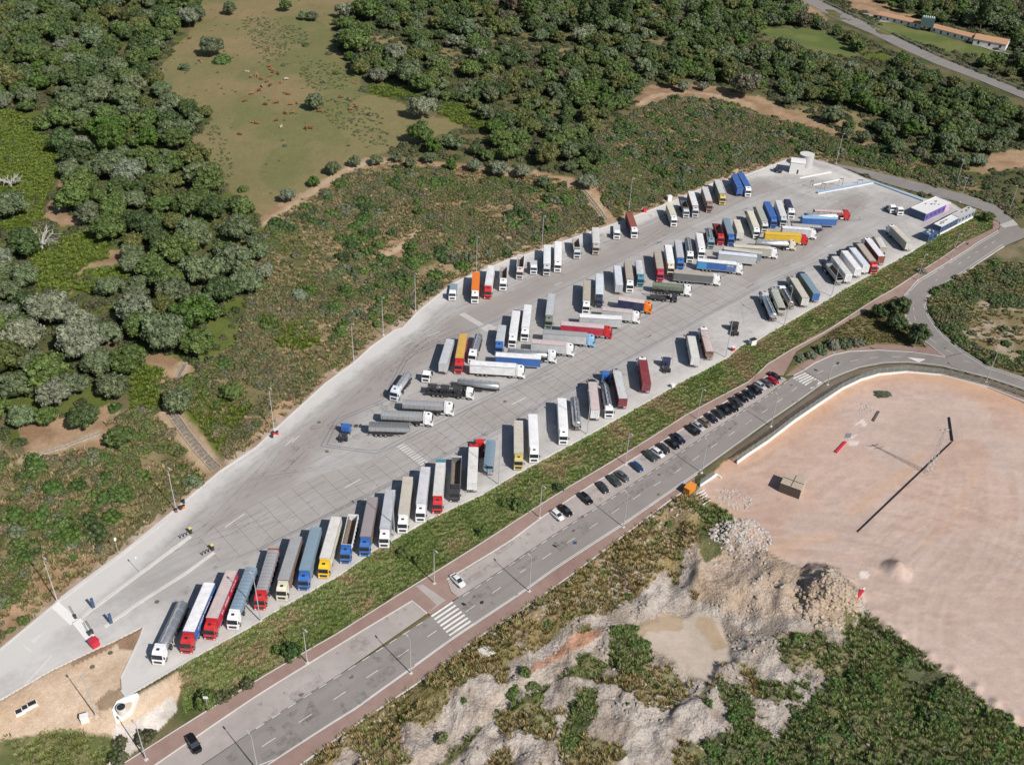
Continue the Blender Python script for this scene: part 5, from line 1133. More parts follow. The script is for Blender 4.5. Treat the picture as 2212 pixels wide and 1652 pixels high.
# --- tractor pieces. local frame: x forward, front bumper at x=0, tractor reaches back to x=-5.9
def cab_mesh(name, h, day=False):
    L = 1.75 if day else 2.28
    prof = [(-L, .95, .99), (-.08, .62, .97), (0, .75, .97), (0, 1.55, .98), (-.06, 1.86, .99), (-.34, 2.86, .93), (-.62, h-.32, .88), (-1.05, h-.04, .84), (-L+.1, h, .86), (-L, h-.12, .88)]
    me = MB().prism(prof, -1.24, 1.24).mesh(name, ['paint']); return bm_bevel(me, .05, 1)
CABS = {'high': cab_mesh('cab', 3.75), 'low': cab_mesh('cab_low', 3.15), 'day': cab_mesh('cab_day', 2.95, True)}
def quadplate(name, mat, pts, th=.02):
    n = (Vector(pts[1])-Vector(pts[0])).cross(Vector(pts[2])-Vector(pts[0])).normalized()*th
    a = [Vector(p) for p in pts]; k = len(a)
    return mesh(name, a+[p+n for p in a], [tuple(range(k, 2*k)), tuple(range(k-1, -1, -1))]+[(i, (i+1) % k, k+(i+1) % k, k+i) for i in range(k)], [mat])
WIND = quadplate('windscreen', 'window_glass', [(-.055, -1.12, 1.93), (-.055, 1.12, 1.93), (-.325, 1.04, 2.78), (-.325, -1.04, 2.78)])
WIND.transform(Matrix.Translation((.012, 0, 0)))
def sidewin(s):
    me = MB().prism([(-1.15, 2.0), (-.2, 1.95), (-.40, 2.68), (-1.15, 2.72)], -.015, .015).mesh('side_window', ['window_glass'])
    me.transform(Matrix.Translation((0, s*1.245, 0))@Matrix.Rotation(s*.055, 4, 'X')); return me
SIDW = [sidewin(-1), sidewin(1)]
GRIL = MB().box(-.01, .035, -.82, .82, .82, 1.42).box(.035, .05, -.8, .8, 1.44, 1.5, 1).mesh('grille', ['dark_plastic', 'alu'])
BUMP = bm_bevel(MB().box(-.5, .07, -1.22, 1.22, .32, .76).mesh('bumper', ['paint']), .06, 1)
HL = [MB().box(.03, .09, s*1.0-.17, s*1.0+.17, .52, .72).mesh('headlight', ['light_glass']) for s in (-1, 1)]
MIR = [MB().box(-.32, -.18, s*1.45-.12, s*1.45+.12, 1.95, 2.6).cyl((-.3, s*1.2, 2.5), (-.25, s*1.4, 2.5), .03).mesh('mirror', ['dark_plastic']) for s in (-1, 1)]
VIS = MB().prism([(-.32, 2.83), (-.02, 2.72), (-.02, 2.76), (-.36, 2.9)], -1.08, 1.08).mesh('sun_visor', ['dark_plastic'])
HATCH = MB().box(-1.5, -.95, -.32, .32, 3.70, 3.80).mesh('roof_hatch', ['dark_plastic'])
TCH = MB().box(-5.8, -.4, -.45, -.25, .72, 1.0).box(-5.8, -.4, .25, .45, .72, 1.0).box(-5.8, -5.7, -.45, .45, .72, 1.0).box(-4.9, -3.9, -.55, .55, 1.0, 1.16).box(-3.4, -2.4, -.9, .9, .6, 1.05).box(-4.95, -3.85, -1.22, -.68, 1.12, 1.16).box(-4.95, -3.85, .68, 1.22, 1.12, 1.16).box(-2.55, -2.45, -.1, .1, 1.0, 2.2).mesh('chassis', ['chassis_steel'])
TANK = [MB().cyl((-3.6, s*.88, .68), (-2.35, s*.88, .68), .33, .33, 10).mesh('fuel_tank', ['alu']) for s in (-1, 1)]
DEFL = MB().prism([(-2.3, 2.6, 1), (-2.3, 3.75, .95), (-2.65, 3.8, .92), (-2.7, 1.3, .98), (-2.3, 1.3, 1)], -1.2, 1.2).mesh('air_deflector', ['paint'])
def tractor(root, x0, col, cab='high', bump=None, day=False, full=True):
    c = link('cab', CABS[cab], root, (x0, 0, 0), color=col)
    link('windscreen', WIND, c)
    for w in SIDW: link('side_window', w, c)
    link('grille', GRIL, c); link('sun_visor', VIS, c) if cab == 'high' else None
    for w in HL: link('headlight', w, c)
    for w in MIR: link('mirror', w, c)
    if cab == 'high': link('roof_hatch', HATCH, c)
    link('bumper', BUMP, root, (x0, 0, 0), color=bump or tuple(q*.8 for q in col))
    link('chassis', TCH, root, (x0, 0, 0))
    if full:
        for w in TANK: link('fuel_tank', w, root, (x0, 0, 0))
        if cab == 'high': link('air_deflector', DEFL, root, (x0, 0, 0), color=tuple(q*.9 for q in col))
    for x, me, k in ((-1.38, WH, 1.06), (-4.4, WT, .93)):
        for s in (-1, 1): link('wheel', me, root, (x0+x, s*k, .52))
# --- trailer pieces. local frame: rear of body at x=0, body length L
L0 = 13.6
def corr_box(name, L, z0, z1, mat, n=0, depth=.045, w=1.27):
    """box with pressed or strapped long sides"""
    if not n: return bm_bevel(MB().box(0, L, -w, w, z0, z1).mesh(name, [mat]), .03, 1)
    mb = MB().box(0, L, -w+depth, w-depth, z0, z1); p = L/n
    for i in range(n):
        for s in (-1, 1):
            a, b = (-w, -w+depth) if s < 0 else (w-depth, w)
            mb.box(i*p+p*.12, i*p+p*.88, a, b, z0+.05, z1-.06)
    mb.box(0, .1, -w-.01, w+.01, z0-.02, z1+.01).box(L-.1, L, -w-.01, w+.01, z0-.02, z1+.01).box(0, L, -w-.01, -w+.06, z1-.07, z1+.005).box(0, L, w-.06, w+.01, z1-.07, z1+.005)
    return mb.mesh(name, [mat])
def curtain(name):
    mb = MB().box(.05, L0-.05, -1.25, 1.25, 1.2, 3.86)
    for s in (-1, 1):
        for i in range(17):
            x = .5+i*.79; a = s*1.26
            mb.box(x-.03, x+.03, min(a, a+s*.010), max(a, a+s*.010), 1.15, 3.84, 0)
        mb.box(0, L0, s*1.275-.03, s*1.275+.03, 3.84, 3.98, 2).box(0, L0, s*1.26-.03, s*1.26+.03, 1.05, 1.2, 2)
    return mb.mesh(name, ['tarp', 'dark_plastic', 'alu'])
BODY = {'box': corr_box('cargo_box', L0, 1.12, 3.96, 'bodywork', 0), 'curtain': curtain('curtain_side'), 'cont': corr_box('container', 12.2, 1.25, 3.9, 'bodywork', 40),
        'flat': MB().box(0, L0, -1.27, 1.27, 1.1, 1.3).box(L0-.15, L0, -1.2, 1.2, 1.3, 2.9).mesh('flatbed', ['bodywork'])}
def roofmesh(L, z, ribs, bow=.05):
    rings = []; 
    mb = MB(); ys = [-1.22, -.7, 0, .7, 1.22]; 
    n = ribs
    for i in range(n):
        a, b = L*i/n, L*(i+1)/n
        for x0, x1, dz in ((a, a+.06, .02), (a+.06, b, 0.)):
            v = [(x0, y, z+dz+bow*(1-(y/1.22)**2)) for y in ys]+[(x1, y, z+dz+bow*(1-(y/1.22)**2)) for y in ys]
            mb.add(v, [(j, j+5, j+6, j+1) for j in range(4)])
    mb.add([(0, -1.22, z-.03), (L, -1.22, z-.03), (L, -1.22, z), (0, -1.22, z), (0, 1.22, z-.03), (L, 1.22, z-.03), (L, 1.22, z), (0, 1.22, z)], [(0, 1, 2, 3), (5, 4, 7, 6)])
    return mb
ROOF = {'curtain': roofmesh(L0, 3.985, 22, .03).mesh('roof', ['tarp']), 'box': roofmesh(L0, 3.968, 11, .04).mesh('roof', ['bodywork']), 'cont': roofmesh(12.2, 3.91, 30, .0).mesh('roof', ['bodywork'])}
def doors(z0, z1):
    out = []
    for s in (-1, 1):
        mb = MB().box(-.05, .0, min(s*.02, s*1.24), max(s*.02, s*1.24), z0+.05, z1-.05)
        for y in (.25, .75): mb.cyl((-.08, s*y, z0+.1), (-.08, s*y, z1-.1), .025, .025, 6, 1)
        for z in (z0+.4, (z0+z1)/2, z1-.4): mb.box(-.075, -.05, min(s*1.0, s*1.24), max(s*1.0, s*1.24), z-.04, z+.04, 1)
        out.append(mb.mesh('rear_door', ['bodywork', 'alu']))
    return out
DOORS = doors(1.15, 3.93)
CHAS = MB().box(0, 12.5, -.5, -.35, .85, 1.12).box(0, 12.5, .35, .5, .85, 1.12).box(.0, .1, -1.2, 1.2, .45, .6).box(5.9, 8.2, .75, 1.2, .55, 1.0).box(5.9, 8.2, -1.2, -.75, .55, 1.0).box(10.0, 10.12, -.9, -.75, .15, 1.1).box(10.0, 10.12, .75, .9, .15, 1.1).box(0.3, 9.8, -1.25, -1.2, 1.0, 1.12).box(.3, 9.8, 1.2, 1.25, 1.0, 1.12)
for _x in (2.4, 3.7, 5.0): CHAS.box(_x-.06, _x+.06, -1.0, 1.0, .45, .6).box(_x-.6, _x+.6, -1.24, -.85, 1.04, 1.08).box(_x-.6, _x+.6, .85, 1.24, 1.04, 1.08)
CHAS = CHAS.mesh('trailer_chassis', ['chassis_steel'])
RLAMP = [MB().box(-.07, .0, s*1.05-.15, s*1.05+.15, .8, .95).mesh('tail_light', ['red_lens']) for s in (-1, 1)]
def tub(name, L, covered, top=3.35):
    """half-round tipper trough, open or sheeted"""
    rings = []; N = 9
    def sec(x, z0, z1, w, t=0.):
        pts = [(x, -w, z1)]+[(x, -w*math.cos(a)*(1 if True else 1), z0+(z1-z0)*.55*(1-math.sin(a))) for a in [math.pi*(i+0)/(N-1) for i in range(N)]]+[(x, w, z1)]
        return pts
    xs = [0, L-.8, L]; out = []
    for x, lift in ((0, 0), (L-1.0, 0), (L, .45)): out.append(sec(x, 1.2+lift, top, 1.25))
    inn = [sec(x, 1.34+lift, top, 1.12) for x, lift in ((.15, 0), (L-1.05, 0), (L-.15, .5))]
    mb = MB(); mb.loft(out, 0, True, False)
    mb.loft([[p for p in r] for r in inn], 1, False, False)
    k = len(inn[0])
    for a, b in ((-1.25, -1.12), (1.12, 1.25)): mb.box(0, L, a, b, top-.14, top+.012)
    mb.box(0, .15, -1.12, 1.12, top-.9, top+.01); mb.box(L-.15, L, -1.12, 1.12, top-.9, top+.3)
    for i in range(8):
        x = .5+(L-1.3)*i/7
        for s in (-1, 1): mb.box(x-.06, x+.06, min(s*1.25, s*1.33), max(s*1.25, s*1.33), 2.1, top-.02)
    return mb.mesh(name, ['bodywork', 'load_dark'])
TUB = tub('tipper_body', 10.5, False)
COVER = MB()
for i in range(12):
    a, b = 10.5*i/12, 10.5*(i+1)/12
    for x0, x1, dz in ((a, a+.1, .05), (a+.1, b, 0)):
        yy = [-1.27, -1.2, -.6, 0, .6, 1.2, 1.27]; zz = [3.1, 3.36, 3.46, 3.5, 3.46, 3.36, 3.1]
        COVER.add([(x0, y, z+dz) for y, z in zip(yy, zz)]+[(x1, y, z+dz) for y, z in zip(yy, zz)], [(j, j+7, j+8, j+1) for j in range(6)])
COVER = COVER.mesh('tarpaulin', ['tarp'])
def tankm(name, L, w=1.22, h=.95, zc=2.35, mat='metal_tank', silo=False):
    rings = []; N = 18
    xs = [(0, .55), (.12, .85), (.35, 1), (L-.35, 1), (L-.12, .85), (L, .55)]
    for x, k in xs:
        rings.append([(x, math.cos(a)*w*k, zc+math.sin(a)*h*k) for a in [2*math.pi*i/N for i in range(N)]])
    return MB().loft(rings).mesh(name, [mat], True)
TANKB = tankm('tank', 12.2); 
WALK = MB().box(.5, 11.6, -.32, .32, 3.33, 3.37).box(.5, 11.6, -.36, -.32, 3.33, 3.6).box(.5, 11.6, .32, .36, 3.33, 3.6)
for i in range(12): WALK.box(.8+i*.95, .86+i*.95, -.36, .36, 3.37, 3.40)
WALK = WALK.mesh('catwalk', ['alu'])
MANH = MB().cyl((0, 0, 3.25), (0, 0, 3.5), .28, .28, 12).box(-.05, .05, -.3, .3, 3.5, 3.54).mesh('manhole', ['alu'])
BAND = MB()
for x in (2.5, 5., 7.5, 10.): BAND.loft([[(x+dx, math.cos(a)*1.235, 2.35+math.sin(a)*.965) for a in [2*math.pi*i/18 for i in range(18)]] for dx in (0, .09)], 0)
BAND = BAND.mesh('tank_band', ['alu']); LADD = MB().box(-.1, -.05, -.3, -.25, 1, 3.5).box(-.1, -.05, .25, .3, 1, 3.5)
for i in range(7): LADD.box(-.1, -.05, -.3, .3, 1.1+i*.35, 1.14+i*.35)
LADD = LADD.mesh('ladder', ['alu']); TBASE = MB().box(0, 12.2, -.55, .55, 1.0, 1.5).box(.2, 6.2, -1.25, -.9, 1.05, 1.3).box(.2, 6.2, .9, 1.25, 1.05, 1.3).mesh('cradle', ['chassis_steel'])
def carrier(root, L, col):
    """empty two-deck car carrier"""
    mb = MB()
    for z, x0, x1 in ((1.0, 0, L), (2.75, .5, L-1)):
        for s in (-1, 1):
            mb.box(x0, x1, s*.95-.28, s*.95+.28, z, z+.09); 
        for i in range(9): mb.box(x0+(x1-x0)*i/8-.05, x0+(x1-x0)*i/8+.05, -1.2, 1.2, z-.08, z)
    mb.obj('car_deck', ['chassis_steel'], root)
    for i in range(6):
        x = .6+(L-1.6)*i/5; p = MB()
        for s in (-1, 1): p.box(x-.07, x+.07, s*1.23-.06, s*1.23+.06, .8, 3.1); p.cyl((x, s*1.23, 3.0), (x+1.6, s*1.23, 1.1), .06, .06, 6)
        p.obj('deck_post', ['chassis_steel'], root)
    cl = MB(); rr_ = random.Random(9)
    for k in range(60):
        x = rr_.uniform(.5, L-1.5); y = rr_.uniform(-1.1, 1.1); z = rr_.uniform(1.1, 3.2); cl.cyl((x, y, z), (x+rr_.uniform(-1.2, 1.2), max(-1.2, min(1.2, y+rr_.uniform(-1.5, 1.5))), z+rr_.uniform(-.3, .7)), .07, .07, 5)
    cl.obj('ramp_frame', ['chassis_steel'], root)
    for x in (1.0, 4.5, 8.0): MB().box(x, x+2.2, -1.0, 1.0, 2.86, 3.25).obj('wheel_cradle', ['chassis_steel'], root)
    r = MB()
    for s in (-1, 1):
        r.box(.5, L-1, s*1.26-.02, s*1.26+.02, 3.3, 3.35)
        for i in range(14): r.box(.6+i*(L-1.7)/13, .64+i*(L-1.7)/13, s*1.26-.02, s*1.26+.02, 2.8, 3.3)
    r.obj('guard_rail', ['chassis_steel'], root)
WCOL = (.80, .80, .80)
COLS = dict(white=WCOL, cream=(.68, .63, .50), silver=(.50, .52, .54), grey=(.34, .35, .36), lgrey=(.56, .56, .56), red=(.52, .018, .022), crimson=(.50, .02, .06), maroon=(.22, .03, .04), blue=(.03, .13, .42), navy=(.02, .03, .085), lblue=(.26, .48, .68),
            steel=(.20, .29, .36), teal=(.05, .22, .30), yellow=(.80, .50, .02), ochre=(.62, .38, .08), gold=(.52, .42, .14), orange=(.85, .20, .015), tan=(.44, .39, .32), beige=(.55, .51, .43), brown=(.24, .15, .12), pink=(.60, .50, .48), green=(.16, .20, .15),
            sage=(.41, .42, .36), black=(.03, .03, .035), lilac=(.58, .58, .61), mauve=(.30, .26, .27), dgrey=(.14, .15, .155), brick=(.30, .09, .06), offwhite=(.66, .65, .61), ice=(.66, .70, .76))
NAMES = dict(white='white', cream='cream', silver='silver', grey='grey', lgrey='light grey', red='red', crimson='crimson', maroon='maroon', blue='blue', navy='navy', lblue='light blue', steel='slate blue', teal='teal', yellow='yellow', ochre='ochre', gold='gold',
             orange='orange', tan='tan', beige='beige', brown='brown', pink='pinkish', green='dark green', sage='pale green', black='black', lilac='lilac', mauve='mauve', dgrey='dark grey', brick='brick red', offwhite='off-white', ice='icy white')
TN = dict(box='box', curtain='curtain-sided', cont='container', flat='flatbed', tip='open tipper', tipc='sheeted tipper', tank='tanker', silo='tanker', car='car-carrier')
def jc(c, k=.06):
    f = 1+random.uniform(-k, k)
    return tuple(max(0, min(1, q*f*(1+random.uniform(-.012, .012)))) for q in c)
def lorry(tl, rear, front, typ, cab, side, roof, row, L=None, z=None, doorc=None, low=None):
    """rear, front: the two ends of the roof centre line of the load in the photograph; cab None: trailer standing alone"""
    z = z or (3.98 if typ in ('box', 'curtain', 'cont') else 3.4 if typ != 'car' else 3.2)
    A = T(tl, *rear); B = T(tl, *front); a = Vector(gz(A, z)); b = Vector(gz(B, z)); meas = (b-a).length
    std = dict(box=13.6, curtain=13.6, cont=12.2, flat=13.6, tip=10.5, tipc=10.5, tank=12.2, silo=12.2, car=11.5)[typ]
    LL = L or (std if .8*std < meas < 1.25*std else max(5.5, min(meas, 14)))
    c = (a+b)/2; dd = (b-a).normalized(); st = c-dd*LL/2
    k = LL/std
    nm = ('articulated_lorry' if LL > 9 else 'rigid_lorry') if cab else 'parked_trailer'
    root = empty(nm, (st.x, st.y, ZG), math.atan2(dd.y, dd.x)); sc = (k, 1, 1)
    sC, rC = jc(COLS[side]), jc(COLS[roof]); dC = jc(COLS[doorc or side])
    if typ in ('box', 'curtain', 'cont'):
        link({'box': 'cargo_box', 'curtain': 'curtain_side', 'cont': 'container'}[typ], BODY[typ], root, scale=sc, color=sC)
        link('roof', ROOF[typ], root, scale=sc, color=rC)
        for d_ in DOORS: link('rear_door', d_, root, color=dC)
    elif typ == 'flat': link('flatbed', BODY['flat'], root, scale=sc, color=sC)
    elif typ in ('tip', 'tipc'):
        link('tipper_body', TUB, root, scale=sc, color=sC)
        if typ == 'tipc': link('tarpaulin', COVER, root, scale=sc, color=rC)
    elif typ in ('tank', 'silo'):
        link('tank', TANKB, root, scale=sc, color=sC); link('catwalk', WALK, root, scale=sc); link('tank_band', BAND, root, scale=sc); link('ladder', LADD, root); link('cradle', TBASE, root, scale=sc)
        for x_ in (2.2, 4.6, 7, 9.4): link('manhole', MANH, root, (x_*k, 0, .04))
    elif typ == 'car': carrier(root, LL, sC)
    link('trailer_chassis', CHAS, root, scale=(LL/13.6, 1, 1))
    for l_ in RLAMP: link('tail_light', l_, root)
    ax = (2.4, 3.7, 5.0) if LL > 9 else (1.8,) if LL < 7.5 else (1.6, 2.9)
    if typ == 'tip' or typ == 'tipc': ax = tuple(q-.5 for q in ax)
    for x_ in ax:
        for s in (-1, 1): link('wheel', WH if LL > 9 else WT, root, (x_, s*(1.06 if LL > 9 else .93), .52))
    if cab:
        ct = low or ('high' if typ in ('box', 'curtain', 'cont', 'tank', 'tip', 'tipc') and LL > 8 else 'low')
        x0 = LL+(2.75 if ct == 'high' else 2.5)
        tractor(root, x0, jc(COLS[cab], .03), ct)
    TM[root.name] = [float(T(tl, *front)[0]+T(tl, *rear)[0])/2, row, (NAMES[side]+' '+TN[typ]+(' with '+NAMES[roof]+' roof' if typ in ('box', 'curtain', 'tipc') and roof != side else ''), NAMES[cab] if cab else None)]
    root['category'] = 'lorry' if cab else 'trailer'
    TRUCKS.append(root); return root
TRUCKS = []; TM = {}
def tractor_only(tl, p, ang_to, cab, row, kind='low'):
    """p: ground point below the middle of the tractor; ang_to: a picture point the front looks to"""
    a = Vector(gz(T(tl, *p))); b = Vector(gz(T(tl, *ang_to))); dd = (b-a).normalized(); fr = a+dd*2.95
    root = empty('tractor_unit', (fr.x, fr.y, ZG), math.atan2(dd.y, dd.x)); tractor(root, 0, COLS[cab], kind)
    TM[root.name] = [float(T(tl, *p)[0]), row, (None, NAMES[cab])]; root['category'] = 'lorry tractor'; TRUCKS.append(root); return root
B_, I_, J_, K_ = 'in the grass bank row', 'in the rightward-facing row', 'in the upper island row', 'along the hillside edge'
t = lorry
t('03',(1568,238),(1398,600),'tank','white','silver','silver',B_,z=3.3)
t('03',(1807,83),(1632,492),'curtain','red','blue','white',B_)
t('03',(2000,-22),(1832,378),'curtain','red','crimson','pink',B_)
t('03',(2165,-35),(2040,292),'tipc','white','steel','steel',B_,L=12.5)
t('12',(145,1462),(52,1780),'tipc','red','mauve','grey',B_,L=12.5)
t('12',(347,1343),(240,1690),'curtain','cream','brown','grey',B_)
t('12',(518,1256),(422,1612),'curtain','blue','steel','steel',B_)
t('12',(690,1178),(601,1498),'curtain','yellow','cream','offwhite',B_)
t('12',(840,1143),(783,1402),'tip','blue','white','white',B_)
t('12',(1010,988),(945,1332),'curtain','blue','brown','mauve',B_)
t('12',(1160,940),(1115,1247),'curtain','white','grey','silver',B_)
t('12',(1312,820),(1273,1130),'box','white','beige','beige',B_)
t('12',(1465,733),(1427,1040),'curtain','white','lilac','lilac',B_)
t('12',(1598,668),(1572,968),'curtain','red','white','offwhite',B_)
t('12',(1735,640),(1722,892),'tip','black','dgrey','grey',B_,L=11)
t('12',(1867,852),(1880,562),'box','red','offwhite','offwhite',B_,doorc='white')
t('12',(2010,715),(2030,508),'tipc',None,'steel','steel',B_)
t('V3',(1162,1147),(1165,1428),'curtain','gold','beige','beige',B_)
t('V3',(1285,1098),(1298,1360),'box','white','white','white',B_)
t('V3',(1537,962),(1552,1206),'box','white','white','white',B_)
t('V3',(1672,1185),(1645,915),'silo',None,'lgrey','lgrey',B_,z=3.3)
t('V3',(1828,1062),(1802,815),'curtain','black','pink','pink',B_,doorc='white')
t('V3',(1908,825),(1942,1010),'silo','white','grey','grey',B_,z=3.3,L=10.5)
t('V3',(2068,956),(2015,728),'curtain','grey','maroon','lgrey',B_,doorc='maroon')
t('D',(1398,831),(1388.3,773.5),'cont','white','maroon','maroon',B_)
t('21',(1590,1452),(1546,1234),'cont','navy','lgrey','offwhite',B_,doorc='white')
t('21',(1714,1400),(1658,1195),'tipc','white','brown','pink',B_,L=12)
t('V1',(1158,1325),(1088,1172),'tank','silver','ice','silver',B_,z=3.3)
t('V1',(1232,1285),(1162,1120),'tipc','grey','sage','sage',B_,L=11.5)
t('V1',(1308,1222),(1242,1108),'silo','white','tan','tan',B_,z=3.3,L=9.5)
t('V1',(1436,1196),(1326,1018),'curtain','grey','green','beige',B_,doorc='offwhite')
t('V1',(1522,1142),(1418,992),'box','navy','green','steel',B_,doorc='blue')
t('V2',(622,235),(533,125),'tip','navy','grey','grey',B_,L=10)
t('V2',(697,208),(583,60),'box','navy','white','offwhite',B_,doorc='white')
t('V2',(780,158),(665,12),'box','navy','white','white',B_,doorc='white')
t('V1',(1953,905),(1841,766),'box','navy','lilac','ice',B_,doorc='white')
t('V1',(1905,730),(2010,868),'curtain','red','brown','tan',B_)
t('V1',(2097,840),(1972,680),'curtain','white','maroon','white',B_,doorc='brick')
t('V1',(2112,768),(2052,664),'tipc','tan','tan','offwhite',B_,L=8)
t('R',(1219,1098),(1093,970),'curtain','white','sage','beige',B_,doorc='offwhite')
# rightward-facing row of the island
t('12',(985,362),(1322,372),'tipc',None,'grey','dgrey',I_,L=11)
t('12',(1098,262),(1430,278),'tipc','white','grey','grey',I_,L=11.5)
t('12',(1280,168),(1615,188),'tipc','white','grey','grey',I_,L=11.5)
t('V3',(375,845),(690,872),'car','white','black','black',I_)
t('V3',(625,792),(1012,832),'tank',None,'silver','silver',I_,z=3.2)
t('V3',(778,652),(1110,674),'curtain','white','white','white',I_)
t('V3',(978,578),(1345,601),'curtain',None,'blue','white',I_)
t('V3',(1082,532),(1408,560),'tank','white','silver','silver',I_,z=3.3)
t('V3',(1275,462),(1572,488),'curtain','white','lgrey','pink',I_)
t('V3',(1397,380),(1735,407),'curtain','lblue','lgrey','grey',I_)
t('V3',(1557,309),(1875,335),'curtain','red','crimson','pink',I_)
t('V3',(1692,242),(2055,262),'curtain',None,'silver','white',I_)
t('21',(780,1013),(1040,1040),'curtain','white','lgrey','pink',I_)
t('21',(925,925),(1142,955),'box','orange','navy','pink',I_,L=8.5)
t('21',(1222,798),(1482,822),'tipc','white','green','green',I_)
t('21',(1405,692),(1735,720),'curtain','white','dgrey','tan',I_)
t('21',(1596,590),(1945,625),'curtain','white','blue','white',I_)
t('21',(1788,528),(2115,560),'curtain',None,'silver','ice',I_)
t('21',(1845,492),(2150,532),'curtain',None,'steel','beige',I_)
t('V1',(812,738),(1130,760),'curtain','white','sage','cream',I_)
t('V1',(1010,692),(1285,705),'tank','cream','white','white',I_,z=3.3)
t('V1',(1100,630),(1375,645),'curtain','red','yellow','yellow',I_)
t('V1',(1230,580),(1470,596),'curtain','white','lilac','white',I_)
t('V1',(1290,555),(1600,578),'tipc',None,'navy','sage',I_,L=11.5)
t('V1',(1372,490),(1730,502),'curtain',None,'blue','lblue',I_)
t('V1',(1430,458),(1730,472),'tank',None,'white','white',I_,z=3.3)
t('V1',(1485,430),(1780,446),'tipc','red','brick','pink',I_,L=11.5)
# upper island row
t('V3',(215,715),(108,868),'tank','ice','white','white',J_,z=3.3,L=8.5)
tractor_only('V3',(378,780),(352,850),'white',J_)
t('V3',(510,655),(572,452),'curtain',None,'lgrey','silver',J_)
t('V3',(688,405),(652,605),'curtain','red','red','ochre',J_)
t('V3',(822,388),(772,548),'tank','white','silver','silver',J_,z=3.3,L=10)
t('V3',(1022,325),(1000,460),'box','blue','silver','silver',J_,L=9)
t('V3',(1143,210),(1117,387),'box','white','white','white',J_)
t('V3',(1245,155),(1223,337),'box','white','silver','white',J_)
t('V3',(1450,57),(1430,233),'curtain','green','silver','silver',J_)
t('21',(650,768),(645,942),'curtain','white','beige','tan',J_)
t('21',(757,716),(757,886),'box','navy','white','ice',J_)
t('21',(928,808),(912,650),'curtain',None,'silver','ice',J_)
t('21',(1000,600),(1020,760),'curtain','white','brown','tan',J_)
t('21',(1095,605),(1110,718),'tipc','teal','mauve','lilac',J_)
t('21',(1257,515),(1282,668),'curtain','crimson','brick','tan',J_)
t('21',(1350,465),(1374,618),'box','cream','white','white',J_)
t('21',(1435,425),(1457,572),'curtain','blue','steel','silver',J_)
t('21',(1520,402),(1538,522),'tank','white','silver','silver',J_,z=3.3)
t('21',(1618,362),(1640,480),'box','white','white','white',J_,L=11)
t('21',(1700,305),(1722,418),'tank','steel','lgrey','lgrey',J_,z=3.3,L=9)
t('21',(1772,285),(1800,370),'tip','red','maroon','maroon',J_,L=9)
t('21',(1850,235),(1892,368),'curtain','blue','dgrey','steel',J_)
t('V1',(875,635),(832,505),'box',None,'offwhite','cream',J_,L=10.5)
t('V1',(950,438),(1008,580),'box','white','sage','cream',J_)
t('V1',(1022,395),(1078,528),'curtain','lgrey','grey','sage',J_)
t('V1',(1095,357),(1155,492),'curtain','blue','blue','blue',J_)
t('V1',(1195,345),(1242,482),'box','silver','white','offwhite',J_)
t('V1',(1270,340),(1306,425),'tipc','white','navy','navy',J_,L=9)
# hillside edge
t('11',(1710,800),(1700,885),'flat','white','steel','steel',K_,L=7,z=1.4,low='low')
t('11',(1903,705),(1894,846),'curtain','white','orange','orange',K_,L=12)
t('11',(2035,630),(2006,828),'curtain','red','white','white',K_)
t('11',(2142,638),(2136,770),'tip','white','lgrey','white',K_,L=9)
t('21',(80,545),(70,665),'tip','pink','white','white',K_,L=9.5)
t('21',(187,590),(187,672),'flat','ice','silver','silver',K_,L=6,z=1.4,low='low')
t('21',(305,467),(303,618),'box','silver','white','white',K_)
t('21',(398,440),(398,585),'box','white','white','white',K_)
t('21',(550,405),(562,490),'tip','silver','lgrey','white',K_,L=8)
t('21',(720,310),(728,445),'box','tan','white','offwhite',K_,L=12)
t('21',(905,290),(905,365),'flat','white','lgrey','lgrey',K_,L=8,z=1.4)
t('21',(1011,182),(1054,304),'cont','white','maroon','brick',K_)
t('21',(1362,118),(1395,203),'curtain','white','cream','cream',K_,L=9.5)
t('21',(1478,82),(1502,142),'tip','silver','dgrey','grey',K_,L=7)
t('V1',(440,268),(480,398),'curtain','silver','brick','white',K_)
t('V1',(558,226),(602,362),'curtain','brown','tan','offwhite',K_)
t('V1',(665,172),(712,290),'curtain','gold','green','lgrey',K_)
t('V1',(868,240),(818,130),'curtain',None,'blue','blue',K_,doorc='blue')
t('V1',(870,112),(930,222),'curtain','white','blue','blue',K_)
tractor_only('V1',(1197,95),(1205,130),'navy',K_)
# loose tractor units on the lower row, facing away
tractor_only('21',(1330,1540),(1322,1470),'navy',B_)
tractor_only('21',(1918,1225),(1905,1160),'black',B_)
tractor_only('V3',(1912,830),(1905,790),'blue',B_)
tractor_only('12',(1935,610),(1930,560),'red',B_,'day')
tractor_only('R',(1050,830),(1085,870),'white','parked by the blue cabins')
tractor_only('R',(1112,850),(1150,890),'white','parked by the blue cabins')
tractor_only('12',(765,475),(800,390),'blue','alone at the tip of the island','day')
# dark crane lorry in the island
r = t('21',(1225,905),(1330,915),'flat','black','black','black',I_,L=6.5,z=1.4,low='day')
TM[r.name][2] = ('black crane', 'black')
cm = MB().cyl((5.6, 0, 1.2), (5.6, 0, 3.6), .22, .18).box(5.3, 5.9, -.4, .4, 3.2, 3.8).cyl((5.6, 0, 3.6), (1.2, .3, 4.6), .18, .14).cyl((1.2, .3, 4.6), (.6, .3, 2.0), .1, .08)
cm.obj('crane_arm', ['chassis_steel'], r)
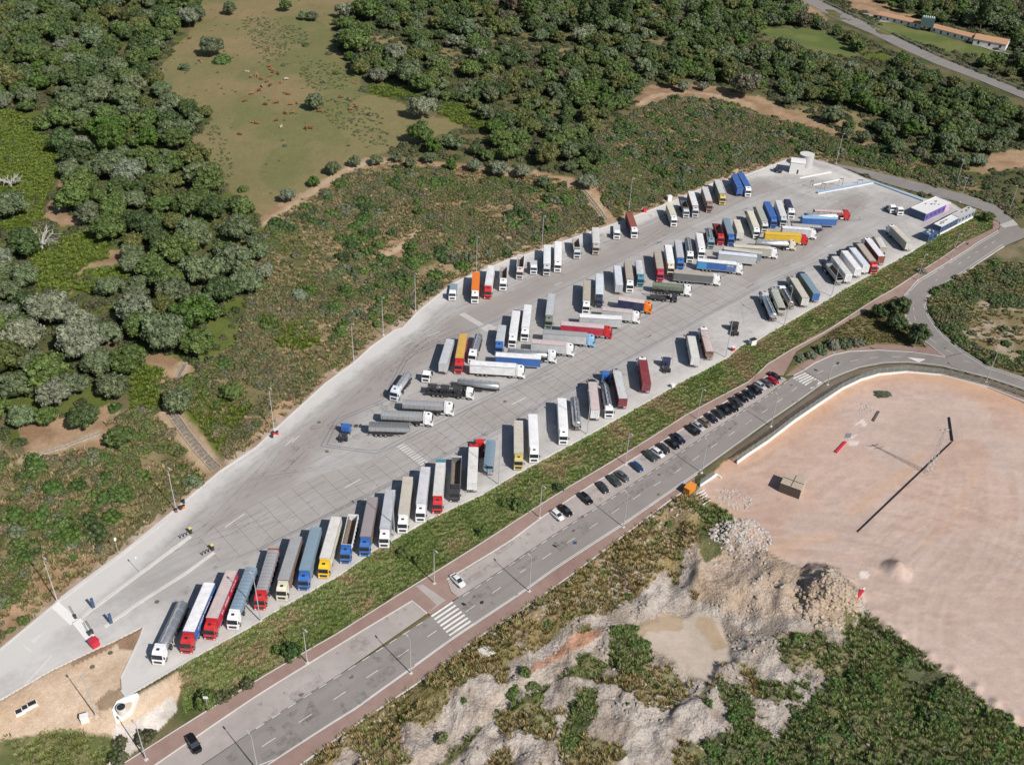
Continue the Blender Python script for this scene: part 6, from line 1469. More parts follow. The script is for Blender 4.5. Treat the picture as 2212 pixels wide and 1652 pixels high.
# headboards and loads that show
def board(root, x, z0, z1, col, name='headboard'):
    link(name, MB().box(x, x+.12, -1.27, 1.27, z0, z1).mesh(name, ['bodywork']), root, color=COLS[col])
board(TRUCKS[13], .0, 4.0, 4.02, 'teal', 'roof_band'); link('roof_band', MB().box(.02, 1.3, -1.2, 1.2, 4.03, 4.06).mesh('roof_band', ['tarp']), TRUCKS[13], color=COLS['teal'])
link('rear_frame', MB().box(-.15, .15, -1.3, 1.3, 2.2, 3.75).mesh('rear_frame', ['bodywork']), TRUCKS[4], color=COLS['brick'])
def text(root, s, size, loc, rot, mat, ext=.008, name='lettering'):
    cu = bpy.data.curves.new(name, 'FONT'); cu.body = s; cu.size = size; cu.extrude = ext; cu.align_x = 'CENTER'; cu.align_y = 'CENTER'; cu.materials.append(MATS[mat]); cu.resolution_u = 2
    tmp = bpy.data.objects.new('tmp', cu); me_ = bpy.data.meshes.new_from_object(tmp); bpy.data.objects.remove(tmp); me_.name = name
    o = link(name, me_, root, loc, rot); return o
simple('white_ink', (.75, .75, .75), .6); simple('red_ink', (.55, .04, .04), .6); simple('blue_ink', (.03, .09, .35), .6); simple('black_ink', (.03, .03, .03), .6)
# side lettering: on the right-hand side (y<0) of the body
def sidetext(i, s, size, x, z, mat, side=-1): return text(TRUCKS[i], s, size, (x, side*1.295, z), (math.pi/2, 0, 0 if side < 0 else math.pi), mat)
def marks(i, x0, x1, z, h, mat, n, seed, side=-1):
    r = random.Random(seed); mb = MB(); w = (x1-x0)/n
    for k in range(n):
        if r.random() < .14: continue
        a = x0+k*w; y = side*1.285; mb.box(a, a+w*.22, min(y, y+side*.012), max(y, y+side*.012), z, z+h)
        mb.box(a, a+w*.7, min(y, y+side*.012), max(y, y+side*.012), z+h*(.8 if r.random() < .6 else .0), z+h*(1.0 if r.random() < .6 else .2))
        if r.random() < .6: mb.box(a+w*.5, a+w*.7, min(y, y+side*.014), max(y, y+side*.014), z+h*.1, z+h*.85)
    mb.obj('lettering', [mat], TRUCKS[i])
marks(2, 1.2, 5.5, 2.6, .5, 'white_ink', 12, 1, 1); marks(2, 6.5, 11.5, 2.4, .8, 'white_ink', 9, 2, 1); marks(1, 3, 12, 2.5, .7, 'white_ink', 14, 3, 1)
def panel(i, x0, x1, z0, z1, col, side=-1): link('side_panel', MB().box(x0, x1, min(side*1.283, side*1.292), max(side*1.283, side*1.292), z0, z1).mesh('side_panel', ['tarp']), TRUCKS[i], color=col)
IE = [k for k, r_ in enumerate(TRUCKS) if TM[r_.name][2][0] and TM[r_.name][2][0].startswith('blue curtain') and TM[r_.name][2][1] == 'white' and 1500 < TM[r_.name][0] < 1600]
for k in IE: panel(k, .2, 3.4, 1.3, 3.8, (.05, .30, .60)); panel(k, 10.2, 13.4, 1.3, 3.8, (.09, .17, .34)); marks(k, 10.4, 13.0, 3.0, .5, 'white_ink', 8, 5); marks(k, 10.6, 12.8, 2.85, .1, 'red_ink', 6, 6)
bl = link('tailboard', MB().box(-.12, .02, -1.28, 1.28, 2.5, 3.7).mesh('tailboard', ['bodywork']), TRUCKS[14], color=COLS['white'])
text(bl, 'AGONCA', .62, (-.13, 0, 3.35), (math.pi/2, 0, -math.pi/2), 'black_ink', .004)
text(bl, 'AGONCA', .55, (-.05, 0, 3.708), (0, 0, -math.pi/2), 'black_ink', .004)

_l = []
for r in TRUCKS:
    px_, row_, (bd, cb) = TM[r.name]
    if cb and bd:
        st = '%s cab lorry, %s' % (cb, bd) if 'crane' not in bd else 'black crane lorry among the island tippers'
        if 'crane' not in bd: st += ', ' + row_
    elif bd: st = 'uncoupled %s trailer, %s' % (bd, row_)
    else: st = '%s tractor unit without trailer, %s' % (cb, row_)
    r['group'] = 'lorries and trailers '+row_
    if len(st.split()) > 12 and bd: st = '%s cab lorry, %s, %s' % (cb, bd.split(' with ')[0], row_) if cb else 'uncoupled %s trailer, %s' % (bd.split(' with ')[0], row_)
    _l.append((r, st, px_))
setlabels(_l)
print('lorries', len(TRUCKS))
# ================================================================== cars
def section(x, hw, z0, z1, r=.12): return [(x, -hw*.93, z0), (x, -hw, z0+.2), (x, -hw, z1-r), (x, -hw+r, z1), (x, hw-r, z1), (x, hw, z1-r), (x, hw, z0+.2), (x, hw*.93, z0)]
def car_meshes(k):
    P = dict(hatch=(4.1, .86, 1.42, [(-2.05,.62,.30,.72),(-1.95,.80,.24,.88),(-1.4,.87,.2,.95),(0,.88,.2,.93),(1.0,.87,.2,.90),(1.75,.80,.22,.76),(2.02,.62,.3,.62)], [(-1.85,.70,.93),(-1.45,.66,1.40),(-.2,.66,1.46),(.35,.64,1.36),(1.05,.72,.92)]),
             saloon=(4.5, .89, 1.42, [(-2.25,.66,.32,.78),(-2.1,.82,.25,.93),(-1.3,.89,.2,.95),(0,.90,.2,.92),(1.1,.89,.2,.88),(1.95,.82,.22,.74),(2.25,.62,.3,.60)], [(-1.75,.70,.94),(-1.05,.64,1.36),(-.1,.65,1.43),(.3,.63,1.35),(1.15,.72,.90)]),
             suv=(4.5, .93, 1.66, [(-2.2,.72,.35,.85),(-2.1,.87,.28,1.0),(-1.4,.92,.25,1.06),(0,.93,.25,1.04),(1.1,.92,.25,1.02),(1.95,.86,.28,.92),(2.22,.70,.35,.75)], [(-2.05,.76,1.03),(-1.8,.72,1.58),(-.2,.72,1.66),(.35,.70,1.56),(1.1,.78,1.02)]))[k]
    body = MB().loft([section(x, w, a, b) for x, w, a, b in P[3]]).mesh('car_body', ['car_paint']); bm_bevel(body, .03, 1)
    g = P[4]; zb = g[0][2]; rings = []
    for x, w, z in g: rings.append([(x, -w-.06 if z < zb+.1 else -w-.10, zb-.04), (x, -w, z), (x, w, z), (x, w+.06 if z < zb+.1 else w+.10, zb-.04)])
    glass = MB().loft(rings).mesh('windows', ['window_glass'])
    rf = MB(); rr = []
    for x, w, z in g[1:4]: rr.append([(x, -w-.01, z-.03), (x, -w*.9, z+.025), (x, w*.9, z+.025), (x, w+.01, z-.03)])
    rf.loft(rr)
    for s in (-1, 1):
        for i in (0, 3): rf.cyl((g[i][0], s*g[i][1], g[i][2]), (g[i+1][0], s*g[i+1][1], g[i+1][2]), .045, .045, 5)
    roof = rf.mesh('roof', ['car_paint'])
    hl = [MB().box(P[3][-1][0]-.22, P[3][-1][0]-.02, s*.62-.14, s*.62+.14, .58, .70).mesh('headlight', ['light_glass']) for s in (-1, 1)]
    tl = [MB().box(P[3][0][0]-.01, P[3][0][0]+.14, s*.66-.12, s*.66+.1, .70, .84).mesh('tail_light', ['red_lens']) for s in (-1, 1)]
    mi = [MB().box(.62, .8, s*1.0-.09, s*1.0+.09, .92, 1.06).mesh('mirror', ['car_paint']) for s in (-1, 1)]
    return body, glass, roof, hl, tl, mi, P[1]
CM = {k: car_meshes(k) for k in ('hatch', 'saloon', 'suv')}
CW = wheel_mesh('car_wheel', .33, .22)
CCOL = dict(black=(.008,.008,.010), navy=(.010,.016,.035), blue=(.012,.05,.14), white=(.75,.75,.74), grey=(.10,.105,.11), silver=(.42,.43,.44), red=(.40,.012,.03), green=(.05,.065,.06), bronze=(.20,.15,.12), dgrey=(.035,.038,.042))
def car(tl, c, to, kind, col, label, group='cars parked in the lay-by'):
    cD = T(tl, *c); g = G(cD); z = g.z+.03
    a = Vector(gz(cD, z+.6)); b = Vector(gz((cD[0]+to[0]/4, cD[1]+to[1]/4), z+.6)); dd = (b-a).normalized()
    root = empty('parked_car', (a.x, a.y, z+.02), math.atan2(dd.y, dd.x)); m_ = CM[kind]; cc = CCOL[col]
    bd = link('car_body', m_[0], root, color=cc); link('windows', m_[1], root); link('roof', m_[2], root, color=cc)
    for q in m_[3]: link('headlight', q, bd)
    for q in m_[4]: link('tail_light', q, bd)
    for q in m_[5]: link('mirror', q, bd, color=cc)
    for x in (-1.32, 1.36):
        for s in (-1, 1): link('wheel', CW, root, (x, s*(m_[6]-.13), .33))
    tag(root, label, 'car', group); return root
car('22',(390,1143),(100,85),'hatch','white','white hatchback, first car at the lower end of the parked row')
car('22',(460,1103),(105,80),'saloon','black','black saloon close beside the white hatchback at the row end')
car('22',(635,1003),(110,85),'suv','black','large black car alone with a gap on either side')
car('22',(782,903),(90,90),'saloon','dgrey','charcoal saloon parked alone below the dark green estate')
car('22',(885,850),(95,80),'suv','green','dark green-grey estate car next to a grey saloon')
car('22',(953,808),(100,75),'saloon','grey','grey saloon beside the dark green-grey estate')
car('22',(1080,728),(105,75),'hatch','blue','dark blue rounded hatchback parked alone in mid row')
car('22',(1196,635),(105,75),'suv','green','grey-green tall car next to the white hatchback in mid row')
car('22',(1262,607),(100,75),'hatch','white','white hatchback with dark sunroof in the middle of the row')
car('22',(1308,567),(100,70),'saloon','dgrey','dark grey saloon tucked behind the mid-row white hatchback')
car('22',(1388,530),(105,70),'saloon','black','black saloon before a gap, lower of a close pair')
car('22',(1436,488),(105,70),'suv','navy','navy saloon above the black one of a close pair')
car('22',(1562,413),(110,70),'suv','black','black saloon opening the long close-packed part of the row')
car('22',(1608,377),(100,70),'saloon','silver','silver-topped saloon squeezed next to a black car')
car('22',(1668,346),(90,60),'hatch','bronze','bronze-tinted hatchback next to the lamp post')
car('22',(1722,305),(110,70),'saloon','navy','navy saloon above the bronze hatchback')
for i, (q, kd, cl, lb) in enumerate([((1785,270),'saloon','dgrey','dark grey saloon'),((1838,240),'suv','black','black tall car'),((1900,212),'saloon','black','black saloon'),((1938,172),'suv','dgrey','charcoal tall car'),((1988,130),'saloon','black','black low saloon'),
        ((2048,100),'saloon','navy','navy low saloon'),((2100,66),'suv','black','broad black car'),((2146,28),'hatch','silver','silver-grey hatchback')]):
    car('22', q, (110, 68), kd, cl, '%s, %s above the navy saloon in the close-packed upper row' % (lb, nth(i+1)))
car('D',(1655,827),(27,15),'saloon','grey','mid-grey saloon just below the red car at the upper row end')
car('V2',(42,1128),(100,52),'hatch','red','red hatchback near the upper end of the parked row')
car('V2',(52,1088),(100,50),'saloon','black','black saloon, topmost car of the parked row')
car('13',(1742,55),(80,80),'saloon','white','white saloon parked alone just above the zebra crossing', 'lone cars on the lay-by')
car('03',(1675,1470),(65,110),'suv','black','black car standing alone on the lower lay-by near the corner', 'lone cars on the lay-by')
# ================================================================== lamp posts
simple('galvanised', (.50, .51, .51), .5, .3, var=.1); simple('plinth', (.55, .52, .48), .9)
def lampm(h):
    pole = MB().cyl((0, 0, 0), (0, 0, h), .13, .07, 8).mesh('pole', ['galvanised'])
    head = MB().cyl((0, 0, h-.05), (1.1, 0, h+.12), .045, .04, 6).box(.7, 1.5, -.17, .17, h+.05, h+.17).box(.8, 1.45, -.13, .13, h+.02, h+.05, 1).mesh('lamp_head', ['galvanised', 'light_glass'])
    base = MB().box(-.35, .35, -.35, .35, -.1, .18).mesh('plinth', ['plinth'])
    return pole, head, base
LM = {14.0: lampm(14.), 11.: lampm(11.)}
def lamp(D, h, to, label, grp, head2=False):
    g = G(D); z = max(g.z, float(hland([g.x], [g.y])[0]) if not inpoly(np.array([g.x]), np.array([g.y]), LOTW)[0] else 0)
    t_ = G(to); dd = (t_-g); o = empty('street_lamp', (g.x, g.y, z), math.atan2(dd.y, dd.x)); m_ = LM[h]
    link('pole', m_[0], o); link('lamp_head', m_[1], o); link('plinth', m_[2], o)
    tag(o, label, 'street lamp', grp); return o
GL1, GL2, GL3, GL4 = 'tall lamps along the hillside edge of the lorry park', 'lamps on the grass bank edge of the lorry park', 'lamps along the lay-by pavement', 'lamps on the quarry side of the road'
for i, D in enumerate([(124.2,1299),(381,1102),(591.8,926),(764.2,782.5),(828,724),(897.8,670.5),(1029,588),(1169.8,540.5),(1358,455),(1806,353)]):
    lamp(D, 14., (D[0]+60, D[1]+60), 'tall lamp post on the hillside edge of the lorry park, %s from the left' % nth(i+1), GL1)
for i, D in enumerate([(563,1341),(852,1158),(1077,1046),(1268,938),(1567,772),(1694,702),(1796,640)]):
    lamp(D, 14. if i not in (0,) else 14., (D[0]-60, D[1]-60), 'lamp post at the grass bank edge of the lorry park, %s from the left' % nth(i+1), GL2)
for i, D in enumerate([(664,1431.5),(938,1260),(1165.5,1118.5),(1350.5,1003),(1505.5,906),(1981,606),(2054,561)]):
    lamp(D, 11., (D[0]+40, D[1]+50), 'grey lamp post on the brick pavement by the lay-by, %s from the left' % nth(i+1), GL3)
for i, D in enumerate([(208,1547),(316,1640),(557,1664),(887.5,1454),(1143,1277),(1346.5,1138.5),(1515,1021),(1665,921),(1787,831),(2130,825)]):
    lamp(D, 11., (D[0]-40, D[1]-50), 'grey lamp post along the outer side of the road, %s from the left' % nth(i+1), GL4)
for i, D in enumerate([(2073,437),(2066,396),(2180,455)]):
    lamp(D, 11., (D[0]-30, D[1]+10), 'lamp post by the access road at the blue cabins, %s from the left' % nth(i+1), 'lamps at the far end')
# ================================================================== buildings
simple('white_wall', (.70, .69, .66), .8, var=.08); simple('blue_cladding', (.045, .085, .17), .5, var=.2); simple('purple_cladding', (.13, .09, .33), .5, var=.2); simple('grey_roof', (.42, .41, .40), .8, var=.2); simple('white_roof', (.62, .61, .60), .8, var=.15)
simple('terracotta', (.42, .24, .14), .9, var=.15); simple('grey_cladding', (.27, .31, .36), .6, var=.15); simple('green_metal', (.07, .12, .12), .6); simple('orange_paint', (.65, .24, .03), .6, var=.2); simple('red_plastic', (.50, .03, .05), .5); simple('yellow_plastic', (.70, .60, .10), .5)
simple('wood_planks', (.42, .35, .27), .9, var=.3, scale=5); simple('dark_wood', (.10, .08, .065), .9, var=.3, scale=5); simple('black_pipe', (.012, .012, .014), .5); simple('mesh_green', (.22, .25, .235), .6); simple('band_blue', (.26, .42, .58), .6); simple('pink_cladding', (.55, .40, .52), .5)
def boxbuild(name, cD, z, h, wallm, roofm, label, cat='building', tile='R', endm=None, par=.15, parts=None, nwin=6):
    """cD: four roof corners (picture), going round; walls drop to the ground"""
    C4 = [Vector(gz(T(tile, *p), z+h)) for p in cD]; c = sum(C4, Vector((0, 0)))/4
    u = ((C4[1]-C4[0])+(C4[2]-C4[3])).normalized(); L = ((C4[1]-C4[0]).length+(C4[2]-C4[3]).length)/2; Wd = ((C4[3]-C4[0]).length+(C4[2]-C4[1]).length)/2
    o = empty(name, (c.x, c.y, z), math.atan2(u.y, u.x)); tag(o, label, cat)
    v = Vector((-u.y, u.x)); sgn = 1 if (C4[3]-C4[0]).dot(v) > 0 else -1
    # walls: near side (towards -sgn) etc.
    for nm, b_ in (('side_wall', (-L/2, L/2, -Wd/2, -Wd/2+.12)), ('side_wall', (-L/2, L/2, Wd/2-.12, Wd/2)), ('end_wall', (-L/2, -L/2+.12, -Wd/2+.12, Wd/2-.12)), ('end_wall', (L/2-.12, L/2, -Wd/2+.12, Wd/2-.12))):
        w = MB().box(b_[0], b_[1], b_[2], b_[3], 0, h).obj(nm, [endm if (nm == 'end_wall' and endm) else wallm], o)
        if nm == 'side_wall':
            s = -1 if b_[2] < 0 else 1
            for i in range(nwin):
                x = -L/2+L*(i+.5)/nwin; y0 = s*(Wd/2)
                f = MB().box(x-.6, x+.6, min(y0-s*.02, y0+s*.05), max(y0-s*.02, y0+s*.05), 1.0, 2.1).obj('window', ['window_glass'], w)
    r = MB().box(-L/2-.1, L/2+.1, -Wd/2-.1, Wd/2+.1, h, h+.12)
    for a in (-1, 1): r.box(-L/2-.1, L/2+.1, a*(Wd/2)-.1, a*(Wd/2)+.1, h+.12, h+.12+par); r.box(a*(L/2)-.1, a*(L/2)+.1, -Wd/2+.1, Wd/2-.1, h+.12, h+.12+par)
    rr = r.obj('roof', [roofm], o)
    for k in range(5):
        x = random.uniform(-L/2+1, L/2-1.5); y = random.uniform(-Wd/2+.6, Wd/2-1.2); MB().box(x, x+random.uniform(.5, 1.2), y, y+.6, h+.12, h+random.uniform(.35, .7)).obj('roof_unit', ['grey_roof'], rr)
    o['_L'] = L; o['_W'] = Wd; return o, L, Wd
A_, La, Wa = boxbuild('cabin_building', [(1235,810),(1440,712),(1588,757),(1366,856)], 0, 3.2, 'purple_cladding', 'white_roof', 'long flat-roofed service building with purple printed side wall', endm='blue_cladding')
sg = [c for c in A_.children if c.name.startswith('side_wall')]
for s in (-1, 1):
    link('wall_panel', MB().box(La/2-3.4, La/2-.1, min(s*Wa/2, s*(Wa/2+.06)), max(s*Wa/2, s*(Wa/2+.06)), .1, 3.1).mesh('wall_panel', ['pink_cladding']), A_)
Bb, Lb, Wb = boxbuild('cabin_building', [(1432,945),(1590,868),(1645,890),(1500,972)], 0, 3.0, 'blue_cladding', 'white_roof', 'dark blue cabin with pale flat roof joined to the long grey block', nwin=4)
Bc, Lc, Wc = boxbuild('cabin_building', [(1592,866),(1745,790),(1778,826),(1645,888)], 0, 3.1, 'grey_cladding', 'grey_roof', 'long grey-blue container block with roof units at the far right end', nwin=5)
Bd, Ld, Wd_ = boxbuild('cabin_building', [(1322,1020),(1405,985),(1470,1012),(1395,1050)], 0, 2.8, 'blue_cladding', 'blue_cladding', 'small dark blue kiosk nearest to the cream lorry', nwin=2)
lw = G(T('R',1480,1035)); 
def lowwall(name, D, h, w, mat, label, cat='wall', top=None, z=0.):
    P = [Vector(gz(p, z)) for p in D]; o = empty(name, (P[0].x, P[0].y, z)); tag(o, label, cat)
    for a, b in zip(P, P[1:]):
        dd = (b-a); L = dd.length; M_ = Matrix.Translation((a.x-P[0].x, a.y-P[0].y, 0))@Matrix.Rotation(math.atan2(dd.y, dd.x), 4, 'Z')
        n = max(1, int(L/4))
        for i in range(n):
            MB().box(L*i/n+.02, L*(i+1)/n-.02, -w/2, w/2, 0, h, 0, M_).obj('wall_block', [mat], o)
            if top: MB().box(L*i/n+.02, L*(i+1)/n-.02, -w/2-.25, w/2+.25, h*.98, h+.06, 0, M_).obj('coping', [top if i % 2 or True else mat], o)
    return o
lowwall('low_wall', [T('R',1480,1040),T('R',1768,892)], .7, .4, 'white_wall', 'white plinth wall under the long grey-blue block')
lowwall('low_wall', [T('R',425,682),T('R',905,590)], .7, .9, 'white_wall', 'low white wall with light blue coping beside the washing bay', top='band_blue')
lowwall('low_wall', [T('R',912,588),T('R',1120,665),T('R',1345,748)], .5, .8, 'white_wall', 'low blue and white chequered kerb wall running to the cabins', top='band_blue')
lowwall('low_wall', [T('R',270,552),T('R',545,498)], .35, .5, 'white_wall', 'low white kerb beside the white hut')
lowwall('low_wall', [T('R',390,612),T('R',630,560)], .4, .4, 'white_wall', 'short low white wall in the washing bay')
# white hut, cylindrical tank
g = Vector(gz(T('R',252,512), 0)); o = empty('white_hut', (g.x, g.y+2.6, 0), math.radians(-12)); tag(o, 'tall white plastered hut with barrel roof beside the round tank', 'hut')
hw = MB().box(-3, 3, -2.6, 2.6, 0, 5.0).obj('wall', ['white_wall'], o)
rb = MB(); rb.loft([[(-3.15+6.3*k, math.cos(a)*2.8, 5.0+math.sin(a)*.75) for a in [math.pi*i/8 for i in range(9)]] for k in (0, 1)]); rb.obj('roof', ['white_roof'], o)
MB().box(.2, .8, -2.66, -2.58, .05, 1.9).obj('door', ['dark_plastic'], o); MB().box(-3.05, -2.98, -1, .2, 1, 2).obj('window', ['window_glass'], o)
g = Vector(gz(T('R',318,440), 0)); o = empty('water_tank', (g.x, g.y, .0)); tag(o, 'round concrete water tank behind the white hut', 'tank')
MB().cyl((0, 0, 0), (0, 0, 5.3), 3.1, 3.1, 28).obj('tank_wall', ['grey_roof'], o); MB().cyl((0, 0, 5.3), (0, 0, 5.42), 3.2, 3.2, 28).obj('lid', ['kerb_concrete'], o)
# wash bay frames
def frame(D, w, h, label):
    g = Vector(gz(D, 0)); o = empty('metal_frame', (g.x, g.y, .03), random.uniform(-.3, .3)); tag(o, label, 'frame', 'metal frames in the washing bay')
    for s in (-1, 1): MB().cyl((s*w/2, 0, 0), (s*w/2, 0, h), .06, .06, 6).obj('post', ['chassis_steel'], o)
    MB().box(-w/2, w/2, -.04, .04, h-.3, h).obj('crossbar', ['chassis_steel'], o)
for D, w, h, lb in ((T('R',368,632),1.2,3.2,'dark metal frame at the left end of the washing bay wall'),(T('R',470,645),1.6,2.8,'double dark frame on the blue-topped wall'),(T('R',620,622),1.6,3.6,'tall dark frame near the middle of the blue-topped wall'),(T('R',790,600),2.4,2.0,'mesh gate frame at the right end of the blue-topped wall')): frame(D, w, h, lb)
# distant farm sheds
def shed(name, D1, D2, dep, h, label, wall='white_wall', roofm='terracotta', gab=1.4, nw=6):
    a = GL(D1); b = GL(D2); dd = Vector((b.x-a.x, b.y-a.y)); L = dd.length; o = empty(name, (a.x, a.y, min(a.z, b.z)-.3), math.atan2(dd.y, dd.x)); tag(o, label, 'building')
    w = MB().prism([(0, 0), (L, 0), (L, h), (0, h)], 0, dep).obj('wall', [wall], o)
    MB().loft([[(x, -.3, h), (x, dep/2, h+gab), (x, dep+.3, h), (x, dep+.3, h-.15), (x, dep/2, h+gab-.15), (x, -.3, h-.15)] for x in (-.3, L+.3)]).obj('roof', [roofm], o)
    for i in range(nw):
        x = L*(i+.5)/nw; f = MB().box(x-.6, x+.6, -.06, .02, h*.4, h*.8).obj('window', ['window_glass'], w)
    return o
shed('farm_shed', (1894,41), (1984,63), 9, 3.4, 'long distant farm shed with orange-brown roof, left of the green tower')
shed('farm_shed', (2009,69), (2099,94), 9, 3.6, 'second long farm shed with orange roof, right of the green tower')
shed('farmhouse', (2100,97), (2170,111), 11, 4.2, 'white farmhouse with red tiled roof and three dark windows at the far right', gab=2, nw=3)
g = GL((1999,66)); o = empty('silo_frame', g, -.35); tag(o, 'dark green metal feed hopper frame between the two farm sheds', 'hopper')
MB().box(-4, 4, -3, 3, 3, 8.0).obj('hopper', ['green_metal'], o)
for sx in (-3.8, 3.8):
    for sy in (-2.8, 2.8): MB().box(sx-.2, sx+.2, sy-.2, sy+.2, -.5, 3).obj('post', ['green_metal'], o)
for i in range(6): MB().cyl((-3.2+i*1.25, 0, 8), (-3.2+i*1.25, 0, 8.9), .4, .4, 8).obj('vent', ['white_wall'], o)
# crash barriers of the country road
for off, D in ((0, [(1700,-42),(1765,-2),(1812,20),(1892,57),(1955,87),(2030,122),(2120,157),(2212,195),(2330,237)]), (1, [(1640,-48),(1745,10),(1800,41),(1885,77),(1945,107),(2020,141),(2110,175),(2212,217),(2330,265)])):
    P = [tuple(q) for q in GP(D)]; mb = MB()
    for a, b in zip(P, P[1:]): mb.cyl((a[0], a[1], a[2]+.8), (b[0], b[1], b[2]+.8), .18, .18, 4)
    o = mb.obj('crash_barrier', ['galvanised']); tag(o, 'steel crash barrier along the %s side of the distant country road' % ('upper' if off == 0 else 'lower'), 'barrier')
# ================================================================== sandy plot: wall, fence, shed, mast
WL = [(1592,997),(1612,982),(1659,951),(1716,907),(1760,877),(1819,838),(1859,819),(1899,807),(1959,802),(2034,809),(2134,835),(2212,866),(2330,917)]
Pw = [Vector(gz(p, -3.3)) for p in WL]; Pw = resample(Pw, 2.6)
o = empty('retaining_wall', (Pw[0].x, Pw[0].y, -3.3)); tag(o, 'long curved white concrete retaining wall along the sandy plot', 'wall'); wo = o
of = empty('mesh_fence', (Pw[0].x, Pw[0].y, -3.3)); tag(of, 'grey-green mesh fence standing on the curved white wall', 'fence')
pb = MB().box(-1.27, 1.27, -.2, .2, -2.2, 0).box(-1.29, 1.29, -.24, .24, 0, .08).mesh('wall_block', ['white_wall'])
fm = MB().box(-1.25, 1.25, -.02, .02, .15, .20).box(-1.25, 1.25, -.02, .02, 1.0, 1.05).box(-1.25, 1.25, -.02, .02, 1.9, 1.95)
for i in range(18): fm.box(-1.22+i*.143, -1.16+i*.143, -.015, .015, .15, 1.95)
fm = fm.mesh('mesh_panel', ['mesh_green']); pm = MB().cyl((0, 0, 0), (0, 0, 2.1), .04, .04, 6).mesh('post', ['galvanised'])
for a, b in zip(Pw, Pw[1:]):
    c = (a+b)/2; an = math.atan2((b-a).y, (b-a).x); l_ = (c.x-Pw[0].x, c.y-Pw[0].y, 0); k = (b-a).length/2.54
    link('wall_block', pb, wo, l_, (0, 0, an), (k, 1, 1)); link('mesh_panel', fm, of, (l_[0], l_[1], .10), (0, 0, an), (k, 1, 1)); link('post', pm, of, (a.x-Pw[0].x, a.y-Pw[0].y, .1))
# short end piece by the skip
a = Vector(gz((1512,1047), -3.3)); b = Vector(gz((1549,1022), -3.3)); dd = b-a
o = empty('retaining_wall', (a.x, a.y, -3.3), math.atan2(dd.y, dd.x)); tag(o, 'short white end of retaining wall with mesh fence beside the orange skip', 'wall')
MB().box(0, dd.length, -.2, .2, -2.0, 0).obj('wall_block', ['white_wall'], o); MB().box(dd.length-.2, dd.length+.2, -1.5, -.2, -2, -.3).obj('wall_block', ['white_wall'], o)
for i in range(max(1, int(dd.length/2.5))): link('mesh_panel', fm, o, (1.27+i*2.54, 0, .0)); link('post', pm, o, (i*2.54, 0, 0))
def beam(name, D1, D2, w, h, mat, label, cat, z0=.0):
    a = GL(D1); b = GL(D2); dd = Vector((b.x-a.x, b.y-a.y)); o = MB().box(0, dd.length, -w/2, w/2, 0, h).obj(name, [mat], loc=(a.x, a.y, min(a.z, b.z)+z0), rot=(0, 0, math.atan2(dd.y, dd.x))); tag(o, label, cat); return o
o = beam('black_pipe', (1852,1149), (2056,955), .26, .26, 'black_pipe', 'long straight black pipe lying across the sandy plot', 'pipe')
beam('black_pipe', (2057,953), (2050,902), .5, .35, 'black_pipe', 'short dark pipe length meeting the long one at an angle', 'pipe')
beam('steel_beam', (1886,910), (1898,889), .6, .35, 'dark_wood', 'short dark beam lying alone on the sandy plot', 'beam')
beam('steel_beam', (1805,978), (1826,955), .7, .4, 'red_plastic', 'red beam lying on the sandy plot', 'beam')
for i in range(5): beam('plank', (1826+i*2.6,946), (1829+i*2.6,936), .25, .12, 'alu', 'grey slat of the small pallet, %s from the left' % nth(i+1), 'plank')['group'] = 'slats of the small pallet'
heap('debris_heap', (1870,882), 2.3, 60, .12, .4, 'small heap of pale rubble on the sandy plot')
g = GL((1906,852)); o = empty('brush_pile', g); tag(o, 'flat grey-green brush pile lying on the sandy plot', 'brush pile'); link('foliage', BUSHM[0], o, scale=(2.9, 2.0, .7), color=(.10, .115, .07))
# plank shed
C4 = [Vector(gz(T('32', *p), -4.6+3.2)) for p in ((168,768),(345,832),(270,932),(112,858))]
c = sum(C4, Vector((0, 0)))/4; u = (C4[1]-C4[0]).normalized(); L = (C4[1]-C4[0]).length; Wd = (C4[3]-C4[0]).length
zg = float(hland([c.x], [c.y])[0])
o = empty('plank_shed', (c.x, c.y, zg), math.atan2(u.y, u.x)); tag(o, 'square wooden plank shed standing alone on the sandy plot', 'shed')
n = 14
for i in range(n):
    x0 = -L/2+L*i/n; MB().box(x0+.02, x0+L/n-.02, -Wd/2-.1, Wd/2+.1, 3.1+random.uniform(0, .03), 3.17).obj('roof_plank', ['wood_planks'], o)
for s in (-1, 1):
    for i in range(n):
        x0 = -L/2+L*i/n; MB().box(x0+.01, x0+L/n-.01, s*Wd/2-.04, s*Wd/2+.04, 0, 3.1).obj('wall_plank', ['dark_wood' if s < 0 else 'wood_planks'], o)
    for i in range(12):
        y0 = -Wd/2+.05+(Wd-.1)*i/12; MB().box(s*L/2-.04, s*L/2+.04, y0+.01, y0+(Wd-.1)/12-.01, 0, 3.1).obj('wall_plank', ['wood_planks'], o)
MB().box(-L/2, L/2, -.08, .08, 3.18, 3.3).obj('roof_batten', ['dark_wood'], o); MB().box(-.08, .08, -Wd/2, Wd/2, 3.19, 3.27).obj('roof_batten', ['dark_wood'], o)
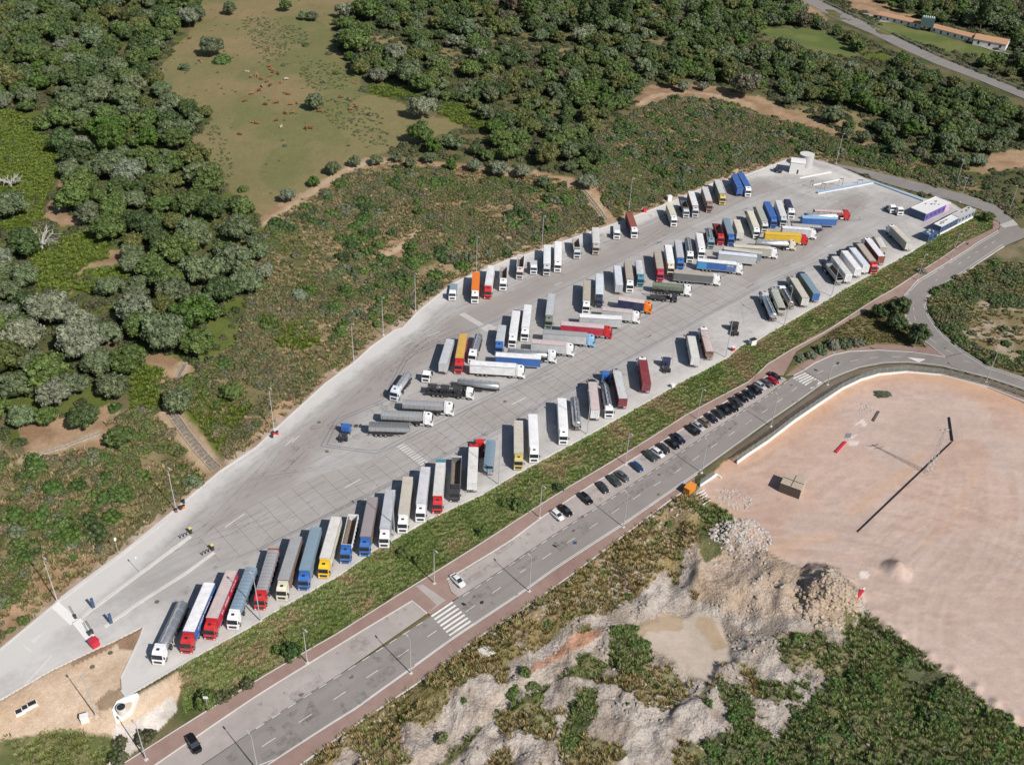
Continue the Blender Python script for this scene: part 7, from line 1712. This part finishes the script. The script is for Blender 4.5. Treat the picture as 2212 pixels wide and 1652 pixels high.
# lattice mast
g = GL((2006,1022)); o = empty('lattice_mast', g, math.radians(20)); tag(o, 'tall lattice pylon mast with crossarm on the sandy plot', 'pylon')
Hm = 15.5; k_ = .75
leg = []
for sx in (-1, 1):
    for sy in (-1, 1): MB().cyl((sx*k_, sy*k_, 0), (sx*.14, sy*.14, Hm), .055, .04, 5).obj('leg', ['galvanised'], o)
mb = MB()
for i in range(16):
    z0, z1 = Hm*i/16, Hm*(i+1)/16; a = k_+(.14-k_)*i/16; b = k_+(.14-k_)*(i+1)/16; s = 1 if i % 2 else -1
    for (p, q) in (((-a*s, -a), (b*s, -b)), ((-a*s, a), (b*s, b)), ((-a, -a*s), (-b, b*s)), ((a, -a*s), (b, b*s))): mb.cyl((p[0], p[1], z0), (q[0], q[1], z1), .028, .028, 4)
mb.obj('bracing', ['galvanised'], o)
MB().box(-1.6, 1.6, -.06, .06, Hm-.6, Hm-.45).box(-1.6, 1.6, -.06, .06, Hm-1.9, Hm-1.8).obj('crossarm', ['galvanised'], o)
for x in (-1.5, 0, 1.5): MB().cyl((x, 0, Hm-.45), (x, 0, Hm+.1), .08, .08, 6).obj('insulator', ['dark_plastic'], o)
# skip, poles, slab
g = Vector(gz((1489,1061), -3.35)); o = empty('orange_skip', (g.x, g.y, -3.35), math.radians(50)); tag(o, 'orange metal waste container at the end of the mesh fence', 'skip')
MB().box(-1.6, 1.6, -.9, .9, .15, 1.9).obj('bin_body', ['orange_paint'], o); MB().box(-1.65, 1.65, -.95, .95, 1.9, 2.0).obj('lid', ['orange_paint'], o)
for i in range(5): MB().box(-1.4+i*.65, -1.3+i*.65, -.96, .96, .2, 1.85).obj('rib', ['orange_paint'], o)
for i in range(5):
    q = i*5.2
    beam('timber_pole', (1481+i*2.4,1079+i*5.8), (1521+i*3.2,1060+i*5.4), .2, .2, 'white_wall', 'pale pole of the row beside the orange skip, %s from the top' % nth(i+1), 'pole', .25)['group'] = 'pale poles laid side by side'
g = GL((1050,1407)); o = MB().box(-1.7, 1.7, -1.3, 1.3, -.5, .35).obj('concrete_slab', ['plinth'], loc=g, rot=(0, 0, .5)); bm_bevel(o.data, .15, 1); tag(o, 'pale broken concrete block lying in the dry grass below the zebra crossing', 'concrete block')
# ================================================================== entrance furniture
def post_sign(name, D, h, w, hh, mat, label, face=(-1, 1), th=.06, cat='sign', z=None, legs=1):
    g = G(D); z = max(g.z, 0.03) if z is None else z; o = empty(name, (g.x, g.y, z+.05), math.atan2(face[1], face[0])); tag(o, label, cat)
    for k in ([0] if legs == 1 else [-w*.4, w*.4]): MB().cyl((0, k, 0), (0, k, h), .05, .05, 6).obj('post', ['galvanised'], o)
    MB().box(.05, .05+th, -w/2, w/2, h-hh, h).obj('panel', [mat], o); return o
post_sign('totem_sign', T('03',812,302), 3.4, .6, 2.9, 'blue_cladding', 'narrow dark blue totem sign on the upper entrance island', (1, -1), .25, legs=2)
post_sign('totem_sign', T('03',965,436), 3.4, .6, 2.9, 'blue_cladding', 'narrow dark blue totem sign on the lower entrance island', (1, -1), .25, legs=2)
post_sign('gate_post_sign', T('02',1030,1490), 5.5, .5, .9, 'white_wall', 'thin pole with small white sign at the upper entrance kerb', (1, -1))
post_sign('gate_post_sign', T('02',1205,1640), 5.0, .3, .6, 'white_wall', 'thin pole on the entrance island between the lanes', (1, -1))
post_sign('road_sign', T('03',1805,1192), 2.9, 1.0, .7, 'white_wall', 'small white sign on the pavement beside the dark round bush', (0, -1))
post_sign('road_sign', T('22',525,1540), 3.0, .9, .9, 'teal_sign' if 'teal_sign' in MATS else 'blue_cladding', 'blue-green road sign at the outer kerb of the road', (0, -1))
post_sign('road_sign', T('13',1945,400), 2.8, .8, .9, 'dark_plastic', 'dark road sign beside the lower zebra crossing', (.3, -1))
post_sign('road_sign', T('V2',560,1125), 3.2, .9, .9, 'dark_plastic', 'dark road sign at the upper zebra crossing', (.3, -1))
post_sign('road_sign', T('R',1695,1190), 2.6, .9, .8, 'dark_plastic', 'dark sign on the pavement beside the access road', (.3, -1))
g = Vector(gz((1961,789), -3.2)); post_sign('signal_pole', (1961,789), 9, .7, 1.5, 'dark_plastic', 'tall pole with a sign panel at the road junction', (0, -1))
def ticket(D, label):
    g = Vector(gz(D, 0)); o = empty('ticket_machine', (g.x, g.y, .2), ULANE); tag(o, label, 'ticket machine', 'ticket machines on the entrance islands')
    MB().box(-.3, .3, -.3, .3, 0, 1.5).obj('housing', ['chassis_steel'], o); MB().box(-.32, .32, -.32, .32, 1.5, 1.65).obj('cover', ['yellow_plastic'], o)
    for i in range(3): MB().cyl((-1.-i*.8, 0, 0), (-1.-i*.8, 0, 1.0), .12, .12, 8).obj('bollard', ['chassis_steel'], o)
ticket(T('02',1650,1305), 'dark ticket machine with yellow cap on the upper entrance island'); ticket(T('02',1840,1450), 'dark ticket machine with yellow cap on the lower entrance island')
def beamL(name, A, B, w, h, mat, label, cat):
    a = Vector(gz(A, 0)); b = Vector(gz(B, 0)); dd = b-a; o = MB().box(0, dd.length, -w/2, w/2, 0, h).obj(name, [mat], loc=(a.x, a.y, .035), rot=(0, 0, math.atan2(dd.y, dd.x))); tag(o, label, cat); return o
beamL('concrete_strip', T('03',470,262), T('03',640,420), 1.9, .08, 'white_wall', 'white concrete strip across the upper entrance lane', 'strip'); beamL('concrete_strip', T('03',660,405), T('03',785,560), 1.9, .08, 'white_wall', 'white concrete strip across the lower entrance lane', 'strip')
for D, an, lb in ((T('03',655,385),-50,'dark barrier post at the head of the upper entrance lane'),(T('03',775,530),-50,'dark barrier post at the head of the lower entrance lane'),(T('03',800,515),-50,'second dark barrier post beside the red booth')):
    g = Vector(gz(D, 0)); o = empty('lane_barrier', (g.x, g.y, .03), math.radians(an)); tag(o, lb, 'barrier', 'lane barriers'); MB().box(-.25, .25, -.25, .25, 0, 1.15).obj('housing', ['chassis_steel'], o); MB().box(-3.2, -.2, -.05, .05, .95, 1.07).obj('boom', ['dark_plastic'], o)
g = Vector(gz(T('03',822,622), 0)); o = empty('red_booth', (g.x, g.y, .03), ULANE+.2); tag(o, 'bright red plastic booth at the corner of the entrance', 'booth'); MB().box(-.8, .8, -.7, .7, 0, 1.7).obj('cabinet', ['red_plastic'], o); MB().box(-.9, .9, -.8, .8, 1.7, 1.85).obj('lid', ['red_plastic'], o)
def block(name, D, sx, sy, h, mat, label, cat, rot=.6, z=None, lid=None, tl='D'):
    g = GL(D) if z is None else Vector((*gz(D, z), z)); o = empty(name, g, rot); tag(o, label, cat); MB().box(-sx/2, sx/2, -sy/2, sy/2, -.1, h).obj('cabinet', [mat], o)
    MB().box(-sx/2-.06, sx/2+.06, -sy/2-.06, sy/2+.06, h, h+.08).obj('lid', [lid or mat], o); return o
block('meter_cabinet', T('03',740,1270), 1.5, 1.0, 1.7, 'white_wall', 'small white perforated block cabinet on the sandy wedge', 'cabinet', .4)
block('litter_bin', (1392,458), 1.3, 1.0, 1.3, 'red_plastic', 'red waste bin on the kerb near the red-brown container lorry', 'bin', .4, .05)
block('white_cabinet', (1445,434), 1.8, 1.2, 2.2, 'white_wall', 'white cabinet at the hillside kerb above the cream lorry', 'cabinet', .4, .0)
block('white_cabinet', (1625,744), 2.0, 1.4, 2.0, 'white_wall', 'white cabinet box on the grass bank corner', 'cabinet', .5, .0, 'dark_plastic')
block('pump_box', (1583,757), .9, .9, 1.3, 'red_plastic', 'red and white pump box at the bank edge', 'box', .3, .05, 'white_wall')
block('white_cabinet', (1453,836), 1.2, .8, 1.0, 'white_wall', 'small white box by the kerb right of the maroon container', 'cabinet', .5, .05)
for i, (x, y) in enumerate(((175,1195),(230,1160),(280,1130))):
    g = GL(T('03', x, y)); o = empty('concrete_cover', (g.x, g.y, g.z), .65); tag(o, 'low concrete pit with dark cover on the sandy wedge, %s from the left' % nth(i+1), 'pit cover', 'pit covers on the sandy wedge'); MB().box(-.9, .9, -.7, .7, -.2, .3).obj('pit_wall', ['white_wall'], o); MB().box(-.75, .75, -.3, .65, .3, .34).obj('cover', ['dark_plastic'], o)
# white pad with well
P4 = [T('03',970,1180),T('03',1010,1105),T('03',1090,1058),T('03',1190,1035),T('03',1205,1060),T('03',1150,1200),T('03',1110,1240),T('03',1005,1300)]
w_ = [GL(p) for p in P4]; c = sum(w_, Vector((0, 0, 0)))/len(w_); v = [(p.x-c.x, p.y-c.y, p.z-c.z-.3) for p in w_]+[(p.x-c.x, p.y-c.y, p.z-c.z+.28) for p in w_]; n = len(w_)
o = empty('concrete_pad', c); tag(o, 'white concrete pad with round well at the tip of the lorry park', 'concrete pad')
link('pad', mesh('pad', v, [tuple(range(n, 2*n)), tuple(range(n-1, -1, -1))]+[(i, (i+1) % n, n+(i+1) % n, n+i) for i in range(n)], ['white_wall']), o)
g = GL(T('03',1055,1180))-c; MB().cyl((g.x, g.y, 0), (g.x, g.y, 1.3), .95, .95, 18).obj('well_ring', ['plinth'], o); MB().cyl((g.x, g.y, 1.3), (g.x, g.y, 1.34), .8, .8, 18).obj('well_cover', ['dark_plastic'], o)
# manhole covers
mh = MB().cyl((0, 0, 0), (0, 0, .02), .42, .42, 14).mesh('manhole_cover', ['ditch_earth'])
for i, (tl, x, y, z) in enumerate((('22',528,1278,1),('22',1262,965,1),('22',1268,795,1),('22',605,1158,1),('22',1878,398,1),('13',822,890,1),('13',1880,197,1),('13',389,1042,1),('12',613,597,0),('12',545,345,0),('V3',1045,985,0),('03',1357,243,0),('V2',198,1165,1),('V2',1532,850,1),('03',797,803,2),('03',953,682,2),('32',210,162,1))):
    p = T(tl, x, y); g = G(p) if z == 1 else GL(p) if z == 2 else Vector((*gz(p, 0), .06)); zz = g.z+(.055 if z == 1 else .03 if z == 2 else .02)
    o = link('manhole_cover', mh, None, (g.x, g.y, zz), scale=(1.25, 1.25, 1)); tag(o, 'dark round manhole cover %s, %s of its line' % ({0: 'in the lorry park', 1: 'in the road', 2: 'on the sandy wedge'}[z], nth(i+1)), 'manhole cover', 'manhole covers')
# rubbish bags by the tip of the island
for i, (x, y) in enumerate(((868,378),(905,385))):
    g = Vector(gz(T('12', x, y), 0)); o = link('rubbish_sack', crown_mesh('sack', 300+i, 8, .5, .9, 2, .02, zmin=0, mat='chassis_steel'), None, (g.x, g.y, .0), scale=(.55, .55, .9)); tag(o, 'black rubbish sack near the detached grey tipper trailer, %s one' % ('left' if i == 0 else 'right'), 'sack')
# litter at the lamp foot
for tl, x, y, col in (('02',1525,1118,'brick'),('02',1590,1085,'orange'),('02',1560,1095,'black'),('02',1588,1040,'black'),('12',150,450,'red'),('12',185,447,'red'),('12',140,475,'black')):
    g = Vector(gz(T(tl, x, y), 0)); o = empty('traffic_barrel', (g.x, g.y, .04)); tag(o, '', 'barrel', 'barrels at the lamp feet'); link('drum', MB().cyl((0, 0, 0), (0, 0, .9), .38, .34, 10).mesh('drum', ['paint']), o, color=COLS[col]); link('rim', MB().cyl((0, 0, .9), (0, 0, .97), .4, .4, 10).mesh('rim', ['dark_plastic']), o)
    o['label'] = '%s barrel at the %s lamp post foot, at %s' % (NAMES[col], 'second' if tl == '02' else 'third', {1525: 'the left of its cluster', 1590: 'the right of its cluster', 1560: 'the middle', 1588: 'the rear', 150: 'the left', 185: 'the right', 140: 'the front'}[x])
simple('channel_stone', (.33, .28, .23), .95, var=.3, scale=2)
simple('step_stone', (.20, .17, .14), .95, var=.4, scale=2)
# ================================================================== stone channels on the hillside
def channel(name, D, w, label, steps=True, mat='channel_stone'):
    P = resample([(q.x, q.y) for q in [GL(p) for p in D]], 1.3); o = empty(name, (P[0].x, P[0].y, 0)); tag(o, label, 'drain channel')
    bedm = MB(); 
    for s in (-1, 1):
        mb = MB(); rings = []
        for i, p in enumerate(P):
            a = P[max(0, i-1)]; b = P[min(len(P)-1, i+1)]; dd = (b-a).normalized(); nn = Vector((-dd.y, dd.x)); c = p+nn*s*w/2; z = float(hland([c.x], [c.y])[0]); c = c-P[0]
            rings.append([(c.x-nn.x*.11, c.y-nn.y*.11, z-.3), (c.x+nn.x*.11, c.y+nn.y*.11, z-.3), (c.x+nn.x*.11, c.y+nn.y*.11, z+.35), (c.x-nn.x*.11, c.y-nn.y*.11, z+.35)])
        mb.loft(rings); mb.obj('side_kerb', [mat], o)
    for a, b in zip(P, P[1:]):
        c = (a+b)/2; dd = b-a; z = float(hland([c.x], [c.y])[0])+.12
        MB().box(-dd.length/2+.04, dd.length/2-.04, -w/2+.18, w/2-.18, -.3, random.uniform(.0, .08)).obj('step_slab', ['step_stone'], o, loc=(c.x-P[0].x, c.y-P[0].y, z), rot=(0, 0, math.atan2(dd.y, dd.x)))
channel('drain_channel', [T('02',1490,275),T('02',1600,430),T('02',1740,610),T('02',1870,745)], 2.5, 'wide stepped stone drain channel running down to the lorry park')
channel('drain_channel', [T('02',235,660),T('02',550,560),T('02',865,440)], .75, 'narrow pale stone gutter crossing the red soil on the left')
channel('drain_channel', [T('01',1600,1495),T('01',1535,1620)], 1.2, 'short stepped drain below the big grey-green oaks')
channel('drain_channel', [T('21',620,0),T('21',720,120),T('21',815,250)], 1.3, 'straight stone drain channel above the red-brown container lorry')
# ================================================================== cows
def cow_mesh(name, pose):
    # joints: position, radius
    J = {'rump': ((-.95, 0, 1.15), .30), 'belly': ((-.25, 0, 1.05), .40), 'chest': ((.55, 0, 1.08), .36), 'neck': ((.95, 0, 1.22), .20), 'head': ((1.25, 0, 1.38), .15), 'nose': ((1.6, 0, 1.22), .10)}
    if pose == 'graze': J['neck'] = ((1.05, 0, .95), .19); J['head'] = ((1.32, 0, .50), .15); J['nose'] = ((1.42, 0, .16), .10)
    drop = 0.62 if pose == 'lie' else 0
    E = [('rump', 'belly'), ('belly', 'chest'), ('chest', 'neck'), ('neck', 'head'), ('head', 'nose')]
    for s, t_ in ((-1, 'a'), (1, 'b')):
        J['fk'+t_] = ((.62, s*.22, .68), .11); J['ff'+t_] = ((.64, s*.22, .30), .07); J['fh'+t_] = ((.66, s*.22, .03), .07); E += [('chest', 'fk'+t_), ('fk'+t_, 'ff'+t_), ('ff'+t_, 'fh'+t_)]
        J['hk'+t_] = ((-.78, s*.24, .72), .15); J['hf'+t_] = ((-.98, s*.23, .40), .075); J['hh'+t_] = ((-.92, s*.23, .03), .07); E += [('rump', 'hk'+t_), ('hk'+t_, 'hf'+t_), ('hf'+t_, 'hh'+t_)]
        if pose == 'lie':
            J['fk'+t_] = ((.75, s*.32, .80), .12); J['ff'+t_] = ((.95, s*.36, .70), .08); J['fh'+t_] = ((.65, s*.38, .68), .07)
            J['hk'+t_] = ((-.6, s*.40, .85), .16); J['hf'+t_] = ((-.9, s*.46, .72), .08); J['hh'+t_] = ((-.5, s*.50, .68), .07)
        J['ear'+t_] = ((J['head'][0][0]-.05, s*.22, J['head'][0][2]+.05), .04); E.append(('head', 'ear'+t_))
    J['tail'] = ((-1.28, 0, .95), .04); J['tuft'] = ((-1.32, 0, .5 if pose != 'lie' else .75), .05); E += [('rump', 'tail'), ('tail', 'tuft')]
    ks = list(J); me = bpy.data.meshes.new(name); me.from_pydata([(J[k][0][0], J[k][0][1], J[k][0][2]-drop) for k in ks], [(ks.index(a), ks.index(b)) for a, b in E], [])
    o = bpy.data.objects.new('tmp', me); COL.objects.link(o); m1 = o.modifiers.new('s', 'SKIN')
    for i, k in enumerate(ks): me.skin_vertices[0].data[i].radius = (J[k][1], J[k][1]*(1.15 if k in ('belly', 'chest', 'rump') else 1)); me.skin_vertices[0].data[i].use_root = (k == 'belly')
    m2 = o.modifiers.new('u', 'SUBSURF'); m2.levels = 1; m2.render_levels = 1
    dg = bpy.context.evaluated_depsgraph_get(); out = bpy.data.meshes.new_from_object(o.evaluated_get(dg)); out.name = name; bpy.data.objects.remove(o)
    out.materials.clear(); out.materials.append(MATS['cow_hide']); return out
m, t, b = newmat('cow_hide'); oi = nd(t, 'ShaderNodeObjectInfo'); tc = nd(t, 'ShaderNodeTexCoord'); n_ = noise(t, 1.3, 1, .5, tc.outputs['Object'])
c = mixc(t, math_(t, 'GREATER_THAN', math_(t, 'ADD', n_, math_(t, 'MULTIPLY', oi.outputs['Random'], .14)), .72), oi.outputs['Color'], (.42, .35, .27)); t.links.new(c, b.inputs['Base Color']); b.inputs['Roughness'].default_value = .8
COW = {k: cow_mesh('cow_body', k) for k in ('stand', 'graze', 'lie')}
HORN = MB().cyl((0, .1, .1), (.05, .3, .25), .03, .01, 5).cyl((0, -.1, .1), (.05, -.3, .25), .03, .01, 5).mesh('horns', ['light_glass'])
cows = [('10',q) for q in ((120,585),(132,612),(150,632),(128,665),(20,670),(42,690),(4,655),(100,712),(125,748),(193,648),(262,695),(217,724),(55,755),(25,793),(280,825),(180,898),(82,912),(355,897),(318,985),(255,990),(175,1050),(217,1100),(433,1122),(475,1118),(10,1075),(735,850),(790,862),(822,882),(872,930),(820,955),(552,972),(966,1003),(575,720),(855,725),(300,912))]+[('00',q) for q in ((1638,342),(1730,535),(1403,605),(2135,624),(2175,672),(2178,820),(2120,882),(2070,1167),(2195,1062))]
ccols = [((.19,.065,.025),'red-brown'),((.25,.11,.05),'ginger'),((.12,.045,.022),'dark red-brown'),((.42,.35,.27),'cream'),((.03,.025,.022),'black')]
lab = []
for tl, q in cows:
    D = T(tl, *q); g = GL(D); pose = random.choices(('stand', 'graze', 'lie'), (2, 4, 3))[0]
    k = 3 if q in ((262,695),(2135,624)) else 4 if q in ((790,862),(966,1003),(575,720),(1403,605)) else random.choices((0, 1, 2, 3), (5, 4, 2, .25))[0]
    cc, cn = ccols[k]
    o = empty('cow', g, random.uniform(0, 6.28)); link('cow_body', COW[pose], o, color=jc(cc, .15), scale=(.95,)*3); tag(o, '', 'cow', 'cattle grazing in the pasture')
    hz = {'stand': (1.25*.95, 0, 1.42*.95), 'graze': (1.3*.95, 0, .6*.95), 'lie': (1.25*.95, 0, .8*.95)}[pose]; link('horns', HORN, o, hz)
    lab.append((o, '%s cow %s on the dry pasture' % (cn, {'stand': 'standing', 'graze': 'grazing', 'lie': 'lying'}[pose]), D[0]))
setlabels(lab)

g = GL((1857,1284)); o = empty('toppled_barrier', g, math.radians(50)); tag(o, 'red and white toppled barrier lying at the edge of the sandy plot', 'barrier')
MB().box(-2.4, 1.6, -.35, .35, .1, .5).obj('panel', ['red_plastic'], o); MB().box(1.6, 2.6, -.12, .12, .1, .4).obj('foot', ['white_wall'], o); MB().box(-3.4, -2.4, -.1, .1, .1, .3).obj('foot', ['white_wall'], o)
